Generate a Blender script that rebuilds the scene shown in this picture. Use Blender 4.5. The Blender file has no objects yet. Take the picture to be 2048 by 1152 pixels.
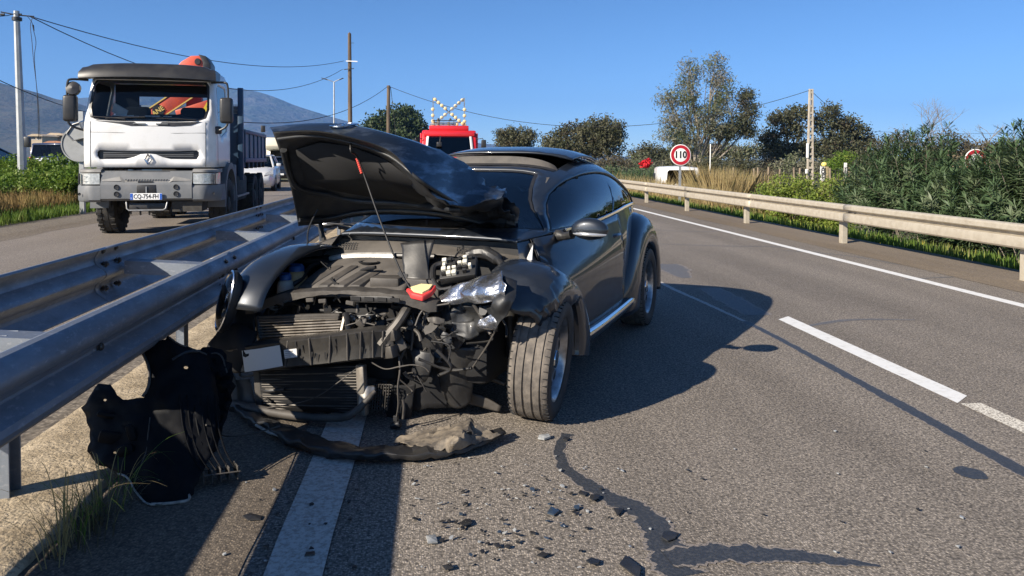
import bpy, bmesh, math, random
from mathutils import Vector, Matrix, noise
from mathutils.geometry import delaunay_2d_cdt
PI = math.pi
rad = math.radians
random.seed(7)
SC = bpy.context.scene
COL = SC.collection

# ------------------------------------------------------------------ camera
F, VX, VY, CH, PX, PY = 1500.0, 870.0, 318.0, 1.42, 1024.0, 360.0   # pixels of the 2048-wide photograph
_d = Vector(((VX - PX) / F, -(VY - PY) / F, 1.0)).normalized()      # road direction in camera axes (right, up, forward)
_x = Vector((_d.z, 0, -_d.x)).normalized()
_z = _x.cross(_d)
if _z.y < 0: _z = -_z
RIGHT = Vector((_x[0], _d[0], _z[0])); UP = Vector((_x[1], _d[1], _z[1])); FWD = Vector((_x[2], _d[2], _z[2]))
cam_data = bpy.data.cameras.new('camera')
cam = bpy.data.objects.new('camera', cam_data)
COL.objects.link(cam)
cam_data.sensor_fit = 'HORIZONTAL'; cam_data.sensor_width = 36.0
cam_data.lens = F / 2048 * 36.0
cam_data.shift_y = -(576 - PY) / 2048
cam_data.clip_start = 0.05; cam_data.clip_end = 30000
cam.matrix_world = Matrix(((RIGHT.x, UP.x, -FWD.x, 0), (RIGHT.y, UP.y, -FWD.y, 0), (RIGHT.z, UP.z, -FWD.z, CH), (0, 0, 0, 1)))
SC.camera = cam

# ------------------------------------------------------------------ sky, sun, exposure
SUN_DIR = Vector((1.52, 1.0, -1.0)).normalized()
world = bpy.data.worlds.new('World'); SC.world = world; world.use_nodes = True
wn = world.node_tree.nodes; wl = world.node_tree.links
bg = wn['Background']
sky = wn.new('ShaderNodeTexSky'); sky.sky_type = 'NISHITA'; sky.sun_disc = False
sky.sun_elevation = math.asin(-SUN_DIR.z)
sky.sun_rotation = math.atan2(-SUN_DIR.x, -SUN_DIR.y)   # clockwise from +Y seen from above
sky.air_density = 0.58; sky.dust_density = 0.15; sky.ozone_density = 4.0; sky.altitude = 50
hs = wn.new('ShaderNodeHueSaturation'); hs.inputs['Saturation'].default_value = 1.12
wl.new(sky.outputs[0], hs.inputs['Color']); wl.new(hs.outputs[0], bg.inputs[0]); bg.inputs[1].default_value = 0.078
sun_data = bpy.data.lights.new('sun', 'SUN'); sun_data.energy = 5.0; sun_data.angle = rad(0.5); sun_data.color = (1.0, 0.90, 0.76)
sun = bpy.data.objects.new('sun', sun_data); COL.objects.link(sun)
sun.rotation_euler = SUN_DIR.to_track_quat('-Z', 'Y').to_euler(); sun.location = (-30, -20, 25)
SC.view_settings.view_transform = 'Standard'; SC.view_settings.look = 'None'
SC.view_settings.gamma = 1.0; SC.view_settings.exposure = 0.95

# ------------------------------------------------------------------ placing helpers
def ray(u, v):
    return RIGHT * ((u - PX) / F) + UP * (-(v - PY) / F) + FWD
def gp(u, v, z=0.0):
    d = ray(u, v); t = (z - CH) / d.z
    return Vector((d.x * t, d.y * t, z))
def dp(u, v, Y):
    d = ray(u, v); t = Y / d.y
    return Vector((d.x * t, Y, CH + d.z * t))

# ------------------------------------------------------------------ material helper
MATS = {}
def mat(name, c, rough=0.5, metal=0.0, c2=None, scale=8.0, mixlo=0.4, mixhi=0.62, bump=0.0, bscale=40.0, bdist=0.01,
        coat=0.0, c3=None, scale3=1.5, lo3=0.55, hi3=0.7, stretch=None, rough2=None, spec=None, detail=6.0, trans=None, emit=None, flake=0.0):
    m = bpy.data.materials.new(name); m.use_nodes = True
    nt = m.node_tree; N = nt.nodes; L = nt.links
    b = N['Principled BSDF']
    b.inputs['Base Color'].default_value = (*c, 1); b.inputs['Roughness'].default_value = rough; b.inputs['Metallic'].default_value = metal
    if spec is not None: b.inputs['Specular IOR Level'].default_value = spec
    if coat: b.inputs['Coat Weight'].default_value = coat; b.inputs['Coat Roughness'].default_value = 0.04
    if emit: b.inputs['Emission Color'].default_value = (*emit[0], 1); b.inputs['Emission Strength'].default_value = emit[1]
    tc = N.new('ShaderNodeTexCoord'); vec = tc.outputs['Object']
    if stretch:
        mp = N.new('ShaderNodeMapping'); mp.inputs['Scale'].default_value = stretch; L.new(vec, mp.inputs[0]); vec = mp.outputs[0]
    def nz(s, d=detail):
        n = N.new('ShaderNodeTexNoise'); n.inputs['Scale'].default_value = s; n.inputs['Detail'].default_value = d; n.inputs['Roughness'].default_value = 0.62
        L.new(vec, n.inputs['Vector']); return n.outputs['Fac']
    def ramp(f, lo, hi):
        r = N.new('ShaderNodeMapRange'); r.inputs['From Min'].default_value = lo; r.inputs['From Max'].default_value = hi; L.new(f, r.inputs['Value']); return r.outputs[0]
    def mix(f, a, bb):
        x = N.new('ShaderNodeMix'); x.data_type = 'RGBA'; L.new(f, x.inputs['Factor'])
        for s, k in ((a, 'A'), (bb, 'B')):
            i = [q for q in x.inputs if q.name == k and q.type == 'RGBA'][0]
            if isinstance(s, tuple): i.default_value = (*s, 1)
            else: L.new(s, i)
        return [q for q in x.outputs if q.type == 'RGBA'][0]
    col = c
    if c2 is not None:
        f1 = ramp(nz(scale), mixlo, mixhi); col = mix(f1, c, c2)
        if rough2 is not None:
            rr = N.new('ShaderNodeMapRange'); rr.inputs['To Min'].default_value = rough; rr.inputs['To Max'].default_value = rough2
            L.new(f1, rr.inputs['Value']); L.new(rr.outputs[0], b.inputs['Roughness'])
    if c3 is not None:
        f3 = ramp(nz(scale3), lo3, hi3); col = mix(f3, col, c3)
    if not isinstance(col, tuple): L.new(col, b.inputs['Base Color'])
    if bump:
        bp = N.new('ShaderNodeBump'); bp.inputs['Strength'].default_value = bump; bp.inputs['Distance'].default_value = bdist
        L.new(nz(bscale, 4.0), bp.inputs['Height']); L.new(bp.outputs[0], b.inputs['Normal'])
    MATS[name] = m
    return m

def glass(name, tint, refl=1.0, rough=0.0, ior=1.5):
    m = bpy.data.materials.new(name); m.use_nodes = True
    N = m.node_tree.nodes; L = m.node_tree.links
    N.remove(N['Principled BSDF']); out = N['Material Output']
    t = N.new('ShaderNodeBsdfTransparent'); t.inputs[0].default_value = (*tint, 1)
    g = N.new('ShaderNodeBsdfGlossy'); g.inputs['Roughness'].default_value = rough; g.inputs[0].default_value = (refl, refl, refl, 1)
    fr = N.new('ShaderNodeFresnel'); fr.inputs[0].default_value = ior
    mx = N.new('ShaderNodeMixShader'); L.new(fr.outputs[0], mx.inputs[0]); L.new(t.outputs[0], mx.inputs[1]); L.new(g.outputs[0], mx.inputs[2])
    L.new(mx.outputs[0], out.inputs[0]); MATS[name] = m
    return m

def leafmat(name, c, c2, c3=None, trans=0.35, scale=3.0, rough=0.6, scale3=0.6):
    m = mat(name, c, rough, 0, c2=c2, scale=scale, mixlo=0.35, mixhi=0.65, c3=c3, scale3=scale3, detail=2.0, spec=0.25)
    N = m.node_tree.nodes; L = m.node_tree.links; b = N['Principled BSDF']; out = N['Material Output']
    tr = N.new('ShaderNodeBsdfTranslucent')
    src = b.inputs['Base Color'].links[0].from_socket; L.new(src, tr.inputs[0])
    mx = N.new('ShaderNodeMixShader'); mx.inputs[0].default_value = trans
    L.new(b.outputs[0], mx.inputs[1]); L.new(tr.outputs[0], mx.inputs[2]); L.new(mx.outputs[0], out.inputs[0])
    return m

# ------------------------------------------------------------------ mesh builder
class MB:
    def __init__(s): s.v = []; s.f = []
    def add(s, vs, fs):
        o = len(s.v); s.v += [tuple(p) for p in vs]; s.f += [tuple(i + o for i in f) for f in fs]; return s
    def box(s, c, d, rz=0.0, M=None):
        hx, hy, hz = d[0] / 2, d[1] / 2, d[2] / 2
        R = M if M is not None else Matrix.Rotation(rz, 3, 'Z')
        C = Vector(c)
        vs = [C + R @ Vector((x, y, z)) for z in (-hz, hz) for y in (-hy, hy) for x in (-hx, hx)]
        return s.add(vs, [(0, 2, 3, 1), (4, 5, 7, 6), (0, 1, 5, 4), (2, 6, 7, 3), (0, 4, 6, 2), (1, 3, 7, 5)])
    def box2(s, a, b):
        return s.box([(a[i] + b[i]) / 2 for i in range(3)], [abs(b[i] - a[i]) for i in range(3)])
    def bar(s, a, b, w, h, up=(0, 0, 1)):
        a = Vector(a); b = Vector(b); d = b - a; L = d.length; d.normalize(); up = Vector(up)
        if abs(d.dot(up)) > 0.97: up = Vector((1, 0, 0))
        x = d.cross(up).normalized(); z = x.cross(d)
        M = Matrix((x, d, z)).transposed()
        return s.box((a + b) / 2, (w, L, h), M=M)
    def ring_loft(s, rings, closed=True, cap=True, loop=False):
        n = len(rings[0]); o = len(s.v)
        for r in rings: s.v += [tuple(p) for p in r]
        m = len(rings)
        for i in range(m if loop else m - 1):
            i2 = (i + 1) % m
            for j in range(n if closed else n - 1):
                j2 = (j + 1) % n
                s.f.append((o + i * n + j, o + i * n + j2, o + i2 * n + j2, o + i2 * n + j))
        if cap and closed and not loop:
            s.f.append(tuple(o + j for j in range(n))[::-1]); s.f.append(tuple(o + (m - 1) * n + j for j in range(n)))
        return s
    def tube(s, pts, r, n=8, cap=True, smooth=0):
        pts = [Vector(p) for p in pts]
        if smooth: pts = spline(pts, smooth)
        rs = r if isinstance(r, (list, tuple)) else [r] * len(pts)
        if isinstance(r, (list, tuple)) and len(rs) != len(pts):
            rs = [rs[min(len(rs) - 1, int(i / max(1, len(pts) - 1) * (len(rs) - 1) + .5))] for i in range(len(pts))]
        T = []
        for i in range(len(pts)):
            T.append((pts[min(i + 1, len(pts) - 1)] - pts[max(i - 1, 0)]).normalized())
        up = Vector((0, 0, 1)) if abs(T[0].z) < 0.9 else Vector((1, 0, 0))
        x = T[0].cross(up).normalized(); rings = []
        for p, t, q in zip(pts, T, rs):
            x = (x - t * x.dot(t)); x = x.normalized() if x.length > 1e-6 else t.orthogonal().normalized()
            y = t.cross(x)
            rings.append([p + (x * math.cos(2 * PI * k / n) + y * math.sin(2 * PI * k / n)) * q for k in range(n)])
        return s.ring_loft(rings, True, cap)
    def lathe(s, prof, c=(0, 0, 0), M=None, n=24, loop=False, cap=False):
        M = M or Matrix.Identity(3); C = Vector(c)
        rings = [[C + M @ Vector((r * math.cos(2 * PI * k / n), r * math.sin(2 * PI * k / n), z)) for k in range(n)] for r, z in prof]
        return s.ring_loft(rings, True, cap, loop)
    def cyl(s, a, b, r, n=14, r2=None):
        return s.tube([a, b], [r, r if r2 is None else r2], n)
    def prism(s, outline, fn0, fn1):
        n = len(outline); vs = [fn0(*p) for p in outline] + [fn1(*p) for p in outline]
        fs = [tuple(range(n))[::-1], tuple(range(n, 2 * n))] + [(i, (i + 1) % n, n + (i + 1) % n, n + i) for i in range(n)]
        return s.add(vs, fs)
    def grid(s, fn, nu, nv):
        vs = [fn(i / nu, j / nv) for j in range(nv + 1) for i in range(nu + 1)]
        fs = [(j * (nu + 1) + i, j * (nu + 1) + i + 1, (j + 1) * (nu + 1) + i + 1, (j + 1) * (nu + 1) + i) for j in range(nv) for i in range(nu)]
        return s.add(vs, fs)
    def build(s, name, m, parent=None, smooth=None, bev=0.0, seg=2, solid=0.0, off=0.0, sub=0, fixn=True):
        me = bpy.data.meshes.new(name); me.from_pydata(s.v, [], s.f)
        if fixn or bev:
            bm = bmesh.new(); bm.from_mesh(me)
            if bev:
                bmesh.ops.remove_doubles(bm, verts=bm.verts, dist=1e-5)
                bmesh.ops.recalc_face_normals(bm, faces=bm.faces)
                ed = [e for e in bm.edges if len(e.link_faces) == 2 and e.calc_face_angle(0) > 0.5]
                bmesh.ops.bevel(bm, geom=ed, offset=bev, segments=seg, affect='EDGES', profile=0.5, clamp_overlap=True)
            elif fixn:
                bmesh.ops.recalc_face_normals(bm, faces=bm.faces)
            bm.to_mesh(me); bm.free()
        me.materials.append(m)
        o = bpy.data.objects.new(name, me); COL.objects.link(o)
        if parent is not None: o.parent = parent
        if sub:
            q = o.modifiers.new('sub', 'SUBSURF'); q.levels = sub; q.render_levels = sub
        if solid:
            q = o.modifiers.new('sol', 'SOLIDIFY'); q.thickness = solid; q.offset = off
        sm = 35 if smooth is None else smooth
        if sm:
            me.polygons.foreach_set('use_smooth', [True] * len(me.polygons))
            if sm < 180: me.set_sharp_from_angle(angle=rad(sm))
        return o

def spline(pts, k=6, closed=False):
    pts = [Vector(p) for p in pts]; n = len(pts); out = []
    for i in range(n if closed else n - 1):
        if closed: p0, p1, p2, p3 = pts[(i - 1) % n], pts[i], pts[(i + 1) % n], pts[(i + 2) % n]
        else: p0, p1, p2, p3 = pts[max(i - 1, 0)], pts[i], pts[i + 1], pts[min(i + 2, n - 1)]
        for j in range(k):
            t = j / k
            out.append(0.5 * ((2 * p1) + (p2 - p0) * t + (2 * p0 - 5 * p1 + 4 * p2 - p3) * t * t + (3 * p1 - p0 - 3 * p2 + p3) * t ** 3))
    if not closed: out.append(pts[-1])
    return out
def curve(tbl):
    xs = [p[0] for p in tbl]; ys = [p[1] for p in tbl]; n = len(xs)
    ms = []
    for i in range(n):
        a, b = max(i - 1, 0), min(i + 1, n - 1); ms.append((ys[b] - ys[a]) / (xs[b] - xs[a]))
    def fn(x):
        if x <= xs[0]: return ys[0]
        if x >= xs[-1]: return ys[-1]
        i = 0
        while xs[i + 1] < x: i += 1
        h = xs[i + 1] - xs[i]; t = (x - xs[i]) / h
        return (2 * t ** 3 - 3 * t * t + 1) * ys[i] + (t ** 3 - 2 * t * t + t) * h * ms[i] + (-2 * t ** 3 + 3 * t * t) * ys[i + 1] + (t ** 3 - t * t) * h * ms[i + 1]
    return fn
def inpoly(x, y, P):
    c = False; j = len(P) - 1
    for i in range(len(P)):
        xi, yi = P[i]; xj, yj = P[j]
        if (yi > y) != (yj > y) and x < (xj - xi) * (y - yi) / (yj - yi) + xi: c = not c
        j = i
    return c
def resample(P, d, closed=True):
    out = []; n = len(P)
    for i in range(n if closed else n - 1):
        a, b = P[i], P[(i + 1) % n]; L = math.hypot(b[0] - a[0], b[1] - a[1]); k = max(1, int(L / d + 0.5))
        for j in range(k): out.append((a[0] + (b[0] - a[0]) * j / k, a[1] + (b[1] - a[1]) * j / k))
    return out
def patch(outline, holes, d, fn):
    """curved sheet with holes: a flat outline is triangulated and every point is carried to 3-D by fn"""
    O = resample(outline, d); H = [resample(h, d) for h in holes]
    vs = []; es = []
    for P in [O] + H:
        o = len(vs); vs += P; es += [(o + i, o + (i + 1) % len(P)) for i in range(len(P))]
    B = list(vs)
    x0 = min(p[0] for p in O); x1 = max(p[0] for p in O); y0 = min(p[1] for p in O); y1 = max(p[1] for p in O)
    j = 0; y = y0 + d * 0.5
    while y < y1:
        x = x0 + d * (0.5 if j % 2 else 1.0)
        while x < x1:
            if inpoly(x, y, O) and not any(inpoly(x, y, h) for h in H) and min((x - a) ** 2 + (y - b) ** 2 for a, b in B) > (0.55 * d) ** 2: vs.append((x, y))
            x += d
        y += d * 0.87; j += 1
    r = delaunay_2d_cdt([Vector(p) for p in vs], es, [], 0, 1e-7)
    fs = []
    for f in r[2]:
        cx = sum(r[0][i].x for i in f) / len(f); cy = sum(r[0][i].y for i in f) / len(f)
        if inpoly(cx, cy, O) and not any(inpoly(cx, cy, h) for h in H): fs.append(tuple(f))
    m = MB(); m.add([fn(p.x, p.y) for p in r[0]], fs); return m

# ------------------------------------------------------------------ things, tags, copies
def thing(name, label, cat, loc=(0, 0, 0), rz=0.0, group=None):
    o = bpy.data.objects.new(name, None); COL.objects.link(o); o.location = loc; o.rotation_euler = (0, 0, rz); o.empty_display_size = 0.2
    return tag(o, label, cat, group)
def tag(o, label, cat, group=None):
    o['label'] = label; o['category'] = cat
    if group: o['group'] = group
    return o
def struct(o, kind='structure'):
    o['kind'] = kind; return o
def copy_tree(o, parent=None):
    kids = list(o.children); c = o.copy(); COL.objects.link(c); c.parent = parent
    for k in kids: copy_tree(k, c)
    return c
def text_mesh(txt, size, name, m, parent, M, extrude=0.0015, align='CENTER', sx=1.0, bold=0.0):
    cu = bpy.data.curves.new(name, 'FONT'); cu.body = txt; cu.size = size; cu.align_x = align; cu.align_y = 'CENTER'; cu.extrude = extrude; cu.resolution_u = 3; cu.offset = bold
    t = bpy.data.objects.new(name + '_tmp', cu); COL.objects.link(t)
    dg = bpy.context.evaluated_depsgraph_get(); me = bpy.data.meshes.new_from_object(t.evaluated_get(dg)); bpy.data.objects.remove(t)
    me.transform(M @ Matrix.Diagonal((sx, 1, 1, 1))); me.materials.clear(); me.materials.append(m); me.name = name
    o = bpy.data.objects.new(name, me); COL.objects.link(o)
    if parent is not None: o.parent = parent
    return o
def facing(p, nrm, up=(0, 0, 1)):
    """matrix whose local XY plane faces nrm at p (for lettering)"""
    n = Vector(nrm).normalized(); u = Vector(up); x = u.cross(n).normalized(); y = n.cross(x)
    return Matrix(((x.x, y.x, n.x, p[0]), (x.y, y.y, n.y, p[1]), (x.z, y.z, n.z, p[2]), (0, 0, 0, 1)))
# ================================================================== SETTING
def asphalt_mat(name, dark, light, tint, scale=120.0, streak=0.0):
    m = bpy.data.materials.new(name); m.use_nodes = True
    N = m.node_tree.nodes; L = m.node_tree.links; b = N['Principled BSDF']
    tc = N.new('ShaderNodeTexCoord'); vec = tc.outputs['Object']
    vo = N.new('ShaderNodeTexVoronoi'); vo.inputs['Scale'].default_value = scale; L.new(vec, vo.inputs['Vector'])
    sep = N.new('ShaderNodeSeparateColor'); L.new(vo.outputs['Color'], sep.inputs[0])
    n1 = N.new('ShaderNodeTexNoise'); n1.inputs['Scale'].default_value = scale * 0.55; n1.inputs['Detail'].default_value = 5; L.new(vec, n1.inputs['Vector'])
    n2 = N.new('ShaderNodeTexNoise'); n2.inputs['Scale'].default_value = 0.55; n2.inputs['Detail'].default_value = 7; n2.inputs['Roughness'].default_value = 0.65
    mp = N.new('ShaderNodeMapping'); mp.inputs['Scale'].default_value = (1.0, 0.35, 1); L.new(vec, mp.inputs[0]); L.new(mp.outputs[0], n2.inputs['Vector'])
    n3 = N.new('ShaderNodeTexNoise'); n3.inputs['Scale'].default_value = 9.0; n3.inputs['Detail'].default_value = 6; L.new(vec, n3.inputs['Vector'])
    def math_(op, a, bb):
        x = N.new('ShaderNodeMath'); x.operation = op
        for i, s in enumerate((a, bb)):
            if isinstance(s, (int, float)): x.inputs[i].default_value = s
            else: L.new(s, x.inputs[i])
        return x.outputs[0]
    def rng(s, a, c, d=0.0, e=1.0):
        x = N.new('ShaderNodeMapRange'); x.inputs[1].default_value = a; x.inputs[2].default_value = c; x.inputs[3].default_value = d; x.inputs[4].default_value = e
        L.new(s, x.inputs[0]); return x.outputs[0]
    st = math_('MULTIPLY', rng(sep.outputs[0], 0.15, 1.0), rng(vo.outputs['Distance'], 0.75, 0.15))
    st = math_('ADD', math_('MULTIPLY', st, 0.75), math_('MULTIPLY', rng(n1.outputs['Fac'], 0.35, 0.68), 0.35))
    cr = N.new('ShaderNodeMix'); cr.data_type = 'RGBA'
    cr.inputs[6].default_value = (*dark, 1); cr.inputs[7].default_value = (*light, 1); L.new(st, cr.inputs[0])
    tn = N.new('ShaderNodeMix'); tn.data_type = 'RGBA'; tn.blend_type = 'MULTIPLY'; tn.inputs[7].default_value = (*tint, 1)
    n4 = N.new('ShaderNodeTexNoise'); n4.inputs['Scale'].default_value = 1.6; n4.inputs['Detail'].default_value = 4
    mp4 = N.new('ShaderNodeMapping'); mp4.inputs['Scale'].default_value = (1.0, 0.05, 1); L.new(vec, mp4.inputs[0]); L.new(mp4.outputs[0], n4.inputs['Vector'])
    big = math_('MULTIPLY', rng(n2.outputs['Fac'], 0.36, 0.64), rng(n3.outputs['Fac'], 0.2, 0.7, 0.5, 1.0))
    big = math_('ADD', math_('MULTIPLY', big, 0.65), math_('MULTIPLY', rng(n4.outputs['Fac'], 0.40, 0.62), 0.45))
    L.new(big, tn.inputs[0]); L.new(cr.outputs[2], tn.inputs[6]); L.new(tn.outputs[2], b.inputs['Base Color'])
    b.inputs['Roughness'].default_value = 0.82; b.inputs['Specular IOR Level'].default_value = 0.35
    bp = N.new('ShaderNodeBump'); bp.inputs['Strength'].default_value = 0.75; bp.inputs['Distance'].default_value = 0.004
    L.new(st, bp.inputs['Height']); L.new(bp.outputs[0], b.inputs['Normal'])
    MATS[name] = m; return m

asphalt_mat('asphalt', (0.070, 0.062, 0.053), (0.55, 0.478, 0.398), (0.66, 0.655, 0.65))
asphalt_mat('asphalt_far', (0.12, 0.105, 0.09), (0.46, 0.40, 0.34), (0.78, 0.76, 0.74), 90)
asphalt_mat('gravel', (0.10, 0.085, 0.066), (0.40, 0.345, 0.275), (0.68, 0.64, 0.58), 45)
asphalt_mat('shoulder', (0.13, 0.105, 0.078), (0.36, 0.295, 0.22), (0.70, 0.66, 0.58), 85)
asphalt_mat('edge_strip', (0.07, 0.06, 0.05), (0.33, 0.275, 0.215), (0.6, 0.57, 0.53), 110)
mat('soil', (0.14, 0.11, 0.07), 0.95, c2=(0.07, 0.085, 0.03), scale=0.7, c3=(0.10, 0.11, 0.035), scale3=0.12, lo3=0.45, hi3=0.6, bump=0.4, bscale=14, bdist=0.03)
mat('concrete', (0.42, 0.34, 0.23), 0.93, c2=(0.22, 0.17, 0.105), scale=7, mixlo=0.38, mixhi=0.66, c3=(0.12, 0.095, 0.06), scale3=42, lo3=0.56, hi3=0.68, bump=0.9, bscale=45, bdist=0.016)
mat('road_paint', (0.70, 0.70, 0.68), 0.62, c2=(0.52, 0.51, 0.48), scale=16, mixlo=0.5, mixhi=0.75, bump=0.3, bscale=160, bdist=0.002)
mat('old_paint', (0.66, 0.62, 0.53), 0.8, c2=(0.17, 0.145, 0.12), scale=95, mixlo=0.46, mixhi=0.60, bump=0.4, bscale=120, bdist=0.003)
mat('worn_paint', (0.50, 0.48, 0.44), 0.8, c2=(0.30, 0.27, 0.24), scale=60, mixlo=0.42, mixhi=0.62, bump=0.4, bscale=120, bdist=0.003)
mat('bitumen', (0.030, 0.033, 0.038), 0.5, c2=(0.075, 0.075, 0.075), scale=70, mixlo=0.45, mixhi=0.75, bump=0.6, bscale=130, bdist=0.003)
mat('bitumen_worn', (0.075, 0.078, 0.082), 0.6, c2=(0.17, 0.155, 0.14), scale=55, mixlo=0.42, mixhi=0.66, bump=0.6, bscale=130, bdist=0.003)
mat('bitumen_edge', (0.040, 0.042, 0.045), 0.65, c2=(0.215, 0.186, 0.16), scale=85, mixlo=.38, mixhi=.50, bump=.6, bscale=130, bdist=.003)
mat('oil_stain', (0.05, 0.045, 0.035), 0.35, c2=(0.15, 0.125, 0.10), scale=30, mixlo=0.40, mixhi=0.60, bump=0.5, bscale=120, bdist=0.003)

def terrain(x, y):
    if x > 7.3:
        t = min(1.0, (x - 7.3) / 3.6); s = t * t * (3 - 2 * t); far = max(0.0, min(1.0, (y - 45) / 60))
        return -0.035 - 0.80 * s * (1 - 0.7 * far) + 0.05 * noise.noise((x * .3, y * .3, 0))
    if x < -8.6:
        t = min(1.0, (-8.6 - x) / 7.0); s = t * t * (3 - 2 * t)
        return -0.035 + 0.42 * s + 0.06 * s * noise.noise((x * .3, y * .3, 4))
    return -0.035
def axis(vals):
    out = []
    for a, b, n in vals:
        for i in range(n): out.append(a + (b - a) * i / n)
    out.append(vals[-1][1]); return out
gx = axis([(-6000, -600, 9), (-600, -60, 14), (-60, -20, 16), (-20, -8.6, 16), (-8.6, 7.3, 6), (7.3, 14, 14), (14, 40, 14), (40, 600, 14), (600, 6000, 9)])
gy = axis([(-400, -10, 8), (-10, 0, 3), (0, 40, 30), (40, 120, 24), (120, 800, 14), (800, 9000, 10)])
g = MB(); nx = len(gx)
g.v = [(x, y, terrain(x, y)) for y in gy for x in gx]
g.f = [(j * nx + i, j * nx + i + 1, (j + 1) * nx + i + 1, (j + 1) * nx + i) for j in range(len(gy) - 1) for i in range(nx - 1)]
struct(g.build('ground', MATS['soil'], smooth=180, fixn=False))

def strip(name, x0, x1, y0, y1, z, m, ny=1, wob=0.0, seed=0, tilt=0.0):
    s = MB(); n = max(ny, 1)
    for i in range(n + 1):
        y = y0 + (y1 - y0) * i / n
        a = wob * noise.noise((y * 0.9, seed, 0)) + 0.5 * wob * noise.noise((y * 3.7, seed, 5)); b = wob * noise.noise((y * 0.9, seed + 9, 0)) + 0.5 * wob * noise.noise((y * 3.7, seed + 9, 5))
        s.v += [(x0 + a, y, z), (x1 + b, y, z + tilt)]
    s.f = [(2 * i, 2 * i + 1, 2 * i + 3, 2 * i + 2) for i in range(n)]
    return s.build(name, m, smooth=0, fixn=False)

struct(strip('road', -1.46, 6.45, -6, 420, 0.0, MATS['asphalt']))
struct(strip('road', -8.25, -2.62, -6, 420, 0.0, MATS['asphalt_far']))
struct(strip('gravel_verge', 6.30, 7.55, -6, 420, 0.004, MATS['shoulder'], 420, 0.10, 3))
struct(strip('gravel_verge', -9.25, -7.35, -6, 420, 0.003, MATS['gravel'], 420, 0.20, 6))
struct(strip('gravel_verge', -2.80, -1.93, -6, 420, 0.010, MATS['gravel'], 420, 0.05, 8))
# tan edge of the carriageway beside the concrete
struct(strip('road_edge', -1.44, -0.66, -2, 120, 0.004, MATS['edge_strip'], 260, 0.05, 12))
# road markings
struct(strip('edge_line', 5.66, 5.80, -4, 420, 0.0024, MATS['road_paint'], 400, 0.006, 1))
struct(strip('edge_line', -0.575, -0.375, -4, 300, 0.009, MATS['worn_paint'], 400, 0.012, 2))
def dash(y0, y1, m, x=3.115, w=0.15, z=0.0024, sk=0.12):
    s = MB(); n = max(2, int((y1 - y0) / 0.12))
    for i in range(n + 1):
        t = i / n; y = y0 + (y1 - y0) * t
        s.v += [(x - w / 2 + 0.004 * noise.noise((y * 4, 1, 0)), y - sk / 2, z), (x + w / 2 + 0.004 * noise.noise((y * 4, 7, 0)), y + sk / 2, z)]
    s.f = [(2 * i, 2 * i + 1, 2 * i + 3, 2 * i + 2) for i in range(n)]
    return struct(s.build('lane_dash', m, smooth=0, fixn=False))
dash(4.12, 6.42, MATS['road_paint']); dash(2.0, 4.05, MATS['old_paint'], sk=0.0, w=0.13)
for k in range(1, 12): dash(6.42 + 13 * k - 3, 6.42 + 13 * k, MATS['road_paint'])
# bitumen: long seam, snaking crack seal, patches
def ribbon(name, pts, ws, m, z=0.0016, k=10, rough=0.12):
    P = spline([(p[0], p[1], z) for p in pts], k); n = len(P); core = MB(); ed = [MB(), MB()]
    for i, p in enumerate(P):
        t = (P[min(i + 1, n - 1)] - P[max(i - 1, 0)]).normalized(); nn = Vector((-t.y, t.x, 0)); q = i / (n - 1) * (len(ws) - 1); a = min(int(q), len(ws) - 2)
        w = ws[a] + (ws[a + 1] - ws[a]) * (q - a); f = []
        for sd in (1, 6):
            f.append(1 + rough * (2.2 * noise.noise((p.x * 9, p.y * 9, sd)) + 2 * noise.noise((p.x * 31, p.y * 31, sd + 1)) + 1.6 * noise.noise((p.x * 90, p.y * 90, sd + 2))))
        a1, a2 = p + nn * w * .5 * f[0], p - nn * w * .5 * f[1]; e1, e2 = a1 + nn * w * .13, a2 - nn * w * .13
        core.v += [a1, a2]; ed[0].v += [e1, a1]; ed[1].v += [a2, e2]
    F4 = [(2 * i, 2 * i + 1, 2 * i + 3, 2 * i + 2) for i in range(n - 1)]
    core.f = list(F4); core.v = [tuple(v) for v in core.v]; o = struct(core.build(name, m, smooth=0, fixn=False))
    if m.name.startswith('bitumen'):
        for e in ed:
            e.v = [tuple(v) for v in e.v]; e.f = list(F4); e.build('feathered_edge', MATS['bitumen_edge'], o, smooth=0, fixn=False)
    return o
G2 = lambda *ps: [(gp(*p).x, gp(*p).y) for p in ps]
ribbon('bitumen_seam', [(2.66, 2.2), (2.67, 3.12), (2.69, 4.0), (2.70, 4.61), (2.72, 5.6), (2.71, 6.3)], [.085, .085, .08, .07, .06, .05], MATS['bitumen'], k=26)
ribbon('bitumen_seam', [(2.71, 6.32), (2.66, 7.2), (2.60, 8.08), (2.58, 9.5), (2.55, 12), (2.6, 18), (2.6, 30)], [.04, .05, .06, .05, .05, .05, .05], MATS['worn_paint'], k=20)
ribbon('crack_seal', G2((1136, 868), (1120, 895), (1128, 930), (1165, 962), (1215, 992), (1270, 1020), (1310, 1052), (1325, 1085), (1345, 1120), (1375, 1152)), [.06, .05, .06, .07, .09, .11, .12, .13, .15, .13], MATS['bitumen'], k=14, rough=.2)
ribbon('crack_seal', G2((1335, 1118), (1420, 1108), (1510, 1108), (1610, 1115), (1690, 1125), (1760, 1133)), [.10, .11, .10, .075, .05, .01], MATS['bitumen'], z=0.0030, k=14, rough=.2)
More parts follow.
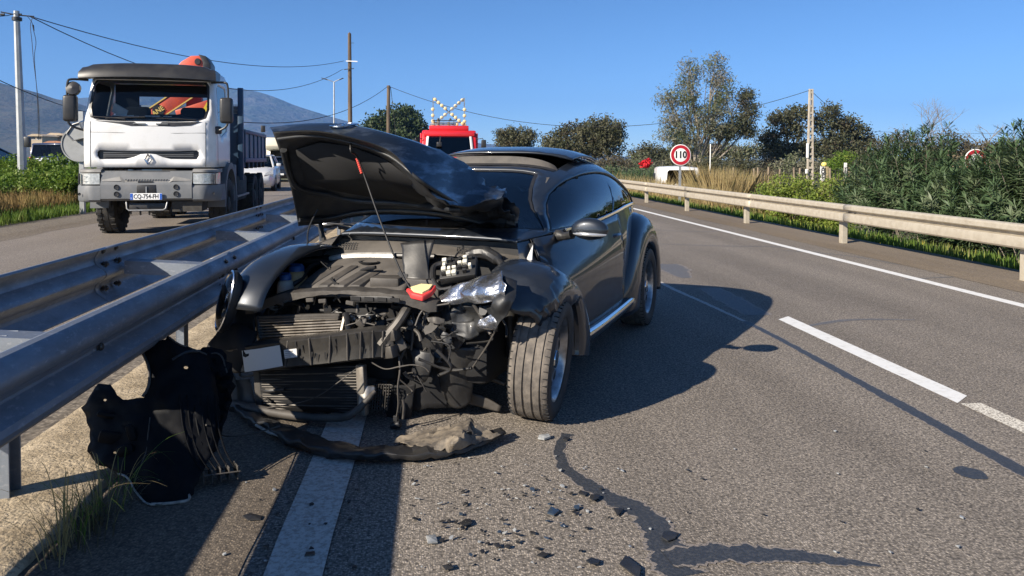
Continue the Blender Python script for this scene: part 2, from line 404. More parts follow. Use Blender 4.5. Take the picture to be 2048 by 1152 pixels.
def blob(name, c, rx, ry, m, z=0.0018, n=40, seed=0, amp=.25):
    P = [(c[0] + rx * math.cos(a) * (1 + amp * noise.noise((math.cos(a) * 2, math.sin(a) * 2, seed))), c[1] + ry * math.sin(a) * (1 + amp * noise.noise((math.cos(a) * 2, math.sin(a) * 2, seed + 3))), z) for a in [2 * PI * i / n for i in range(n)]]
    s = MB(); s.add(P, [tuple(range(n))]); return struct(s.build(name, m, smooth=0, fixn=False))
blob('tar_spot', gp(1940, 946), .065, .07, MATS['bitumen'])
ribbon('road_patch', [(2.95, 6.55), (2.98, 7.2), (3.02, 8.0)], [.22, .24, .2], MATS['bitumen_worn'], k=12)
ribbon('road_patch', G2((1335, 528), (1350, 540), (1372, 556)), [.28, .34, .1], MATS['bitumen_worn'], k=12)
for pts in [((1310, 461), (1400, 463), (1440, 462)), ((1320, 488), (1440, 492), (1560, 494), (1640, 505)), ((1560, 500), (1700, 512), (1800, 530)), ((1810, 560), (1860, 556), (1980, 551)), ((1600, 655), (1700, 640), (1830, 640))]:
    ribbon('tyre_mark', G2(*pts), [.03, .06, .05, .03], MATS['bitumen_worn'], k=12, z=.0016)

# concrete kerb under the central barrier
def kerb():
    prof = [(-1.40, -0.02), (-1.412, 0.022), (-1.44, 0.034), (-1.55, 0.040), (-1.70, 0.042), (-1.85, 0.038), (-1.97, 0.03), (-2.03, -0.01)]
    s = MB(); ys = axis([(-1, 8, 120), (8, 30, 70), (30, 140, 30)]); n = len(prof)
    for y in ys:
        for k, (x, z) in enumerate(prof):
            a = noise.noise((x * 9, y * 9, 0)) * .010 + noise.noise((x * 1.2, y * 1.1, 3)) * .02
            s.v.append((x + (a * 1.4 if k < 3 or k > 5 else 0), y, z + (a * .6 if 0 < k < n - 1 else 0)))
    s.f = [(j * n + i, j * n + i + 1, (j + 1) * n + i + 1, (j + 1) * n + i) for j in range(len(ys) - 1) for i in range(n - 1)]
    return struct(s.build('concrete_kerb', MATS['concrete'], smooth=60))
kerb()

# ------------------------------------------------------------------ hills and mountains
mat('near_hill', (0.055, 0.055, 0.035), 0.95, c2=(0.10, 0.085, 0.05), scale=0.02, mixlo=.4, mixhi=.65, c3=(0.035, 0.045, 0.02), scale3=0.05, lo3=.5, hi3=.62, bump=1, bscale=.06, bdist=6)
mat('mountain_rock', (0.055, 0.058, 0.055), 0.95, c2=(0.13, 0.12, 0.105), scale=0.011, mixlo=.45, mixhi=.68, c3=(0.05, 0.065, 0.04), scale3=0.006, lo3=.45, hi3=.6, bump=1, bscale=.012, bdist=40)
def ridge(name, prof, Y, depth, m, rough, seed, nv=40, foot=3000):
    """prof: skyline in photo pixels; the slope rises from its foot towards the viewer up to that skyline"""
    P = [dp(u, v, Y) for u, v in prof]; xs = [p.x for p in P]; zt = curve([(p.x, p.z) for p in P]); s = MB(); nu = 220
    x0, x1 = xs[0], xs[-1]
    for j in range(nv + 1):
        t = j / nv
        for i in range(nu + 1):
            x = x0 + (x1 - x0) * i / nu; top = zt(x)
            e = min(1.0, t / 0.8); h = top * (e ** 1.35) if t <= .8 else top * (1 - ((t - .8) / .2) ** 2 * .55)
            fr = rough * top * (abs(noise.fractal((x / (depth * .22), (Y - depth * (0.8 - t)) / (depth * .5), seed), 1.0, 2.1, 6)) - .28)
            s.v.append((x, Y - depth * (0.8 - t), max(-3, h + fr * min(1, t * 2.5) * (1.0 if t < .72 else .25) - (1 - min(1, t * 12)) * 4)))
    n = nu + 1
    s.f = [(j * n + i, j * n + i + 1, (j + 1) * n + i + 1, (j + 1) * n + i) for j in range(nv) for i in range(nu)]
    return struct(s.build(name, m, smooth=180))
ridge('hills', [(-900, 190), (-500, 150), (-250, 140), (-60, 150), (0, 166), (60, 182), (110, 198), (140, 202), (200, 225), (260, 243), (340, 262), (420, 280), (520, 303), (600, 316)], 2600, 1500, MATS['near_hill'], .10, 3)
ridge('mountains', [(-600, 200), (-200, 215), (60, 210), (130, 198), (200, 192), (330, 176), (420, 174), (480, 179), (520, 184), (550, 194), (585, 208), (640, 226), (690, 241), (740, 256), (800, 268), (850, 276), (930, 284), (1000, 290), (1080, 300), (1200, 310)], 5200, 2600, MATS['mountain_rock'], .13, 11)

hz = MB().box2((-5900, -380, -6), (5900, 8000, 640)).build('haze', mat('haze_air', (1, 1, 1)), smooth=0)
_n = MATS['haze_air'].node_tree; _n.nodes.remove(_n.nodes['Principled BSDF']); _v = _n.nodes.new('ShaderNodeVolumePrincipled')
_v.inputs['Color'].default_value = (0.20, 0.46, 1.0, 1); _v.inputs['Density'].default_value = 0.000115; _v.inputs['Anisotropy'].default_value = 0.0
_n.links.new(_v.outputs[0], _n.nodes['Material Output'].inputs['Volume']); hz['kind'] = 'stuff'
tag(hz, 'pale blue haze over the far mountains', 'haze')
# ================================================================== CRASH BARRIERS
mat('galvanised', (0.28, 0.31, 0.355), 0.50, 0.82, c2=(0.20, 0.225, 0.26), scale=5, mixlo=.38, mixhi=.68, c3=(0.37, 0.39, 0.42), scale3=38, lo3=.56, hi3=.72, bump=.12, bscale=90, bdist=.002, rough2=.68, stretch=(1, .6, 1.6))
mat('galvanised_old', (0.50, 0.45, 0.36), 0.6, 0.35, c2=(0.40, 0.35, 0.27), scale=9, mixlo=.4, mixhi=.7, c3=(0.30, 0.25, 0.18), scale3=26, lo3=.62, hi3=.78, bump=.1, bscale=60, bdist=.002)
mat('bolt_steel', (0.10, 0.10, 0.10), 0.5, 0.8, c2=(.05, .045, .04), scale=80)
WP = [(0, .303), (.018, .309), (.042, .305), (.056, .294), (.080, .256), (.084, .243), (.083, .228), (.076, .212), (.024, .176), (.016, .165), (.012, .155), (.016, .145), (.030, .132), (.076, .098), (.083, .078), (.080, .062), (.062, .042), (.012, .008), (0, 0)]
WPR = [(0, .300), (.040, .309), (.072, .298), (.086, .278), (.086, .226), (.080, .217), (.010, .206), (.003, .198), (.003, .166), (.010, .159), (.074, .151), (.082, .142), (.090, .090), (.086, .030), (.070, .010), (.030, 0), (0, .006)]
def wbeam(x, side, z0, y0, y1, nm, m, parent, h=.31, lift=0.0, dent=None, WP=WP):
    s = MB(); k = h / .31; n = len(WP); ny = max(2, int((y1 - y0) / .25))
    for j in range(ny + 1):
        y = y0 + (y1 - y0) * j / ny
        for d, z in WP:
            e = dent(y, z) if dent else 0.0
            s.v.append((x + side * (d * 1.05 + lift + e), y, z0 + z * k))
    s.f = [(j * n + i, j * n + i + 1, (j + 1) * n + i + 1, (j + 1) * n + i) for j in range(ny) for i in range(n - 1)]
    return s.build(nm, m, parent, smooth=24, solid=.004, off=0)
def bolt(parent, p, side, r=.014):
    s = MB(); M = Matrix(((0, 0, side), (0, 1, 0), (1, 0, 0)))
    s.lathe([(0, .016), (r * .7, .016), (r, .010), (r, .003), (r * 1.7, .002), (r * 1.7, 0)], p, M, 10)
    return s.build('bolt', MATS['bolt_steel'], parent, smooth=30)
GB = thing('median_guardrail', 'new galvanised double-sided steel guardrail on the left, rails joined by spacers', 'guardrail', (0, 0, 0))
ZT = .797; YS = [-1.02 + 2.125 * k for k in range(0, 46)]
for side, x, ZT in ((1, -1.40, .797), (-1, -2.10, .844)):
    k = 0
    while True:
        y0 = -7.25 + 4.25 * k + (3.99 if side < 0 else 3.75)
        if y0 > 92: break
        wbeam(x, side, ZT - (.31 if side > 0 else .36), y0 - .16, y0 + 4.25 + .16, 'rail_beam', MATS['galvanised'], GB, h=.31 if side > 0 else .36, lift=.005 * (k % 2))
        if y0 < 24:
            for (dy, dz) in ((-.10, .278), (-.10, .192), (-.10, .118), (-.10, .034), (.10, .278), (.10, .192), (.10, .118), (.10, .034)):
                d = curve([(b, a) for a, b in WP[::-1]])(dz)
                bolt(GB, (x + side * (d * 1.05 + .007), y0 + dy, ZT - .31 + dz), side, .011)
                bolt(GB, (x + side * (d * 1.05 - .007), y0 + dy, ZT - .31 + dz), -side, .013)
        k += 1
ZT = .797
for y in YS:
    s = MB()
    s.box2((-1.765, y - .045, -.1), (-1.759, y + .045, ZT - .09)); s.box2((-1.759, y - .045, -.1), (-1.710, y - .039, ZT - .09)); s.box2((-1.759, y + .039, -.1), (-1.710, y + .045, ZT - .09))
    s.build('post', MATS['galvanised'], GB, smooth=0, bev=.002, seg=1)
    s = MB()   # folded spacer plate between the two rails
    L0, L1 = (-2.085, ZT - .07), (-1.405, ZT - .115)
    s.add([(L0[0], y - .07, L0[1]), (L1[0], y - .07, L1[1]), (L1[0], y + .05, L1[1]), (L0[0], y + .05, L0[1]), (L0[0], y - .075, L0[1] - .085), (L1[0], y - .075, L1[1] - .085), (L0[0], y + .055, L0[1] - .045), (L1[0], y + .055, L1[1] - .045)], [(0, 1, 2, 3), (4, 5, 1, 0), (3, 2, 7, 6)])
    s.build('spacer', MATS['galvanised'], GB, smooth=0, solid=.005)
    if y < 24:
        s = MB(); s.box2((-1.39, y - .05, ZT - .185), (-1.378, y + .05, ZT - .12)); s.build('washer_plate', MATS['galvanised'], GB, bev=.003, seg=1)
        bolt(GB, (-1.377, y, ZT - .155), 1, .016)
GR = thing('roadside_guardrail', 'weathered beige steel guardrail along the right edge of the road', 'guardrail', (0, 0, 0))
k = 0
while True:
    y0 = -4.3 + 4.0 * k
    if y0 > 130: break
    wbeam(6.86, -1, .385, y0 - .15, y0 + 4.15, 'rail_beam', MATS['galvanised_old'], GR, h=.30, lift=.006 * (k % 2), WP=WPR)
    if y0 < 30:
        for dy, dz in ((-.08, .15), (.10, .15)):
            bolt(GR, (6.86 - .02, y0 + dy, .385 + dz), -1, .014)
    y = y0 + .45
    s = MB(); s.box2((6.90, y - .055, -.3), (6.906, y + .055, .64)); s.box2((6.906, y - .055, -.3), (6.99, y - .049, .64)); s.box2((6.906, y + .049, -.3), (6.99, y + .055, .64))
    s.build('post', MATS['galvanised_old'], GR, smooth=0, bev=.002, seg=1)
    s = MB(); s.box2((6.862, y - .04, .46), (6.90, y + .04, .60)); s.build('block', MATS['galvanised_old'], GR, smooth=0)
    k += 1
# ================================================================== THE WRECKED CAR
CT = Vector((-.114, 4.43, 0)); CA = rad(27.2); _c, _s = math.cos(CA), math.sin(CA)
def tol(w): return Vector((_c * (w[0] - CT.x) - _s * (w[1] - CT.y), _s * (w[0] - CT.x) + _c * (w[1] - CT.y), w[2]))
def dirl(d): return Vector((_c * d[0] - _s * d[1], _s * d[0] + _c * d[1], d[2]))
_o = tol((0, 0, CH))
def _pl(u, v, ax, val):
    d = dirl(ray(u, v)); t = (val - _o[ax]) / d[ax]; return _o + d * t
def cx(u, v, x): return _pl(u, v, 0, x)
def cy(u, v, y): return _pl(u, v, 1, y)
def cz(u, v, z): return _pl(u, v, 2, z)
CAR = thing('wrecked_car', 'crashed dark grey two-door car with crushed open front and raised bent bonnet', 'car', CT, -CA)

mat('car_paint', (0.016, 0.021, 0.030), 0.38, 0.35, coat=.8, c2=(0.024, 0.028, 0.035), scale=4.5, mixlo=.42, mixhi=.8, rough2=.5)
mat('car_paint_dusty', (0.018, 0.020, 0.024), 0.5, 0.3, coat=.15, c2=(0.045, 0.045, 0.043), scale=7, mixlo=.42, mixhi=.75, bump=.15, bscale=16, bdist=.01)
mat('scraped_paint', (0.035, 0.045, 0.060), 0.30, 0.75, coat=.8, c2=(0.20, 0.24, 0.29), scale=5.0, mixlo=.50, mixhi=.72, bump=.25, bscale=9, bdist=.02, stretch=(1, 1, 3.5))
mat('black_plastic', (0.018, 0.018, 0.019), 0.45, c2=(0.035, 0.033, 0.03), scale=9, mixlo=.45, mixhi=.7, bump=.15, bscale=60, bdist=.003)
mat('dusty_plastic', (0.070, 0.062, 0.054), 0.65, c2=(0.035, 0.032, 0.029), scale=7, mixlo=.42, mixhi=.65, bump=.2, bscale=40, bdist=.004)
mat('grey_plastic', (0.115, 0.104, 0.092), 0.6, c2=(0.07, 0.064, 0.058), scale=6, mixlo=.4, mixhi=.7, bump=.15, bscale=60, bdist=.003)
mat('beam_black', (0.040, 0.037, 0.033), 0.45, c2=(0.018, 0.017, 0.016), scale=6, mixlo=.4, mixhi=.65, bump=.25, bscale=22, bdist=.006)
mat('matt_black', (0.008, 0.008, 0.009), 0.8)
mat('dark_metal', (0.085, 0.078, 0.070), 0.55, 0.4, c2=(0.05, 0.045, 0.04), scale=11, mixlo=.4, mixhi=.65, c3=(0.16, 0.10, 0.06), scale3=5, lo3=.66, hi3=.74, bump=.3, bscale=30, bdist=.005)
mat('bare_metal', (0.55, 0.56, 0.58), 0.26, 0.95, c2=(0.30, 0.31, 0.33), scale=9, mixlo=.45, mixhi=.65, c3=(0.03, 0.035, 0.04), scale3=6, lo3=.60, hi3=.66, bump=.5, bscale=14, bdist=.02)
mat('aluminium', (0.36, 0.35, 0.33), 0.45, 0.8, c2=(0.18, 0.17, 0.155), scale=20)
mat('fin_metal', (0.34, 0.31, 0.27), 0.45, 0.75, c2=(0.16, 0.14, 0.12), scale=12, mixlo=.4, mixhi=.7)
mat('fin_shaded', (0.10, 0.092, 0.082), 0.5, 0.6, c2=(0.05, 0.045, 0.04), scale=12, mixlo=.4, mixhi=.7)  # lower radiator fins: same metal, with shade put into the colour
mat('chrome', (0.75, 0.76, 0.78), 0.12, 1.0)
mat('rim_silver', (0.42, 0.43, 0.45), 0.3, 0.9, c2=(0.25, 0.25, 0.25), scale=14)
mat('tyre_tread', (0.175, 0.152, 0.128), 0.85, c2=(0.075, 0.067, 0.060), scale=16, mixlo=.38, mixhi=.66, c3=(0.22, 0.19, 0.16), scale3=11, lo3=.62, hi3=.74, bump=.5, bscale=45, bdist=.006)
mat('tyre_side', (0.020, 0.020, 0.021), 0.7, c2=(0.045, 0.042, 0.038), scale=12, mixlo=.5, mixhi=.75)
mat('seat_cloth', (0.03, 0.03, 0.033), 0.85, bump=.2, bscale=200, bdist=.002)
mat('tan_tank', (0.62, 0.44, 0.24), 0.45, c2=(0.50, 0.33, 0.16), scale=20)
mat('white_tank', (0.62, 0.60, 0.54), 0.45)
mat('blue_cap', (0.03, 0.10, 0.33), 0.4)
mat('white_sticker', (0.66, 0.66, 0.64), 0.6, c2=(0.5, 0.5, 0.49), scale=30)
mat('sticker_print', (0.25, 0.25, 0.26), 0.7)
mat('relay_white', (0.72, 0.69, 0.58), 0.5)
mat('relay_black', (0.02, 0.02, 0.02), 0.5)
mat('filter_red', (0.55, 0.04, 0.04), 0.6); mat('filter_paper', (0.72, 0.60, 0.30), 0.8, bump=.3, bscale=80)
mat('rod_red', (0.60, 0.06, 0.04), 0.5)
mat('silver_duct', (0.60, 0.58, 0.54), 0.45, 0.4, c2=(.45, .43, .4), scale=30, bump=.4, bscale=120, bdist=.004)
mat('primer_white', (0.62, 0.62, 0.60), 0.5)
mat('mirror_glassface', (0.5, 0.52, 0.55), 0.05, 1.0)
mat('lens_clear', (0.55, 0.56, 0.57), 0.15, 0.6, spec=.6)
mat('amber', (0.75, 0.32, 0.04), 0.3)
mat('glass_chips', (0.78, 0.82, 0.84), 0.25, spec=.8)
glass('windscreen_glass', (0.17, 0.21, 0.24), .95, 0.0, 2.0)
glass('tinted_glass', (0.06, 0.075, 0.09), .95, 0.0, 2.3)
glass('lamp_glass', (0.55, 0.57, 0.58), .9, 0.02, 1.5)

# ---- cabin dome: sections across the car at each y
zt = curve([(.12, .965), (.3, 1.03), (.5, 1.125), (.8, 1.275), (1.0, 1.355), (1.2, 1.405), (1.4, 1.442), (1.7, 1.466), (2.0, 1.450), (2.4, 1.365), (2.8, 1.215), (3.1, 1.05), (3.3, .90), (3.42, .74)])
zb = curve([(.12, .950), (.5, .962), (1.1, .985), (1.6, 1.012), (2.1, 1.035), (2.6, 1.02), (3.0, .93), (3.42, .62)])
wb = curve([(.12, .60), (.35, .665), (.5, .70), (.8, .755), (1.2, .79), (1.6, .80), (2.1, .785), (2.6, .73), (3.0, .62), (3.3, .45), (3.42, .28)])
AE = .62
def dome(y, t, off=0.0):
    """t: 0 = left belt line, 90 = roof centre, 180 = right belt line (degrees)"""
    a = rad(min(max(t, 0.0), 180.0)); c = math.cos(a); w = wb(y) + off; h = zt(y) - zb(y) + off
    return Vector((math.copysign(abs(c) ** AE, c) * w, y, zb(y) + h * math.sin(a) ** 1.0))
def t_of(y, z):
    q = max(0.0, min(.999, (z - zb(y)) / (zt(y) - zb(y)))); return math.degrees(math.asin(q))
K = 0.012     # metres per degree, to keep the triangulation plane about square
sw_top = [(.44, .982), (.49, 1.025), (.56, 1.08), (.65, 1.135), (.77, 1.195), (.91, 1.245), (1.08, 1.285), (1.28, 1.312), (1.48, 1.326), (1.68, 1.328), (1.88, 1.314), (2.06, 1.283), (2.25, 1.235), (2.42, 1.185), (2.55, 1.135), (2.635, 1.085), (2.66, 1.058)]
sw_bot = [(2.63, 1.045), (2.3, 1.047), (1.9, 1.040), (1.5, 1.020), (1.1, 1.000), (.75, .985)]
def sidewin(s): return [((y), (t_of(y, z) if s > 0 else 180 - t_of(y, z)) * K) for y, z in sw_top + sw_bot]
ws_edge = [(.40, 14), (.445, 28), (.49, 38.5), (.56, 50), (.65, 58), (.77, 63.5), (.89, 66.5), (.99, 68.5)]
ws_poly = [(y, t * K) for y, t in ws_edge] + [(.995, 78 * K), (.99, 90 * K), (.995, 102 * K)] + [(y, (180 - t) * K) for y, t in ws_edge[::-1]] + [(.33, 150 * K), (.24, 120 * K), (.21, 90 * K), (.24, 60 * K), (.33, 30 * K)]
def sr_poly(y0, y1): return [(y0, 62 * K), (y0 - .02, 90 * K), (y0, 118 * K), (y1, 118 * K), (y1, 90 * K), (y1, 62 * K)]
rw_poly = [(2.45, 62 * K), (2.42, 90 * K), (2.45, 118 * K), (2.95, 122 * K), (3.02, 90 * K), (2.95, 58 * K)]
shell = patch([(.12, 0), (3.42, 0), (3.42, 180 * K), (.12, 180 * K)], [sidewin(1), sidewin(-1), ws_poly, sr_poly(1.13, 1.68), rw_poly], .045, lambda y, q: dome(y, q / K))
shell.build('roof_shell', MATS['car_paint'], CAR, smooth=60, solid=.02, off=-1)
patch(ws_poly, [], .05, lambda y, q: dome(y, q / K, -.012)).build('windscreen', MATS['windscreen_glass'], CAR, smooth=180)
def shrink(P, k):
    c = (sum(p[0] for p in P) / len(P), sum(p[1] for p in P) / len(P)); return [(c[0] + (p[0] - c[0]) * k, c[1] + (p[1] - c[1]) * k) for p in P]
def frame_band(P, k, name, m, off, parent=CAR):
    """black seal round a pane"""
    return patch(P, [shrink(P, k)], .035, lambda y, q: dome(y, q / K, off)).build(name, m, parent, smooth=180)
frame_band(ws_poly, .93, 'windscreen_seal', MATS['black_plastic'], -.009)
for s in (1, -1):
    P = sidewin(s)
    fr = [p for p in P if p[0] <= 1.76]
    tb = 1.74
    front = [p for p in P if p[0] <= tb] ; rear = [p for p in P if p[0] > tb]
    def cut(poly, keep_front):
        out = []; n = len(poly)
        for i in range(n):
            a, b = poly[i], poly[(i + 1) % n]
            fa = a[0] + (a[1] if s > 0 else 180 * K - a[1]) * -.35 < 1.60; fb = b[0] + (b[1] if s > 0 else 180 * K - b[1]) * -.35 < 1.60
            if fa == keep_front: out.append(a)
            if fa != fb:
                ga = a[0] - .35 * (a[1] if s > 0 else 180 * K - a[1]) - 1.60; gb = b[0] - .35 * (b[1] if s > 0 else 180 * K - b[1]) - 1.60; q = ga / (ga - gb)
                out.append((a[0] + (b[0] - a[0]) * q, a[1] + (b[1] - a[1]) * q))
        return out
    a = patch(cut(P, True), [], .05, lambda y, q: dome(y, q / K, -.014)).build('door_window', MATS['tinted_glass'], CAR, smooth=180)
    b = patch(cut(P, False), [], .05, lambda y, q: dome(y, q / K, -.014)).build('quarter_window', MATS['tinted_glass'], CAR, smooth=180)
    patch(P, [shrink(P, .965)], .03, lambda y, q: dome(y, q / K, -.008)).build('window_seal', MATS['black_plastic'], CAR, smooth=180)
    st = MB(); rings = []
    for i in range(40):   # chrome strip under the windows
        y = .62 + (2.60 - .62) * i / 39; x = s * (wb(y) + .004); z = zb(y) + .012
        rings.append([(x - s * .004, y, z + .011), (x + s * .007, y, z + .008), (x + s * .007, y, z - .008), (x - s * .004, y, z - .011)])
    st.ring_loft(rings).build('window_trim', MATS['chrome'], CAR, smooth=40)
frame_band(rw_poly, .93, 'rear_window_seal', MATS['black_plastic'], -.006)
patch(rw_poly, [], .06, lambda y, q: dome(y, q / K, -.012)).build('rear_window', MATS['tinted_glass'], CAR, smooth=180)
# sunroof: slid back and raised over the roof, with the wind deflector standing at the front of the opening
def srf(y, q, lift):
    p = dome(y, q / K); return Vector((p.x * 1.02, p.y, p.z + lift))
sp = patch([(1.34, 58 * K), (1.29, 75 * K), (1.27, 90 * K), (1.29, 105 * K), (1.34, 122 * K), (2.10, 122 * K), (2.14, 90 * K), (2.10, 58 * K)], [], .05, lambda y, q: srf(y, q, .035 + .02 * min(1, max(0, (2.1 - y) / .5))))
sp.build('sunroof_panel', MATS['car_paint'], CAR, smooth=180, solid=.014, off=-1)
d = MB(); rings = []
for i in range(25):
    t = 61 + (119 - 61) * i / 24; p = dome(1.135 - .012 * math.sin(PI * i / 24), t); q = dome(1.18, t); h = .055 * (math.sin(PI * i / 24) ** .35 if 0 < i < 24 else .15)
    rings.append([p + Vector((0, 0, .0)), p + Vector((0, .028, h)), p + Vector((0, .034, h)), p + Vector((0, .02, -.02))])
d.ring_loft(rings).build('wind_deflector', MATS['dusty_plastic'], CAR, smooth=50)
patch(sr_poly(1.09, 1.15), [], .04, lambda y, q: dome(y, q / K, .003)).build('header_trim', MATS['black_plastic'], CAR, smooth=180)

# ---- body sides below the belt line
ws_ = curve([(.1, .74), (.3, .79), (.8, .825), (1.3, .835), (1.9, .83), (2.4, .80), (2.9, .70), (3.2, .52), (3.4, .26)])
def side(y, z, s=1, off=0.0):
    b = zb(y); q = max(0.0, min(1.0, (b - z) / .26)); q = q * q * (3 - 2 * q)
    x = wb(y) + (ws_(y) - wb(y)) * q
    if z < .42: x -= .35 * (.42 - z) ** 2 * 3.0
    x += .006 * math.sin(max(0, min(1, (z - .5) / .35)) * PI)
    return Vector((s * (x + off), y, z))
for s in (1, -1):
    top = [(y, zb(y) - .002) for y in [1.66, 1.4, 1.1, .8, .5, .25]]
    P = [(.24, .62), (.30, .345), (1.715, .345), (1.725, .6), (1.70, .85)] + top + [(.20, .80)]
    dr = patch(P, [], .06, lambda y, z: side(y, z, s)).build('door', MATS['car_paint'], CAR, smooth=180, solid=.02, off=-1)
    h = MB()   # handle with its recess
    c = side(1.52, .86, s, .010)
    h.lathe([(.0, 0), (.045, .002), (.06, .004), (.062, -.006)], side(1.52, .855, s, -.001), Matrix(((0, 0, s), (1.2, 0, 0), (0, .85, 0))), 18)
    h.tube([side(1.43, .862, s, .012), side(1.47, .865, s, .034), side(1.57, .865, s, .034), side(1.61, .862, s, .012)], [.012, .013, .013, .011], 8, smooth=4).build('door_handle', MATS['car_paint'], dr)
    MB().tube([side(y, z, s, .0015) for y, z in ((1.690, 1.0), (1.706, .85), (1.730, .6), (1.720, .35))], .0035, 5, smooth=5).build('shut_line', MATS['matt_black'], CAR)
    MB().tube([side(y, z, s, .0015) for y, z in ((.235, .95), (.195, .80), (.237, .62))], .0035, 5, smooth=5).build('shut_line', MATS['matt_black'], CAR)
    bt = [(y, zb(y) - .002) for y in [1.675, 1.9, 2.2, 2.6, 3.0, 3.4]]
    P = bt + [(3.40, .32), (1.728, .345), (1.738, .6), (1.712, .85)]
    patch(P, [], .07, lambda y, z: side(y, z, s, -.001)).build('quarter_panel', MATS['car_paint'], CAR, smooth=180)
    P = [(.235, .345), (.235, .62), (.19, .80), (.22, .945), (.1, .94), (.0, .80), (.0, .345)]
    patch(P, [], .07, lambda y, z: side(y, z, s)).build('cowl_side', MATS['car_paint'], CAR, smooth=180)
    sl = MB(); rings = []
    for i in range(24):
        y = .46 + (2.06 - .46) * i / 23; x = ws_(y)
        rings.append([(s * (x - .05), y, .345), (s * (x + .035), y, .338), (s * (x + .055), y, .318), (s * (x + .055), y, .285), (s * (x + .02), y, .235), (s * (x - .08), y, .21), (s * (x - .12), y, .26)])
    sl.ring_loft(rings).build('sill', MATS['car_paint'], CAR, smooth=50)
    ch = MB(); rings = []
    for i in range(24):
        y = .52 + (1.98 - .52) * i / 23; x = ws_(y) + .0555
        rings.append([(s * (x - .012), y, .342), (s * (x + .004), y, .330), (s * (x + .006), y, .308), (s * (x - .004), y, .302)])
    ch.ring_loft(rings).build('sill_trim', MATS['chrome'], CAR, smooth=50)
rp = MB()   # rear end closing panel and bumper
rings = []
for z in (.25, .4, .55, .66, .74):
    rings.append([(-.50, 3.20, z), (-.26, 3.41, z), (0, 3.45, z), (.26, 3.41, z), (.50, 3.20, z), (.2, 3.0, z), (-.2, 3.0, z)])
rp.ring_loft(rings).build('rear_bumper', MATS['car_paint'], CAR, smooth=60)

# ---- wings (fenders)
SEC = [(.835, -.10), (.862, -.02), (.884, .0), (.900, .10), (.908, .30), (.900, .55), (.872, .80), (.825, .95), (.765, 1.03), (.70, 1.05), (.63, 1.02), (.57, .95)]
def wing_pt(yc, ro, th, k, s, lip=.375, zc=.33, bulge=1.0):
    R = ro(th); i = min(int(k), len(SEC) - 2); f = k - i
    x = SEC[i][0] + (SEC[i + 1][0] - SEC[i][0]) * f; q = SEC[i][1] + (SEC[i + 1][1] - SEC[i][1]) * f
    r = lip + (R - lip) * q; a = rad(th)
    return Vector((s * (.83 + (x - .83) * bulge if x > .83 else x), yc + r * math.cos(a), zc + r * math.sin(a)))
def wing(name, yc, ro, t0, t1, s, m, deform=None, n=64, lip=.375, bulge=1.0):
    w = MB(); nk = (len(SEC) - 1) * 2
    def fn(u, v):
        p = wing_pt(yc, ro, t0 + (t1 - t0) * u, v * (len(SEC) - 1), s, lip, .33, bulge)
        return deform(p, u, v, t0 + (t1 - t0) * u) if deform else p
    w.grid(fn, n, nk)
    return w.build(name, m, CAR, smooth=180 if not deform else 26, solid=.006, off=-1 if s > 0 else 1)
ro_f = curve([(-15, .72), (0, .72), (25, .60), (50, .535), (90, .535), (130, .53), (150, .49), (170, .44)])
def crush(p, u, v, th):
    q = max(0.0, (th - 94) / 46.0); S = max(0.0, min(1.0, (th - 38) / 36.0)); S = S * S * (3 - 2 * S)
    p = p + Vector((.030 * S * (1 - v), -.02 * S * (1 - v), -.105 * S * (1 - v) ** 1.1))      # lip beaten down over the tyre
    n1 = .3 - 1.5 * abs(noise.noise(p * 4.0 + Vector((3, 1, 7)))); n2 = .3 - 1.4 * abs(noise.noise(p * 11.0)); n3 = noise.noise(p * 30.0)
    p = p + Vector((-.10 * q * q + .03 * n1 * q, .09 * q * q + .035 * n1 * q, -.05 * q * q + .05 * n2 * q)) + Vector((n3, n2, n1)) * .018 * min(1.0, q * 1.5)
    p += Vector((0, 0, -.02 * math.exp(-((th - 60) / 14) ** 2) * math.sin(v * PI)))       # crease above the wheel
    p.y += .06 * max(0, (th - 124) / 10) * noise.noise(Vector((v * 9, 0, 2)))
    return p
wing('front_wing', .03, ro_f, -13, 133, 1, MATS['car_paint'], crush, 100)
ro_fr = curve([(-15, .72), (0, .72), (25, .60), (50, .545), (90, .55), (115, .60), (135, .68), (150, .73), (165, .72)])
wing('front_wing', .0, ro_fr, -13, 158, -1, MATS['car_paint'])
ro_r = curve([(-10, .62), (0, .60), (40, .60), (90, .625), (130, .66), (160, .70), (190, .74)])
for s in (1, -1): wing('rear_wing', 2.537, ro_r, -12, 191, s, MATS['car_paint'], lip=.372)

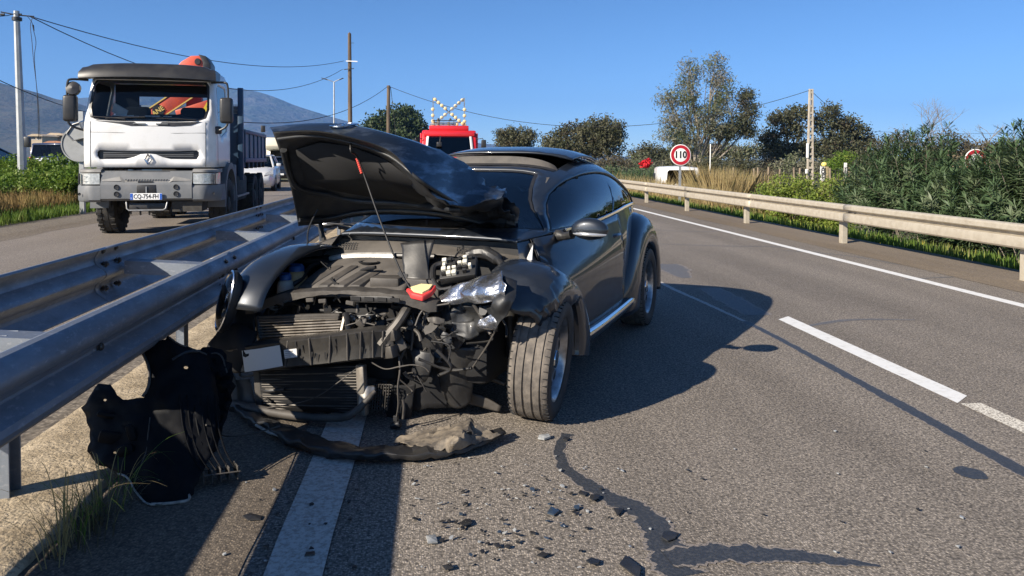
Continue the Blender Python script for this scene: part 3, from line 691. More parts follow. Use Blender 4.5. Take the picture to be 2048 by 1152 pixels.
# ---- wheels
def wheel(name_parent, c, s, steer=0.0, camber=0.0, dusty=True):
    R0 = Matrix.Rotation(steer, 3, 'Z') @ Matrix.Rotation(camber, 3, 'Y') @ Matrix(((0, 0, s), (0, 1, 0), (1, 0, 0)))   # lathe axis -> outward
    w = bpy.data.objects.new('wheel', None); COL.objects.link(w); w.parent = CAR
    prof = [(.232, -.098), (.262, -.112), (.300, -.113), (.321, -.104), (.328, -.092)]
    for g in (-.068, -.024, .024, .068):
        prof += [(.3315, g - .020), (.332, g - .006), (.3245, g - .005), (.3245, g + .005), (.332, g + .006)]
    prof += [(.328, .092), (.321, .104), (.300, .113), (.262, .112), (.232, .098)]
    t = MB().lathe(prof, c, R0, 72)
    # shoulder sipes
    tread = t.build('tyre', MATS['tyre_tread'], w, smooth=25)
    sd = MB()
    for sg in (1, -1):
        sd.lathe([(.229, sg * .100), (.262, sg * .1135), (.300, sg * .1145), (.3205, sg * .1055)], c, R0, 60)
    sd.build('tyre_wall', MATS['tyre_side'], w, smooth=60)
    sp = MB()
    for k in range(54):
        a = 2 * PI * k / 54
        for sg in (1, -1):
            ctr = Vector(c) + R0 @ Vector((math.cos(a) * .3265, math.sin(a) * .3265, sg * .094))
            ax = R0 @ Vector((math.cos(a), math.sin(a), 0)); tg = R0 @ Vector((-math.sin(a), math.cos(a), 0)); az = R0 @ Vector((0, 0, 1))
            sp.box(ctr, (.008, .004, .030), M=Matrix((ax, tg, az)).transposed())
    struct(sp.build('tread_sipes', MATS['matt_black'], w, smooth=0), 'stuff')
    r = MB().lathe([(.228, -.095), (.222, -.09), (.205, -.06), (.20, .05), (.214, .086), (.236, .099), (.240, .094), (.232, .080), (.216, .066), (.206, .05), (.19, .045), (.165, .058), (.12, .063), (.085, .060), (.078, .072), (.05, .076), (0, .077)], c, R0, 40)
    rim = r.build('rim', MATS['rim_silver'], w, smooth=40)
    sl = MB()
    for k in range(10):
        a = 2 * PI * k / 10; ctr = Vector(c) + R0 @ Vector((math.cos(a) * .145, math.sin(a) * .145, .0615))
        ax = R0 @ Vector((math.cos(a), math.sin(a), 0)); tg = R0 @ Vector((-math.sin(a), math.cos(a), 0)); az = R0 @ Vector((0, 0, 1))
        M = Matrix((ax * .022, tg * .030, az)).transposed()
        sl.lathe([(0, .002), (.9, .002), (1, 0)], ctr, M, 12)
    struct(sl.build('rim_slots', MATS['matt_black'], rim, smooth=0), 'stuff')
    MB().lathe([(.052, .0775), (.050, .083), (.03, .087), (0, .088)], c, R0, 20).build('hub_cap', MATS['chrome'], w, smooth=40)
    return w
wheel('fl', (.785, .015, .328), 1, rad(6), rad(5))
wheel('fr', (-.77, .0, .330), -1, rad(4), 0)
for s in (1, -1): wheel('r', (s * .785, 2.537, .330), s)
# dark inner wheel houses and floor
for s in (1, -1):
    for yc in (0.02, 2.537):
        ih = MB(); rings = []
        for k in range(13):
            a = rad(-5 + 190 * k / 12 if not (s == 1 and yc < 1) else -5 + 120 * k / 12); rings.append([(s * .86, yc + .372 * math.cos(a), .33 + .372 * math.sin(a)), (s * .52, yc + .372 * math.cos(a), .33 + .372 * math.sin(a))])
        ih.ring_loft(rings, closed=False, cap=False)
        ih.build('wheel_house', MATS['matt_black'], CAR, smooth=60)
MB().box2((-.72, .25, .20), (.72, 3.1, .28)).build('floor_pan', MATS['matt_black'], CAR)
MB().box2((-.66, .20, .28), (.66, .26, .93)).build('bulkhead', MATS['black_plastic'], CAR)

# ---- mirrors
for s in (1, -1):
    m = MB(); c0 = Vector((s * .925, .44, 1.00)); rings = []
    for i in range(11):
        t = i / 10; a = t * PI
        yy = -.085 * math.cos(a) if True else 0; r = math.sin(a) ** .6 if 0 < i < 10 else .02
        rings.append([c0 + Vector((s * (.115 * r * math.cos(b) + .01), -.055 + .075 * (t if t < 1 else 1) * 1.0 * .95 if False else yy * .55, .072 * r * (math.sin(b) if math.sin(b) > 0 else math.sin(b) * .85))) for b in [2 * PI * k / 20 for k in range(20)]])
    mo = m.ring_loft(rings).build('wing_mirror', MATS['car_paint'], CAR, smooth=180)
    MB().tube([c0 + Vector((-s * .10, .0, -.030)), c0 + Vector((-s * .15, .02, -.045)), c0 + Vector((-s * .21, .05, -.045))], [.030, .026, .035], 10, smooth=4).build('mirror_stalk', MATS['black_plastic'], mo)
    b = MB(); P = [c0 + Vector((s * (-.085 + .2 * k / 8), -.049 + .03 * ((k - 4) / 4) ** 2 * 1.0, -.022 - .004 * k / 8)) for k in range(9)]
    b.tube(P, [.006, .010, .011, .011, .011, .011, .010, .009, .005], 8).build('mirror_indicator', MATS['lens_clear'], mo)
    MB().lathe([(0, .002), (.9, .002), (1, 0)], c0 + Vector((s * .01, .048, 0)), Matrix(((.1, 0, 0), (0, 0, 1), (0, .06, 0))), 20).build('mirror_glass', MATS['mirror_glassface'], mo)

# ---- interior
it = MB(); it.box2((-.64, .28, .80), (.64, .62, .955)); it.build('dashboard', MATS['black_plastic'], CAR, bev=.05, seg=3)
MB().lathe([(.175, -.012), (.188, 0), (.175, .012), (.163, 0)], (.34, .74, .92), Matrix.Rotation(rad(-65), 3, 'X'), 28, loop=True).build('steering_wheel', MATS['black_plastic'], CAR)
for x in (.36, -.36):
    st = MB(); rings = []
    for (y, z, w, d) in ((1.02, .45, .24, .06), (1.30, .46, .25, .08), (1.38, .55, .25, .10), (1.46, .8, .25, .08), (1.52, 1.02, .22, .06), (1.54, 1.06, .13, .05), (1.55, 1.10, .12, .05), (1.57, 1.22, .11, .045), (1.57, 1.245, .05, .02)):
        rings.append([(x + w * math.cos(b), y + d * math.sin(b), z) for b in [2 * PI * k / 14 for k in range(14)]])
    st.ring_loft(rings).build('seat', MATS['seat_cloth'], CAR, smooth=60)
    MB().box((x, 1.20, .44), (.48, .50, .14)).build('seat_cushion', MATS['seat_cloth'], CAR, bev=.05, seg=3)
MB().box((0, 2.35, .62), (1.15, .2, .6), M=Matrix.Rotation(rad(-12), 3, 'X')).build('rear_seat', MATS['seat_cloth'], CAR, bev=.06, seg=3)
MB().box((0, .86, 1.22), (.20, .03, .06)).build('rear_view_mirror', MATS['black_plastic'], CAR, bev=.012)
MB().box((.33, 0.90, 1.265), (.36, .14, .012), M=Matrix.Rotation(rad(24), 3, 'X')).build('sun_visor', MATS['grey_plastic'], CAR, bev=.004)
MB().box((-.33, 0.90, 1.265), (.36, .14, .012), M=Matrix.Rotation(rad(24), 3, 'X')).build('sun_visor', MATS['grey_plastic'], CAR, bev=.004)

# ---- bonnet: raised, its left half crumpled and folded over
def net(rows, k=6, crump=None):
    A = [spline(r, k) for r in rows]; cols = list(zip(*A)); B = [spline(list(c), k) for c in cols]   # B[col][row]
    nu, nv = len(B) - 1, len(B[0]) - 1; s = MB()
    for j in range(nv + 1):
        for i in range(nu + 1):
            p = B[i][j]
            s.v.append(tuple(crump(p, i / nu, j / nv) if crump else p))
    n = nu + 1; s.f = [(j * n + i, j * n + i + 1, (j + 1) * n + i + 1, (j + 1) * n + i) for j in range(nv) for i in range(nu)]
    return s
def row(ps): return [cy(u, v, y) for u, v, y in ps]
H_rear = row([(597, 452, .02), (650, 446, .24), (720, 432, .33), (800, 429, .36), (900, 438, .36), (990, 465, .38), (1056, 492, .42)])
H_2 = row([(591, 420, -.02), (650, 405, .14), (720, 398, .19), (800, 402, .21), (900, 418, .24), (985, 438, .30), (1042, 452, .38)])
H_3 = row([(580, 370, -.13), (640, 352, -.06), (715, 347, -.01), (800, 362, .02), (890, 392, .06), (970, 415, .18), (1022, 424, .30)])
H_4 = row([(563, 312, -.28), (630, 300, -.25), (710, 303, -.22), (780, 332, -.20), (842, 388, -.12), (915, 420, .03), (1008, 408, .20)])
H_lip = row([(546, 264, -.45), (625, 261, -.50), (705, 275, -.52), (785, 305, -.50), (842, 368, -.42), (915, 414, -.16), (1003, 398, .12)])
H_top = row([(541, 255, -.38), (620, 247, -.40), (700, 249, -.40), (790, 270, -.36), (880, 300, -.12), (948, 340, .10), (1010, 380, .26)])
def crumple(p, u, v, s=1.0):
    q = max(0.0, (u - .5) / .5); e = q * q * (3 - 2 * q)
    n1 = .35 - 1.6 * abs(noise.noise(p * 5.0 + Vector((1, 9, 3)))); n2 = .3 - 1.6 * abs(noise.noise(p * 12.0)); n3 = noise.noise(p * 26)
    return p + Vector((.25 * n2, n1, .7 * n1 + .4 * n2)) * .060 * e + Vector((n3, n2, n3)) * .016 * e
inner = net([H_rear, H_2, H_3, H_4, H_lip], 8, crumple)
HB = inner.build('bonnet', MATS['car_paint_dusty'], CAR, smooth=24, solid=.004, off=0)
HB['label'] = 'raised bonnet with its crumpled left half folded over'
back = lambda R, d: [p + Vector((0, d * .8, d * .6)) for p in R]
outer = net([back(H_rear, .012), back(H_2, .035), back(H_3, .05), back(H_4, .06), H_top, [p + Vector((0, -.004, .001)) for p in H_lip]], 6, crumple)
outer.build('outer_skin', MATS['scraped_paint'], HB, smooth=17)
# underside: stamped frame ridge and black pad
def onhood(u, v): # approximate underside depth along a photo point, from the net rows
    best = None
    for p in inner.v:
        w = Vector((CT.x + _c * p[0] + _s * p[1], CT.y - _s * p[0] + _c * p[1], p[2])); d = w - Vector((0, 0, CH)); f = d.dot(FWD)
        uu = PX + F * d.dot(RIGHT) / f; vv = PY - F * d.dot(UP) / f; e = (uu - u) ** 2 + (vv - v) ** 2
        if best is None or e < best[0]: best = (e, p[1])
    return cy(u, v, best[1] - .012)
rd = MB(); P = spline([onhood(*q) for q in [(567, 300), (578, 345), (592, 372), (625, 384), (660, 390), (690, 398), (730, 403), (790, 406), (850, 412), (900, 418), (950, 424)]], 5)
rd.tube(P, .020, 10).build('frame_ridge', MATS['car_paint_dusty'], HB, smooth=60)
rd = MB(); P = spline([onhood(*q) for q in [(598, 440), (660, 436), (720, 424), (800, 421), (900, 430), (980, 452), (1035, 470)]], 5)
rd.tube(P, .014, 8).build('frame_ridge', MATS['car_paint_dusty'], HB, smooth=60)
rd = MB(); P = spline([onhood(*q) for q in [(556, 278), (625, 272), (705, 286), (780, 313), (842, 362), (915, 408)]], 5)
rd.tube(P, .010, 8).build('frame_ridge', MATS['car_paint_dusty'], HB, smooth=60)
pad_px = [(592, 300), (640, 285), (700, 292), (770, 318), (825, 362), (880, 400), (840, 404), (760, 397), (700, 386), (650, 376), (610, 360)]
pd = MB(); C3 = [onhood(*q) for q in pad_px]; pd.add(C3 + [sum(C3, Vector()) / len(C3)], [(i, (i + 1) % len(C3), len(C3)) for i in range(len(C3))])
pd.build('insulation_pad', MATS['matt_black'], HB, smooth=60, solid=.008)
def badge():
    b = MB(); c = cy(688, 251, -.43); M = Matrix.Rotation(rad(9), 3, 'X') @ Matrix.Diagonal((1.45, 1.45, 1))
    b.lathe([(.052, 0), (.055, .006), (.047, .008), (.045, .002)], c, M, 28, loop=True)
    def st(a, q): b.bar(c + M @ Vector((a[0], a[1], .005)), c + M @ Vector((q[0], q[1], .005)), .008, .006, up=M @ Vector((0, 0, 1)))
    st((-.022, .040), (0, .006)); st((.022, .040), (0, .006)); st((-.040, .020), (-.018, -.040)); st((.040, .020), (.018, -.040)); st((-.018, -.040), (0, -.006)); st((.018, -.040), (0, -.006))
    b.build('badge', MATS['chrome'], HB, smooth=40)
badge()
# prop rod
r = MB(); a = onhood(702, 285); b = cy(828, 588, -.40)
P = [a, a + Vector((.02, -.03, -.05)), cy(718, 322, -.34), cy(760, 440, -.36), cy(800, 540, -.39), b]
r.tube(P, .0055, 8, smooth=4).build('prop_rod', MATS['black_plastic'], CAR, smooth=60)
r = MB(); q0 = cy(714, 318, -.342); q1 = cy(723, 346, -.345)
for k in range(8): r.lathe([(.005, -.004), (.0085, -.002), (.0085, .002), (.005, .004)], q0 + (q1 - q0) * (k / 7), (q1 - q0).to_track_quat('Z', 'X').to_matrix(), 10)
r.tube([q0, q1], .0062, 8).build('rod_grip', MATS['rod_red'], CAR, smooth=40)

# ---- engine bay
def quad(name, pts, m, n=(14, 6), wob=0.0, solid=.006, parent=CAR, seed=0, k=4):
    """sheet through two rows of (u, v, y) points"""
    rows = [row(r) for r in pts]
    def cr(p, u, v):
        a = .3 - 1.5 * abs(noise.noise(p * 9 + Vector((seed, 0, 0)))); b = noise.noise(p * 9 + Vector((0, seed, 5))); c = .3 - 1.5 * abs(noise.noise(p * 21 + Vector((2, 0, seed))))
        return p + Vector((a, b, noise.noise(p * 11 + Vector((2, 0, seed))))) * wob + Vector((b, c, a)) * wob * .45
    return net(rows, k, cr if wob else None).build(name, m, parent, smooth=60, solid=solid, off=0)
cowl = quad('cowl_panel', [[(590, 518, .0), (640, 511, .04), (720, 507, .06), (800, 506, .08), (900, 512, .10), (1000, 524, .10), (1050, 528, .12)], [(600, 507, .02), (645, 500, .08), (720, 497, .10), (800, 496, .12), (900, 503, .14), (1000, 513, .16), (1050, 515, .2)], [(628, 488, .10), (660, 484, .14), (720, 483, .18), (800, 482, .20), (900, 488, .24), (1000, 498, .28), (1052, 500, .34)], [(670, 474, .24), (690, 470, .27), (740, 470, .30), (800, 471, .32), (900, 476, .36), (1000, 485, .40), (1050, 490, .44)]], MATS['grey_plastic'])
hl = MB()
for i in range(15):
    for j in range(4):
        p = cy(637 + i * 5.2 + j * 1.5, 498 - j * 3.3, .085 + .02 * j) + Vector((0, -.012, .008)); hl.lathe([(0, .001), (.0055, .001), (.006, 0)], p, Matrix.Rotation(rad(60), 3, 'X'), 8)
for i in range(9):
    for j in range(3):
        p = cy(917 + i * 4.5, 506 - j * 4, .13 + .02 * j) + Vector((0, -.012, .008)); hl.lathe([(0, .001), (.005, .001), (.006, 0)], p, Matrix.Rotation(rad(60), 3, 'X'), 8)
struct(hl.build('vent_holes', MATS['matt_black'], cowl, smooth=0), 'stuff')
r = MB(); r.tube([cy(586, 514, -.02), cy(604, 522, -.02), cy(650, 518, .03), cy(720, 512, .05), cy(800, 511, .07), cy(870, 513, .08)], .017, 8, smooth=6).build('rubber_seal', MATS['black_plastic'], CAR)
r = MB(); r.tube([cy(676, 452, .30), cy(700, 458, .28), cy(735, 468, .24), cy(785, 487, .20)], [.007, .010, .012, .014], 8, smooth=5); r.tube([cy(728, 455, .30), cy(690, 449, .34), cy(655, 447, .37)], .006, 6).build('wiper', MATS['black_plastic'], CAR)
r = MB(); r.tube([cy(1000, 520, .20), cy(960, 506, .25), cy(905, 490, .30), cy(865, 480, .33)], [.014, .012, .009, .007], 8, smooth=5); r.tube([cy(780, 479, .36), cy(850, 482, .36), cy(948, 491, .36)], .006, 6).build('wiper', MATS['black_plastic'], CAR)
# engine cover with raised ribs
E_f = [(598, 575, -.34), (680, 574, -.33), (760, 578, -.31), (808, 584, -.30)]; E_m = [(632, 545, -.20), (700, 541, -.19), (770, 545, -.17), (830, 552, -.15)]; E_b = [(664, 524, -.06), (720, 519, -.05), (790, 522, -.03), (842, 528, -.02)]
ec = quad('engine_cover', [[(590, 596, -.36), (680, 594, -.36), (760, 598, -.34), (812, 604, -.33)], E_f, E_m, E_b, [(668, 522, .0), (722, 517, .0), (792, 519, .02), (845, 525, .03)]], MATS['grey_plastic'], solid=.012)
for (a, b) in (((606, 571), (672, 534)), ((640, 571), (702, 534)), ((672, 571), (735, 536)), ((703, 571), (752, 543))):
    rb = MB(); p0 = cy(a[0], a[1], -.345); p1 = cy(b[0], b[1], -.165)
    rb.add([p0 + Vector((-.010, 0, .004)), p0 + Vector((.052, 0, .006)), p1 + Vector((.048, 0, .014)), p1 + Vector((0, 0, .012)), p0 + Vector((-.016, -.01, -.03)), p0 + Vector((.058, -.01, -.03)), p1 + Vector((.055, .01, -.03)), p1 + Vector((-.006, .01, -.03))], [(0, 1, 2, 3), (4, 5, 1, 0), (5, 6, 2, 1), (6, 7, 3, 2), (7, 4, 0, 3)])
    rb.build('rib', MATS['dusty_plastic'], ec, bev=.004)
MB().lathe([(.05, .0), (.056, .008), (.045, .010), (.04, -.01), (0, -.012)], cy(738, 530, -.10) + Vector((0, 0, .012)), Matrix(((1.2, 0, 0), (0, .9, 0), (0, 0, 1))), 24).build('filler_recess', MATS['matt_black'], ec)
_t0 = cy(672, 541, -.21); _t1 = cy(716, 540, -.21)
r = MB(); P = [cy(662, 519, .02), cy(700, 514, .03), cy(745, 513, .04), cy(790, 514, .05)]
r.tube(P, .026, 10, smooth=6).build('heat_duct', MATS['silver_duct'], CAR)
def tank(name, u, v, y, r, h, m):
    c = cy(u, v, y); t = bpy.data.objects.new(name, None); COL.objects.link(t); t.parent = CAR
    MB().lathe([(0, -h), (r * .9, -h), (r, -h * .85), (r, -h * .2), (r * .85, 0), (r * .6, .012), (0, .014)], c, None, 22).build('tank_body', m, t, smooth=50)
    MB().lathe([(0, .045), (r * .58, .044), (r * .68, .036), (r * .70, .012), (r * .66, .010)], c, None, 20).build('tank_cap', MATS['blue_cap'], t, smooth=40)
    b = MB(); b.bar(c + Vector((-r * .6, 0, .048)), c + Vector((r * .6, 0, .048)), .012, .012).build('cap_grip', MATS['blue_cap'], t)
tank('coolant_tank', 593, 545, -.17, .066, .12, MATS['tan_tank']); tank('washer_tank', 571, 563, -.26, .050, .12, MATS['white_tank'])
r = MB(); r.tube([cy(560, 585, -.3), cy(600, 560, -.2), cy(620, 535, -.1), cy(650, 520, .0)], .016, 8, smooth=5)
r.tube([cy(610, 525, -.05), cy(640, 522, -.04), cy(665, 530, -.06)], .02, 8, smooth=4).build('coolant_hose', MATS['black_plastic'], CAR)
# black flap and battery box
quad('battery_cover', [[(806, 560, -.22), (835, 562, -.22), (862, 565, -.20)], [(806, 520, -.16), (832, 522, -.16), (858, 522, -.14)], [(803, 486, -.10), (835, 481, -.10), (869, 479, -.08)]], MATS['black_plastic'], wob=.008)
b = MB(); c = cy(840, 560, -.20); b.box(c + Vector((0, .06, -.09)), (.26, .18, .20)); b.build('battery', MATS['dusty_plastic'], CAR, bev=.012)
b = MB(); c = cy(775, 556, -.24); b.box(c + Vector((0, 0, -.02)), (.17, .12, .06), rz=.2); b.build('intake_box', MATS['dusty_plastic'], CAR, bev=.012)
# air filter, flung forward
b = MB(); P = [cy(*q) for q in [(812, 577, -.40), (842, 568, -.34), (873, 570, -.32), (864, 582, -.39), (845, 592, -.44), (822, 586, -.44)]]
n = len(P); b.add(P + [p + Vector((0, 0, -.03)) for p in P], [tuple(range(n)), tuple(range(n, 2 * n))[::-1]] + [(i, (i + 1) % n, n + (i + 1) % n, n + i) for i in range(n)])
af = b.build('air_filter', MATS['filter_red'], CAR, bev=.006)
b = MB(); c = sum(P, Vector()) / n; Q = [c + (p - c) * .72 + Vector((0, 0, .010)) for p in P]; b.add(Q + [p - Vector((0, 0, .012)) for p in Q], [tuple(range(n)), tuple(range(n, 2 * n))[::-1]] + [(i, (i + 1) % n, n + (i + 1) % n, n + i) for i in range(n)]); b.build('filter_paper', MATS['filter_paper'], af)
# fuse box, torn open, with relays
fb = bpy.data.objects.new('fuse_box', None); COL.objects.link(fb); fb.parent = CAR
c = cy(918, 540, -.20); X = (cy(945, 538, -.10) - cy(892, 545, -.14)).normalized(); Zf = Vector((0, -.62, .78)); Zf = (Zf - X * Zf.dot(X)).normalized(); Yf = Zf.cross(X); MF = Matrix((X, Yf, Zf)).transposed()
MB().box(c, (.20, .15, .05), M=MF).build('box_body', MATS['relay_black'], fb, bev=.008)
random.seed(3)
for i in range(6):
    for j in range(4):
        if random.random() < .18: continue
        p = c + MF @ Vector((-.075 + i * .029, -.05 + j * .033, .030 + random.random() * .008)); w = random.choice(((.016, .022), (.022, .016), (.024, .024)))
        MB().box(p, (w[0], w[1], .03), M=MF).build('relay', MATS['relay_white'] if random.random() < .75 else MATS['relay_black'], fb, bev=.002, seg=1)
r = MB(); r.tube([cy(866, 560, -.22), cy(868, 535, -.14), cy(890, 525, -.10), cy(905, 517, -.06)], .018, 8, smooth=6); r.tube([cy(866, 558, -.22), cy(880, 578, -.26), cy(905, 575, -.28)], .012, 8, smooth=5).build('cable_duct', MATS['black_plastic'], CAR)
r = MB(); r.tube([cy(935, 510, .05), cy(965, 505, .06), cy(990, 515, .03), cy(1005, 530, -.02)], [.03, .04, .035, .02], 10, smooth=6).build('intake_hose', MATS['black_plastic'], CAR)
quad('corner_plate', [[(1050, 528, .10), (1064, 528, .10)], [(1056, 512, .13), (1065, 505, .13)], [(1063, 497, .17), (1066, 490, .17)]], MATS['primer_white'], k=3, solid=.004)
# radiator support (slam panel), bent
SPx = [(496, 616, -.50), (520, 603, -.50), (552, 591, -.48), (600, 583, -.46), (650, 580, -.45), (685, 580, -.44), (740, 583, -.43), (800, 588, -.42), (845, 597, -.40), (878, 606, -.36)]
P = spline([cy(*q) for q in SPx], 5); s = MB(); rings = []
for i, p in enumerate(P):
    t = i / (len(P) - 1); h = .035 + .018 * math.sin(t * 9) + .006 * noise.noise(p * 30); j = Vector((0, noise.noise(p * 8) * .012, noise.noise(p * 11) * .010))
    p = p + j; rings.append([p + Vector((0, .05, .004)), p + Vector((0, .045, .012)), p + Vector((0, 0, .010)), p + Vector((0, -.022, .0)), p + Vector((0, -.024, -h)), p + Vector((0, -.016, -h)), p + Vector((0, -.008, -.012)), p + Vector((0, .04, -.006))])
s.ring_loft(rings).build('radiator_support', MATS['dark_metal'], CAR, smooth=40)
for (u, v) in ((560, 606), (620, 600), (645, 602), (700, 606)):
    MB().box(cy(u, v, -.485), (.05, .012, .022), M=Matrix.Rotation(.15 * math.sin(u), 3, 'Y')).build('bracket', MATS['dusty_plastic'], CAR, bev=.003, seg=1)
b = MB(); c = cy(745, 598, -.45); b.box(c, (.26, .03, .035), M=Matrix.Rotation(rad(-3), 3, 'Y')); b.build('latch_panel', MATS['black_plastic'], CAR, bev=.004)
for k in range(4): MB().box(cy(712 + 26 * k, 597 + k, -.468), (.055, .006, .020)).build('slot', MATS['matt_black'], CAR)
r = MB(); r.tube([cy(540, 640, -.40), cy(560, 616, -.36), cy(590, 606, -.34), cy(612, 618, -.36), cy(616, 640, -.40)], .014, 10, smooth=6).build('radiator_hose', MATS['black_plastic'], CAR)
r = MB(); r.tube([cy(640, 620, -.36), cy(675, 625, -.38), cy(730, 636, -.38), cy(770, 628, -.36)], .012, 8, smooth=6).build('radiator_hose', MATS['black_plastic'], CAR)
MB().lathe([(0, .02), (.03, .018), (.034, .0), (.03, -.03)], cy(670, 622, -.36), None, 18).build('pulley', MATS['dark_metal'], CAR)
b = MB(); b.box(cy(690, 633, -.40), (.16, .04, .018), M=Matrix.Rotation(rad(6), 3, 'Y')); b.build('plastic_duct', MATS['aluminium'], CAR, bev=.006)
# cooling stack seen over the beam
cs = bpy.data.objects.new('intercooler', None); COL.objects.link(cs); cs.parent = CAR
for k in range(8):
    v = 632 + 5.6 * k; y = -.50 - .006 * k
    a = cy(514 + k * .6, v + 2, y); c2 = cy(682 - k * 2 + (10 if k > 2 else 0), v - (3 if k < 2 else 6), y + .05)
    MB().bar(a, c2, .035 if k < 2 else .022, .016 if k < 2 else .009).build('cooling_tube', MATS['dark_metal'] if k < 2 else MATS['fin_metal'], cs, bev=.003, seg=1)
MB().bar(cy(514, 632, -.50), cy(520, 680, -.53), .02, .05).build('end_tank', MATS['black_plastic'], cs, bev=.006)
MB().bar(cy(690, 626, -.44), cy(696, 668, -.47), .03, .05).build('end_tank', MATS['black_plastic'], cs, bev=.006)
MB().bar(cy(689, 633, -.455), cy(682, 664, -.50), .012, .012).build('pipe', MATS['fin_metal'], cs)
b = MB(); random.seed(11)
for k in range(9):
    c = cy(700 + random.random() * 50, 628 + random.random() * 34, -.40 - random.random() * .06); MB().box(c, (.03 + .04 * random.random(), .03, .02 + .03 * random.random()), M=Matrix.Rotation(random.random() * 1.5, 3, 'Y') @ Matrix.Rotation(random.random(), 3, 'Z')).build('broken_bracket', random.choice((MATS['dusty_plastic'], MATS['aluminium'], MATS['black_plastic'], MATS['dark_metal'])), CAR, bev=.004, seg=1)
# bumper beam, bent back on the struck side
BT = [(424, 702, -.66), (470, 697, -.67), (520, 689, -.66), (580, 682, -.64), (640, 675, -.61), (700, 667, -.57), (745, 662, -.53), (782, 664, -.48)]
BB = [(432, 748, -.66), (475, 746, -.67), (520, 742, -.66), (580, 735, -.64), (640, 730, -.61), (700, 722, -.57), (745, 717, -.53), (782, 716, -.48)]
T_, B_ = spline([cy(*q) for q in BT], 6), spline([cy(*q) for q in BB], 6); rings = []; s = MB()
for i, (a, b) in enumerate(zip(T_, B_)):
    t = i / (len(T_) - 1); j = .006 * noise.noise(a * 18) + (.012 * noise.noise(a * 30) if t > .8 else 0); m = (a + b) / 2
    rings.append([a + Vector((0, .085, .012)), a + Vector((0, .01, .006)), a + Vector((0, -.004 + j, -.004)), m + Vector((0, .004 + j, .012)), m + Vector((0, .006 + j, -.01)), b + Vector((0, -.002 + j, .006)), b + Vector((0, .012, -.004)), b + Vector((0, .085, -.008))])
beam = s.ring_loft(rings).build('bumper_beam', MATS['beam_black'], CAR, smooth=40)
def on_beam(t, h, d=-.010):
    q = t * (len(T_) - 1); i = min(int(q), len(T_) - 2); f = q - i; a = T_[i].lerp(T_[i + 1], f); b = B_[i].lerp(B_[i + 1], f); return a.lerp(b, h) + Vector((0, d, 0))
for t in (.42, .52, .62, .70, .78, .86, .93):
    MB().bar(on_beam(t, -.02, .0), on_beam(t + .012 * math.sin(t * 40), .98, .0), .010, .016, up=(0, 1, 0)).build('beam_rib', MATS['dusty_plastic'], beam, bev=.003, seg=1)
def sheet(name, pts, m, parent, d=.002):
    b = MB(); n = len(pts); b.add(list(pts) + [p + Vector((0, d, 0)) for p in pts], [tuple(range(n)), tuple(range(n, 2 * n))[::-1]] + [(i, (i + 1) % n, n + (i + 1) % n, n + i) for i in range(n)]); return b.build(name, m, parent, smooth=0)
sheet('white_plate', [on_beam(.19, .12), on_beam(.29, .14), on_beam(.385, .10), on_beam(.40, .90), on_beam(.30, .95), on_beam(.20, .98)], MATS['primer_white'], beam)
lb = sheet('label_sticker', [on_beam(.405, .30), on_beam(.465, .30), on_beam(.468, .62), on_beam(.41, .63)], MATS['white_sticker'], beam)
for k in range(4): sheet('print_line', [on_beam(.412, .36 + .07 * k, -.0115), on_beam(.448 - .01 * (k % 2), .36 + .07 * k, -.0115), on_beam(.448 - .01 * (k % 2), .385 + .07 * k, -.0115), on_beam(.412, .385 + .07 * k, -.0115)], MATS['sticker_print'], lb, .0005)
random.seed(5)
for k in range(26):
    t = .45 + .52 * random.random(); h = random.random() * .6; sheet('mud_streak', [on_beam(t, h, -.0075), on_beam(t + .008, h, -.0075), on_beam(t + .006, h + .15 + .25 * random.random(), -.0075), on_beam(t + .002, h + .2, -.0075)], MATS['matt_black'], beam, .0005)
# black foam and bracket at the sound end
quad('foam_block', [[(436, 662, -.60), (452, 652, -.58), (480, 652, -.56), (512, 660, -.56)], [(421, 700, -.64), (445, 694, -.66), (475, 692, -.65), (505, 694, -.64)], [(430, 736, -.63), (450, 742, -.66), (475, 744, -.66), (500, 740, -.64)]], MATS['matt_black'], wob=.03, solid=.03)
quad('inner_arch', [[(470, 560, -.42), (500, 575, -.40), (530, 585, -.38)], [(450, 620, -.50), (480, 625, -.46), (515, 625, -.42)], [(432, 680, -.58), (465, 685, -.54), (510, 680, -.48)]], MATS['black_plastic'], wob=.02, solid=.006, k=6)
# crushed end of the beam: rusty crumple box
for k in range(7):
    random.seed(40 + k); c = cy(760 + random.random() * 45, 668 + random.random() * 40, -.48 + random.random() * .08)
    MB().box(c, (.05 + .05 * random.random(), .05, .03 + .04 * random.random()), M=Matrix.Rotation(random.random() * 2, 3, 'Y') @ Matrix.Rotation(random.random() * 2, 3, 'X')).build('crumpled_metal', MATS['dark_metal'], CAR, bev=.006)
# lower radiator with its fins
LR0, LR1 = [(520, 738), (717, 730)], [(528, 818), (722, 826)]
lr = quad('radiator', [[(520, 738, -.52), (620, 734, -.50), (717, 730, -.47)], [(528, 818, -.52), (625, 822, -.50), (722, 826, -.47)]], MATS['matt_black'], k=3, solid=.03)
for k in range(17):
    f = k / 16; a = cy(521 + 7 * f, 740 + 77 * f, -.535); b = cy(716 + 5 * f, 733 + 91 * f, -.485)
    m_ = a.lerp(b, .5) + Vector((0, .004 * math.sin(k * 2.1), .004 * math.sin(k * 1.7)))
    MB().tube([a, m_, b], .0042, 6).build('fin', MATS['fin_shaded'], lr, smooth=60)
MB().bar(cy(722, 728, -.48), cy(727, 830, -.48), .04, .05).build('end_tank', MATS['fin_metal'], lr, bev=.008)
MB().bar(cy(515, 735, -.52), cy(523, 822, -.52), .03, .05).build('end_tank', MATS['dusty_plastic'], lr, bev=.008)
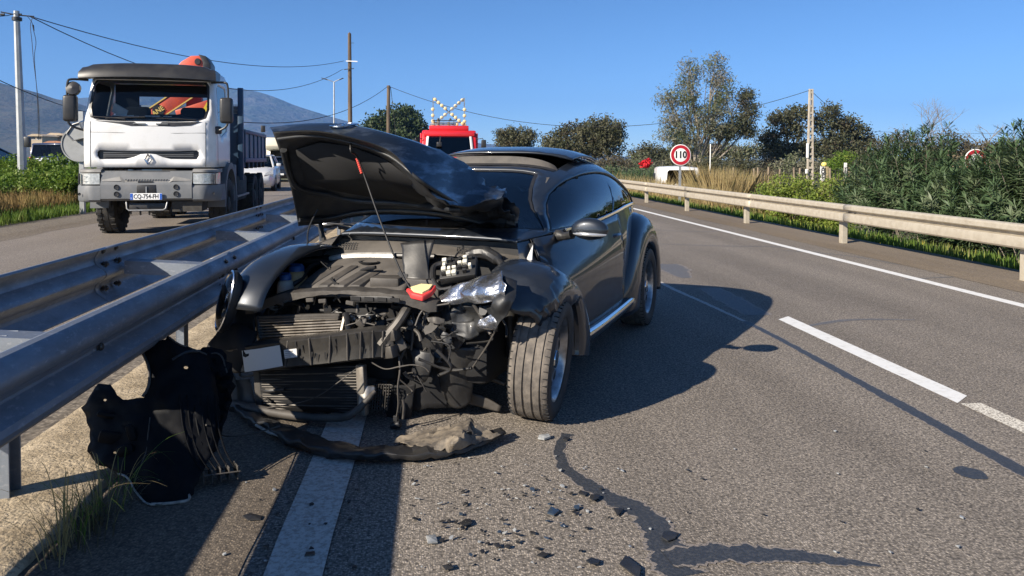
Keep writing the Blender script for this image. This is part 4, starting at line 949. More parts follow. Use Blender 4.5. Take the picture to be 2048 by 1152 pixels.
r = MB(); r.tube([cy(452, 806, -.56), cy(478, 812, -.60), cy(520, 820, -.62), cy(580, 830, -.62), cy(640, 836, -.60), cy(688, 834, -.58), cy(712, 822, -.56), (cy(735, 800, -.53)), cy(750, 783, -.49)], [.020, .026, .026, .024, .022, .022, .02, .016, .012], 8, smooth=6).build('lower_crossbar', MATS['dusty_plastic'], CAR, smooth=60)
quad('end_bracket', [[(716, 778, -.49), (730, 770, -.48), (750, 772, -.45)], [(718, 800, -.50), (732, 795, -.50), (748, 790, -.47)], [(716, 812, -.51), (726, 812, -.51), (732, 806, -.50)]], MATS['aluminium'], k=4, wob=.004)
quad('end_bracket', [[(440, 745, -.56), (456, 748, -.56), (470, 752, -.54)], [(448, 780, -.57), (462, 776, -.57), (474, 780, -.55)], [(456, 806, -.57), (466, 806, -.57), (478, 810, -.56)]], MATS['grey_plastic'], k=4, wob=.006)
quad('side_panel', [[(472, 760, -.53), (500, 758, -.50)], [(474, 785, -.53), (505, 785, -.50)], [(478, 808, -.54), (512, 806, -.52)]], MATS['grey_plastic'], k=3, wob=.004)
# grille mesh beside the radiator
gm = MB()
for i in range(9):
    gm.tube([cy(738 + i * 5, 768, -.42), cy(734 + i * 5, 822, -.42)], .003, 5)
for j in range(9):
    gm.tube([cy(736, 768 + j * 6.5, -.42), cy(784 - j, 770 + j * 6, -.40)], .003, 5)
struct(gm.build('grille_mesh', MATS['dusty_plastic'], CAR), 'stuff')
# chassis leg, tow bracket with bolts
r = MB(); r.tube([cy(824, 600, -.36), cy(800, 640, -.44), cy(778, 668, -.47), cy(762, 690, -.49)], [.022, .026, .028, .03], 8, smooth=5).build('support_leg', MATS['dark_metal'], CAR)
quad('latch_bracket', [[(790, 642, -.36), (820, 637, -.34), (852, 640, -.31)], [(788, 650, -.37), (825, 650, -.36), (860, 652, -.31)], [(800, 654, -.37), (830, 662, -.37), (845, 656, -.33)]], MATS['dark_metal'], k=4, wob=.006, solid=.008)
for (u, v) in ((797, 646), (821, 645)): MB().lathe([(0, .014), (.010, .013), (.012, .006), (.017, .004), (.017, 0)], cy(u, v, -.385), Matrix.Rotation(rad(90), 3, 'X'), 10).build('bolt', MATS['aluminium'], CAR, smooth=30)
r = MB(); r.tube([cy(828, 658, -.38), cy(838, 668, -.40), cy(842, 682, -.41)], .010, 8, smooth=5); r.tube([cy(823, 632, -.36), cy(828, 645, -.37), cy(822, 700, -.38)], .008, 8, smooth=4).build('latch_arm', MATS['dark_metal'], CAR)
# torn wing metal: bright bare crumple and the dark torn skin under it
def scrap(name, rows, m, wob, seed, k=7, solid=.003): return quad(name, rows, m, wob=wob, seed=seed, k=k, solid=solid)
scrap('torn_wing', [[(872, 590, -.30), (910, 574, -.32), (960, 553, -.33), (985, 545, -.33), (1006, 541, -.35)], [(880, 602, -.36), (915, 592, -.38), (955, 580, -.41), (985, 574, -.43), (1012, 568, -.45)], [(890, 606, -.36), (920, 604, -.38), (958, 606, -.42), (985, 604, -.45), (1010, 590, -.47)]], MATS['bare_metal'], .022, 2, 8)
scrap('torn_wing', [[(1000, 548, -.36), (1020, 553, -.38), (1035, 560, -.36)], [(990, 600, -.45), (1010, 604, -.47), (1030, 600, -.44)], [(972, 618, -.40), (992, 628, -.44), (1006, 640, -.45)], [(985, 640, -.40), (994, 655, -.43), (985, 664, -.44)]], MATS['car_paint_dusty'], .02, 5, 7)
scrap('torn_liner', [[(868, 608, -.28), (910, 612, -.30), (955, 610, -.32), (992, 618, -.34)], [(862, 640, -.28), (905, 650, -.29), (950, 655, -.30), (990, 650, -.34)], [(880, 680, -.26), (915, 690, -.27), (945, 675, -.28), (975, 660, -.30)]], MATS['car_paint_dusty'], .04, 8, 8)
scrap('torn_flap', [[(960, 640, -.40), (978, 632, -.41), (992, 628, -.42)], [(958, 652, -.40), (978, 650, -.42), (994, 648, -.44)], [(978, 656, -.40), (988, 660, -.42), (990, 662, -.44)]], MATS['bare_metal'], .014, 12, 6)
scrap('torn_flap', [[(852, 636, -.40), (872, 634, -.39), (890, 637, -.37)], [(856, 645, -.41), (875, 648, -.40), (890, 644, -.38)]], MATS['dark_metal'], .010, 14, 6)
scrap('torn_flap', [[(845, 605, -.36), (860, 598, -.35), (870, 600, -.33)], [(848, 620, -.37), (858, 615, -.36), (868, 612, -.34)], [(850, 632, -.37), (856, 628, -.36), (860, 626, -.35)]], MATS['aluminium'], .010, 15, 6)
scrap('torn_flap', [[(875, 660, -.34), (890, 665, -.34), (908, 672, -.33)], [(882, 675, -.35), (895, 684, -.35), (905, 684, -.34)], [(888, 688, -.35), (895, 692, -.35), (898, 690, -.34)]], MATS['car_paint_dusty'], .014, 16, 6)
# dark mass of the crushed front under the wing: gearbox, liner, suspension strut, arm
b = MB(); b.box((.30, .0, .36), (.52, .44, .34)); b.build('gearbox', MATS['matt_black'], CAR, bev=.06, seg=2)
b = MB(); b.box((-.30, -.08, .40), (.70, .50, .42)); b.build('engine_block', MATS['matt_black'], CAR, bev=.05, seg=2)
r = MB(); r.tube([(.60, .04, .30), (.58, .05, .50), (.56, .06, .80)], [.035, .04, .07], 12).build('suspension_strut', MATS['black_plastic'], CAR)
r = MB(); r.tube([cy(940, 740, -.02), cy(970, 752, -.02), cy(1010, 768, -.02)], [.022, .018, .012], 10).build('drive_shaft', MATS['dark_metal'], CAR)
quad('control_arm', [[(905, 775, -.12), (960, 790, -.10), (1005, 812, -.06)], [(900, 800, -.12), (955, 812, -.10), (1000, 822, -.06)]], MATS['dusty_plastic'], k=4, wob=.006, solid=.02)
quad('inner_liner', [[(800, 690, -.30), (850, 690, -.28), (930, 670, -.22)], [(800, 740, -.28), (860, 745, -.26), (935, 740, -.18)], [(810, 810, -.26), (870, 815, -.24), (940, 800, -.16)]], MATS['matt_black'], k=5, wob=.03, solid=.006)
quad('inner_liner', [[(812, 690, -.36), (840, 700, -.36), (870, 705, -.34)], [(825, 720, -.38), (845, 735, -.38), (862, 745, -.36)], [(820, 750, -.38), (838, 765, -.38), (850, 765, -.36)]], MATS['black_plastic'], k=5, wob=.01, solid=.006)
# loose wires and hanging connector
for pts, r_ in (([(798, 715, -.46), (800, 740, -.48), (796, 775, -.48), (797, 810, -.48), (793, 836, -.48)], .0055), ([(742, 724, -.50), (770, 738, -.50), (800, 733, -.50), (826, 730, -.48), (848, 735, -.47), (858, 744, -.47)], .004), ([(995, 652, -.30), (975, 690, -.28), (945, 735, -.26)], .005), ([(500, 828, -.62), (540, 815, -.64), (600, 805, -.64), (640, 790, -.62), (680, 762, -.60), (712, 738, -.56)], .003), ([(806, 838, -.48), (808, 815, -.48), (806, 800, -.48)], .007), ([(690, 652, -.48), (720, 645, -.46), (750, 650, -.46)], .004), ([(838, 610, -.34), (850, 630, -.38), (846, 650, -.38), (862, 660, -.36)], .005)):
    MB().tube([cy(*q) for q in pts], r_, 6, smooth=6).build('loose_wire', MATS['dusty_plastic'], CAR, smooth=60)
b = MB(); c = cy(792, 850, -.48); b.lathe([(0, .03), (.018, .028), (.022, 0), (.016, -.03), (0, -.034)], c, Matrix.Rotation(rad(70), 3, 'Y'), 12); b.box(c + Vector((0, 0, .035)), (.025, .02, .03)); b.build('connector', MATS['black_plastic'], CAR, bev=.002, seg=1)
quad('wire_strap', [[(1000, 470, .38), (1020, 468, .38)], [(1035, 500, .36), (1045, 492, .36)], [(1050, 525, .30), (1056, 520, .30)]], MATS['black_plastic'], k=4, solid=.004)
r = MB(); r.tube([cy(636, 418, .10), cy(622, 445, .06), cy(615, 470, .04), cy(618, 490, .04), cy(628, 500, .06)], .005, 6, smooth=6).build('washer_hose', MATS['black_plastic'], CAR)
r = MB(); r.tube([cy(640, 440, .22), cy(643, 465, .20), cy(648, 485, .16)], [.012, .018, .022], 8, smooth=4).build('bonnet_hinge', MATS['black_plastic'], CAR)
r = MB(); r.tube([cy(1050, 480, .42), cy(1046, 505, .36), cy(1040, 525, .28)], [.010, .016, .02], 8, smooth=4).build('bonnet_hinge', MATS['black_plastic'], CAR)
# sound headlamp on the car's right side
hc = cx(458, 603, -.79); ax = Vector((-.52, -.82, .24)).normalized(); up = (Vector((.30, .25, 1)) - ax * Vector((.30, .25, 1)).dot(ax)).normalized(); sx = up.cross(ax)
MH = Matrix((sx * .085, up * .165, ax)).transposed()
hd = MB().lathe([(.9, -.03), (1.06, 0), (1.03, .02), (.94, .022), (.9, .0), (.6, -.04), (0, -.05)], hc, MH, 28).build('headlamp', MATS['black_plastic'], CAR, smooth=50)
MB().lathe([(.97, .018), (.8, .035), (.45, .05), (0, .055)], hc, MH, 28).build('lamp_lens', MATS['lamp_glass'], hd, smooth=180)
MB().lathe([(.5, .0), (.42, -.015), (.2, -.03), (0, -.032)], hc + up * .05 + ax * .012, MH, 20).build('lamp_reflector', MATS['chrome'], hd, smooth=60)
MB().lathe([(.38, .0), (.3, -.012), (0, -.02)], hc - up * .075 + ax * .012, MH, 16).build('lamp_reflector', MATS['chrome'], hd, smooth=60)
MB().lathe([(1.02, .018), (1.05, .024), (1.0, .028), (.97, .022)], hc, MH, 32, loop=True).build('lamp_ring', MATS['chrome'], hd, smooth=60)
# star break in the windscreen corner and glass dust
sc = MB(); random.seed(21)
for k in range(150):
    c = cy(1008 + random.gauss(0, 15), 491 + random.gauss(0, 3.2), .385); a = random.gauss(0, .5); L = .012 + .035 * random.random() ** 2
    dv = Vector((math.cos(a), .1, math.sin(a))) * L; sc.bar(c - dv, c + dv, .0018, .0018)
struct(sc.build('shattered_glass', MATS['glass_chips'], CAR, smooth=0), 'stuff')
quad('bent_trim', [[(1036, 438, .45), (1040, 436, .45)], [(1050, 452, .46), (1054, 450, .46)], [(1058, 462, .46), (1061, 459, .46)]], MATS['primer_white'], k=3, solid=.004)
quad('crack_reflection_film', [[(940, 365, .80), (1075, 375, .72)], [(940, 380, .77), (1072, 396, .68)]], MATS['grey_plastic'], k=3, solid=.003) if False else None

# ---- clutter of the crushed nose: hoses, looms, clips, snapped brackets, torn sheets
random.seed(61)
def near(u0, u1, v0, v1, y0, y1): return cy(random.uniform(u0, u1), random.uniform(v0, v1), random.uniform(y0, y1))
ZN = [(700, 800, 605, 660, -.44, -.34, 10), (800, 900, 600, 680, -.40, -.28, 12), (780, 880, 680, 760, -.44, -.34, 9), (500, 700, 596, 632, -.46, -.36, 8), (480, 540, 720, 800, -.54, -.48, 5), (640, 830, 530, 600, -.34, -.10, 7), (860, 990, 600, 680, -.36, -.22, 9)]
for (u0, u1, v0, v1, y0, y1, n_) in ZN:
    for k in range(n_):
        a = near(u0, u1, v0, v1, y0, y1); q = a + Vector((random.gauss(0, .07), random.gauss(0, .03), random.gauss(-.02, .05))); e = q + Vector((random.gauss(0, .07), random.gauss(0, .03), random.gauss(-.03, .05)))
        MB().tube([a, q, e], random.choice((.003, .004, .006, .009)), 6, smooth=6).build('loose_wire', MATS[random.choice(('black_plastic', 'dusty_plastic', 'matt_black', 'dark_metal'))], CAR, smooth=60)
    for k in range(n_ // 2 + 2):
        c = near(u0, u1, v0, v1, y0, y1); w_, h_ = random.uniform(.02, .06), random.uniform(.012, .04); b = MB(); R_ = Matrix.Rotation(random.uniform(-1, 1), 3, 'Y') @ Matrix.Rotation(random.uniform(-.8, .8), 3, 'X') @ Matrix.Rotation(random.uniform(-.8, .8), 3, 'Z')
        P = [(-w_, -h_ * .6), (-w_ * .3, -h_), (w_ * .5, -h_ * .8), (w_, .0), (w_ * .6, h_ * .9), (-w_ * .2, h_ * .5), (-w_ * .8, h_)]
        b.prism(P, lambda x, z: c + R_ @ Vector((x, 0, z)), lambda x, z: c + R_ @ Vector((x, .004, z))).build('broken_bracket', MATS[random.choice(('black_plastic', 'dusty_plastic', 'dark_metal', 'matt_black', 'black_plastic'))], CAR, smooth=0)
for k, (rows_, m_) in enumerate([([[(880, 690, -.28), (920, 700, -.26), (960, 690, -.22)], [(875, 740, -.26), (915, 760, -.24), (950, 745, -.18)], [(890, 800, -.22), (920, 815, -.20), (945, 800, -.16)]], 'black_plastic'), ([[(830, 640, -.34), (860, 650, -.33), (890, 655, -.30)], [(825, 690, -.34), (858, 700, -.34), (885, 700, -.30)], [(835, 720, -.34), (860, 730, -.34), (880, 728, -.32)]], 'black_plastic'), ([[(905, 640, -.30), (935, 645, -.30), (965, 640, -.28)], [(915, 670, -.31), (940, 680, -.31), (960, 672, -.29)]], 'car_paint_dusty'), ([[(760, 760, -.36), (790, 770, -.35), (830, 765, -.32)], [(765, 800, -.34), (795, 812, -.34), (828, 805, -.30)], [(775, 838, -.32), (800, 845, -.32), (825, 838, -.30)]], 'matt_black')]):
    quad('torn_liner', rows_, MATS[m_], wob=.022, seed=30 + k, k=6, solid=.003)
# ================================================================== DEBRIS
mat('cover_black', (0.0045, 0.005, 0.0065), 0.6, spec=.12, c2=(0.009, 0.009, 0.010), scale=9, mixlo=.5, mixhi=.75)  # dark plastic, blackened further so the colour carries the rail's shade
mat('dust_beige', (0.23, 0.19, 0.14), 0.75, c2=(0.06, 0.052, 0.044), scale=9, mixlo=.40, mixhi=.60, bump=.3, bscale=20, bdist=.006)
mat('raw_edge', (0.42, 0.40, 0.36), 0.6, c2=(.2, .19, .17), scale=30)
mat('shard_blue', (0.05, 0.075, 0.11), 0.3, 0.4, coat=.6)
mat('shard_glass', (0.34, 0.35, 0.35), 0.2, spec=.7, c2=(.22, .23, .23), scale=30)
BC = thing('bumper_cover', 'torn black front bumper cover lying against the concrete kerb under the steel rail', 'bumper cover', (0, 0, 0))
def bcY(u, v): return 3.14 + (1019 - v) / 350 * .58 + .11 * ((u - 335) / 150) ** 2 + .05 * (.3 - abs(noise.noise(Vector((u / 55, v / 55, 2))))) + .02 * (.3 - abs(noise.noise(Vector((u / 22, v / 22, 7)))))
def bcP(u, v, d=0.0):
    p = dp(u, v, bcY(u, v) + d); p.z = max(p.z, .012); return p
OUT = [(338, 674), (358, 688), (385, 698), (414, 709), (424, 746), (434, 780), (438, 830), (432, 884), (420, 915), (404, 945), (391, 977), (376, 1008), (341, 1018), (302, 1019), (289, 1006), (269, 980), (257, 959), (236, 947), (203, 931), (172, 903), (184, 884), (179, 858), (173, 826), (165, 818), (176, 795), (189, 774), (205, 766), (222, 768), (232, 790), (245, 798), (258, 797), (272, 799), (285, 793), (294, 780), (299, 759), (296, 730), (284, 704), (300, 690)]
_r = random.Random(4); OUT = [(u + _r.uniform(-3, 3), v + _r.uniform(-3, 3)) for u, v in resample(OUT, 11)]
HOLES = [[(u + math.cos(a) * r, v + math.sin(a) * r * .7) for a in [k * 1.05 for k in range(6)]] for u, v, r in ((255, 853, 3.5), (230, 905, 4), (372, 735, 5), (318, 960, 2.5), (210, 800, 4))]
o = patch(OUT, HOLES, 11, lambda u, v: bcP(u, v)); o.build('cover_shell', MATS['cover_black'], BC, smooth=180, solid=.005, off=0)
def edge(pts, r, m, nm='torn_edge'): MB().tube([bcP(u, v, -.004) for u, v in pts], r, 6, smooth=4).build(nm, m, BC, smooth=60)
edge([(236, 947), (250, 952), (260, 962), (269, 980), (289, 1006), (302, 1019)], .004, MATS['raw_edge']); edge([(302, 1019), (341, 1018), (376, 1006), (378, 990)], .006, MATS['raw_edge'])
edge([(338, 674), (358, 688), (385, 698), (414, 709)], .004, MATS['dusty_plastic']); edge([(284, 704), (296, 730), (299, 759), (294, 780), (285, 793)], .007, MATS['dusty_plastic'])
edge([(270, 959), (292, 905), (296, 870), (300, 835)], .003, MATS['dusty_plastic']); edge([(345, 720), (372, 705), (400, 702)], .008, MATS['black_plastic'])
for (u, v, w, h, d) in ((222, 875, .10, .06, .03), (250, 900, .07, .05, .03), (215, 830, .09, .03, .03), (262, 865, .035, .08, .03)):
    MB().box(bcP(u, v, -.02), (w, d, h), M=Matrix.Rotation(.3 * math.sin(u), 3, 'Y') @ Matrix.Rotation(.2, 3, 'Z')).build('lamp_housing', MATS['cover_black'], BC, bev=.015)
for k in range(6):
    u = 360 + k * 14; edge([(u, 790), (u + 6, 850), (u + 22, 905), (u + 44, 940)], .0035, MATS['cover_black'], 'grille_slat')
for k in range(5):   # honeycomb end of the grille standing proud
    a = gp(404 + k * 17, 952 - k * 3, .05); MB().box(a, (.006, .07, .06), rz=.5).build('grille_cell', MATS['dusty_plastic'], BC, bev=.002, seg=1)
for v_ in (0, 1): MB().bar(gp(404, 952 - 10 * v_, .055), gp(482, 942 - 9 * v_, .055), .05, .006, up=(0, .4, 1)).build('grille_bar', MATS['dusty_plastic'], BC, bev=.002, seg=1)
MB().tube([bcP(412, 850, -.02), gp(450, 872, .03), gp(500, 868, .05), gp(560, 852, .08)], .004, 6, smooth=6).build('trailing_cable', MATS['dusty_plastic'], BC)

_J = [(398, 702), (420, 694), (446, 700), (462, 730), (468, 775), (458, 815), (447, 850), (436, 900), (418, 905), (404, 860), (398, 800), (392, 750)]
_J = [(u + _r.uniform(-4, 4), v + _r.uniform(-4, 4)) for u, v in resample(_J, 12)]
def bjP(u, v):
    p = dp(u, v, 3.60 + (900 - v) / 200 * .22 + .06 * (.3 - abs(noise.noise(Vector((u / 20, v / 20, 3)))))); p.z = max(p.z, .012); return p
patch(_J, [], 10, bjP).build('torn_corner', MATS['cover_black'], BC, smooth=30, solid=.004)
MB().tube([bjP(u, v) - Vector((0, .006, 0)) for u, v in ((404, 720), (425, 706), (444, 712), (455, 745))], .004, 6, smooth=4).build('torn_edge', MATS['dusty_plastic'], BC)
SPL = thing('bumper_splitter', 'long black lower bumper lip curving across the road under the crushed nose', 'car part', (0, 0, 0))
def grow(ps): return [gp(u, v, z) for u, v, z in ps]
def gnet(name, rows, m, parent, wob=0.0, k=6, solid=.003, seed=0):
    def cr(p, u, v):
        a = .35 - 1.6 * abs(noise.noise(p * 10 + Vector((seed, 0, 0)))); b = noise.noise(p * 12 + Vector((0, seed, 0))); c = .3 - 1.5 * abs(noise.noise(p * 24 + Vector((0, 0, seed))))
        return p + Vector((a, b, a * .9)) * wob + Vector((b, a, c)) * wob * .6
    s = net([grow(r) for r in rows], k, cr if wob else None)
    s.v = [(a, b, max(c, .014)) for a, b, c in s.v]
    return s.build(name, m, parent, smooth=22, solid=solid, off=0)
gnet('lip', [[(458, 818, .02), (520, 858, .02), (590, 895, .02), (680, 917, .02), (760, 922, .02), (850, 918, .02), (940, 900, .025), (1012, 869, .03)], [(455, 806, .06), (524, 846, .06), (598, 880, .06), (685, 902, .06), (760, 908, .055), (845, 905, .05), (930, 888, .05), (1010, 863, .05)], [(480, 806, .05), (540, 836, .05), (610, 866, .05), (690, 884, .05), (760, 892, .05), (830, 890, .04), (915, 876, .04), (1000, 858, .04)]], MATS['black_plastic'], SPL, .014, 8)
MB().tube([gp(512, 850, .05), gp(540, 866, .04), gp(562, 872, .04)], .007, 6).build('bright_edge', MATS['raw_edge'], SPL)
UT = thing('undertray_piece', 'dusty beige torn plastic undertray lying on the black lip before the wheel', 'car part', (0, 0, 0))
gnet('torn_sheet', [[(800, 885, .03), (860, 868, .05), (905, 852, .08), (938, 836, .11), (952, 850, .08)], [(830, 898, .03), (870, 888, .06), (910, 876, .11), (945, 868, .09), (985, 868, .05)], [(855, 908, .02), (885, 902, .05), (915, 896, .06), (955, 888, .05), (1004, 870, .05)]], MATS['dust_beige'], UT, .022, 8, seed=4)
gnet('torn_sheet', [[(790, 878, .03), (830, 866, .05), (870, 856, .05), (900, 850, .06)], [(780, 890, .02), (822, 880, .03), (865, 872, .03), (900, 866, .03)]], MATS['dust_beige'], UT, .02, 6, seed=9)
gnet('torn_sheet', [[(905, 878, .08), (925, 868, .10), (940, 860, .12)], [(900, 895, .03), (920, 890, .04), (945, 882, .05)]], MATS['black_plastic'], UT, .02, 6, seed=12)

def shard(u, v, r, m, name, label, cat, group=None, h=.006, tilt=.25, seed=0, el=1.0):
    R = random.Random(seed); n = R.choice((3, 4, 5, 5, 6)); a0 = R.random() * 6.28
    P = [(r * (.55 + .6 * R.random()) * math.cos(a0 + 2 * PI * i / n) * el, r * (.55 + .6 * R.random()) * math.sin(a0 + 2 * PI * i / n)) for i in range(n)]
    rot = R.random() * 6.28; tx = R.uniform(-tilt, tilt); ty = R.uniform(-tilt, tilt)
    M = Matrix.Rotation(rot, 3, 'Z') @ Matrix.Rotation(tx, 3, 'X') @ Matrix.Rotation(ty, 3, 'Y')
    V = [M @ Vector((x, y, 0)) for x, y in P] + [M @ Vector((x * .96, y * .96, h)) for x, y in P]; V = V + [M @ Vector((0, 0, h + r * .18 * R.random()))]
    z0 = -min(p.z for p in V) + .0062
    s = MB(); s.add([p + Vector((0, 0, z0)) for p in V], [tuple(range(n))[::-1]] + [(i, (i + 1) % n, n + (i + 1) % n, n + i) for i in range(n)] + [(n + i, n + (i + 1) % n, 2 * n) for i in range(n)])
    o = s.build(name, m, None, smooth=0); p = gp(u, v); o.location = (p.x, p.y, 0)
    return tag(o, label, cat, group)
BIG = [(1262, 1137, .085, 2.2, 'long black trim strip lying at the bottom edge of the road'), (1340, 1075, .075, 1.3, 'largest dark plastic shard lying on the bitumen crack seal'), (1085, 1115, .05, 1.0, 'black plastic shard near the bottom edge, left of the crack seal'), (1187, 1130, .055, 1.3, 'dark shard by the bottom edge between two black pieces'), (1238, 1028, .06, 1.2, 'crumpled black bracket lying beside the snaking crack seal'), (1165, 990, .05, 1.2, 'dark plastic piece on the upper bend of the crack seal'), (932, 1050, .055, 1.4, 'black triangular shard in the middle of the scattered debris'), (895, 1140, .05, 1.0, 'black shard at the bottom edge nearest the barrier shadow'), (1132, 882, .05, 1.0, 'dark square block lying in front of the standing tyre'), (1190, 1000, .07, 1.5, 'black curved fragment lying along the crack seal'), (1015, 1098, .03, 1.0, 'small black chip left of the bottom plastic shard'), (620, 1112, .055, 1.1, 'dark shard lying on the shaded white edge line'), (505, 1040, .07, 1.5, 'jagged black piece lying in the barrier shadow'), (430, 655, .09, 2.0, 'flat black plastic flap lying on the kerb beyond the headlamp')]
for i, (u, v, r, el, lab) in enumerate(BIG):
    shard(u, v, r * .48, MATS['black_plastic'], 'plastic_shard', lab, 'debris', 'large dark shards on the road', .0035, .16, 100 + i, el)
shard(1088, 879, .028, MATS['shard_glass'], 'trim_crescent', 'pale crescent of trim lying left of the dark square block', 'debris', None, .008, .1, 77, 2.0)
shard(1105, 1030, .028, MATS['shard_blue'], 'paint_chip', 'blue painted chip in the middle of the debris field', 'debris', None, .006, .3, 78, 1.4)
shard(862, 1086, .03, MATS['shard_glass'], 'trim_shard', 'pale triangular sliver of trim among the debris on the left', 'debris', None, .006, .2, 79, 1.6)
random.seed(99)
for i in range(75):
    u = random.gauss(1000, 125); v = random.triangular(925, 1150, 1010)
    if u < 812 or u > 1420: continue
    shard(u, v, random.uniform(.005, .015), MATS['black_plastic'] if i % 4 else MATS['shard_blue'], 'plastic_chip', 'tiny dark plastic chip scattered on the asphalt before the wreck', 'debris', 'tiny dark chips before the wreck', 0.0025, .35, 200 + i, random.uniform(.8, 1.5))
for i in range(60):
    u = random.gauss(1010, 150); v = random.triangular(890, 1150, 1000)
    if u < 805: continue
    shard(u, v, random.uniform(.004, .010), MATS['shard_glass'], 'glass_chip', 'tiny pale glass chip scattered on the asphalt before the wreck', 'debris', 'tiny glass chips before the wreck', 0.0025, .35, 400 + i, random.uniform(.8, 1.8))
for i in range(16):
    u = random.uniform(1350, 1950); v = random.uniform(860, 1120)
    shard(u, v, random.uniform(.005, .012), MATS['black_plastic'] if i % 2 else MATS['shard_glass'], 'road_chip', 'tiny fragment lying on the open lane to the right', 'debris', 'fragments on the open lane', .004, .3, 600 + i)
for i in range(22):
    u = random.uniform(430, 720); v = random.uniform(960, 1145)
    shard(u, v, random.uniform(.005, .013), MATS['black_plastic'] if i % 3 else MATS['shard_glass'], 'shadow_chip', 'tiny fragment lying in the barrier shadow by the edge line', 'debris', 'fragments in the barrier shadow', .004, .3, 700 + i)
# ================================================================== OTHER VEHICLES
mat('truck_white', (0.70, 0.70, 0.69), 0.35, coat=.3, c2=(0.58, 0.57, 0.54), scale=2.2, mixlo=.5, mixhi=.8)
mat('bumper_grey', (0.115, 0.125, 0.135), 0.6, c2=(0.17, 0.172, 0.175), scale=3, mixlo=.4, mixhi=.7, bump=.1, bscale=60, bdist=.003)
mat('bumper_light', (0.24, 0.235, 0.225), 0.6, c2=(0.17, 0.165, 0.155), scale=4)
mat('trim_black', (0.02, 0.02, 0.022), 0.4, c2=(0.035, 0.034, 0.033), scale=5)
mat('steel_blue', (0.030, 0.070, 0.13), 0.5, c2=(0.055, 0.10, 0.16), scale=4, mixlo=.45, mixhi=.7, c3=(0.16, 0.14, 0.11), scale3=7, lo3=.62, hi3=.75)
mat('bed_panel', (0.13, 0.17, 0.23), 0.6, c2=(0.22, 0.24, 0.27), scale=3, mixlo=.4, mixhi=.7)
mat('crane_red', (0.66, 0.10, 0.05), 0.45, c2=(0.5, 0.08, 0.05), scale=5)
mat('crane_yellow', (0.75, 0.55, 0.16), 0.5)
mat('under_dark', (0.03, 0.028, 0.026), 0.8, c2=(.06, .055, .045), scale=6)
mat('plate_white', (0.80, 0.80, 0.78), 0.5); mat('plate_blue', (0.02, 0.10, 0.45), 0.5); mat('ink_black', (0.01, 0.01, 0.012), 0.6)
mat('head_lens', (0.50, 0.51, 0.50), 0.2, 0.5, c2=(.75, .75, .73), scale=22)
mat('sand_load', (0.42, 0.33, 0.21), 0.95, c2=(.3, .23, .14), scale=9, bump=.6, bscale=12, bdist=.05)
mat('tyre', (0.024, 0.023, 0.022), 0.8, c2=(0.06, 0.055, 0.048), scale=7, mixlo=.45, mixhi=.7, bump=.3, bscale=30, bdist=.01)
mat('steel_grey', (0.32, 0.33, 0.34), 0.5, 0.5, c2=(.22, .22, .21), scale=8)
mat('paper', (0.72, 0.72, 0.70), 0.8)
mat('cab_inside', (0.045, 0.045, 0.048), 0.85)
mat('dash_grey', (0.22, 0.22, 0.22), 0.8)
mat('warning_yellow', (0.80, 0.60, 0.05), 0.5)
glass('truck_glass', (0.72, 0.76, 0.78), .9, 0.0, 1.45)
glass('car_glass', (0.10, 0.12, 0.13), .9, 0.0, 1.55)

TY = rad(5.9)
TR = thing('dump_truck', 'white crane tipper truck with black roof visor stopped on the left carriageway', 'truck', (-4.99, 13.7, 0), TY)
TR.scale = (.92, 1, 1)
# cab surface: s runs round the cab from one rear corner to the other, z is height
HW, RC, CL = 1.19, .20, 1.75
def cab_front(z): return curve([(1.25, .0), (2.0, .015), (2.15, .05), (2.5, .16), (2.85, .29), (3.0, .38)])(z)
def cabpt(s, z, off=0.0):
    f = cab_front(z); w = HW - (max(0, z - 2.1) * .10) + off; r = RC + off; half = w - r; arc = RC * PI / 2
    a = abs(s); sg = 1 if s >= 0 else -1
    if a <= HW - RC:
        x = a / (HW - RC) * half; y = f - off + .045 * (x / half) ** 2
    elif a <= HW - RC + arc:
        q = (a - (HW - RC)) / RC; x = half + r * math.sin(q); y = f + .045 - off + r * (1 - math.cos(q))
    else:
        x = w; y = f + .045 + RC + (a - (HW - RC) - arc)
    return Vector((sg * x, y, z))
SM = HW - RC + RC * PI / 2; S1 = SM + 1.45
ws_t = [(-SM + .27, 2.13), (-SM + .20, 2.3), (-SM + .18, 2.72), (-SM + .24, 2.80), (SM - .24, 2.80), (SM - .18, 2.72), (SM - .20, 2.3), (SM - .27, 2.13), (.9, 2.08), (.5, 2.06), (-.5, 2.06), (-.9, 2.08)]
dw = lambda g: [(g * (SM + .12), 2.05), (g * (SM + .12), 2.72), (g * (SM + .22), 2.78), (g * (SM + 1.0), 2.78), (g * (SM + 1.08), 2.7), (g * (SM + 1.08), 1.95), (g * (SM + .5), 1.82), (g * (SM + .2), 1.95)]
gl_slot = [(-.86, 1.40), (-.90, 1.46), (-.90, 1.53), (-.86, 1.56), (-.5, 1.545), (0, 1.54), (.5, 1.545), (.86, 1.56), (.90, 1.53), (.90, 1.46), (.86, 1.40), (.40, 1.405), (.25, 1.44), (.13, 1.49), (.0, 1.50), (-.13, 1.49), (-.25, 1.44), (-.40, 1.405)]
cab = patch([(-S1, 1.26), (S1, 1.26), (S1, 2.88), (-S1, 2.88)], [ws_t, dw(1), dw(-1), gl_slot], .11, lambda s, z: cabpt(s, z)).build('cab', MATS['truck_white'], TR, smooth=60, solid=.03, off=-1)
patch(ws_t, [], .12, lambda s, z: cabpt(s, z, -.012)).build('windscreen', MATS['truck_glass'], TR, smooth=180)
patch(ws_t, [shrink(ws_t, .955)], .08, lambda s, z: cabpt(s, z, -.006)).build('windscreen_seal', MATS['trim_black'], TR, smooth=180)
for g in (1, -1):
    patch(dw(g), [], .12, lambda s, z: cabpt(s, z, -.012)).build('door_window', MATS['car_glass'], TR, smooth=180)
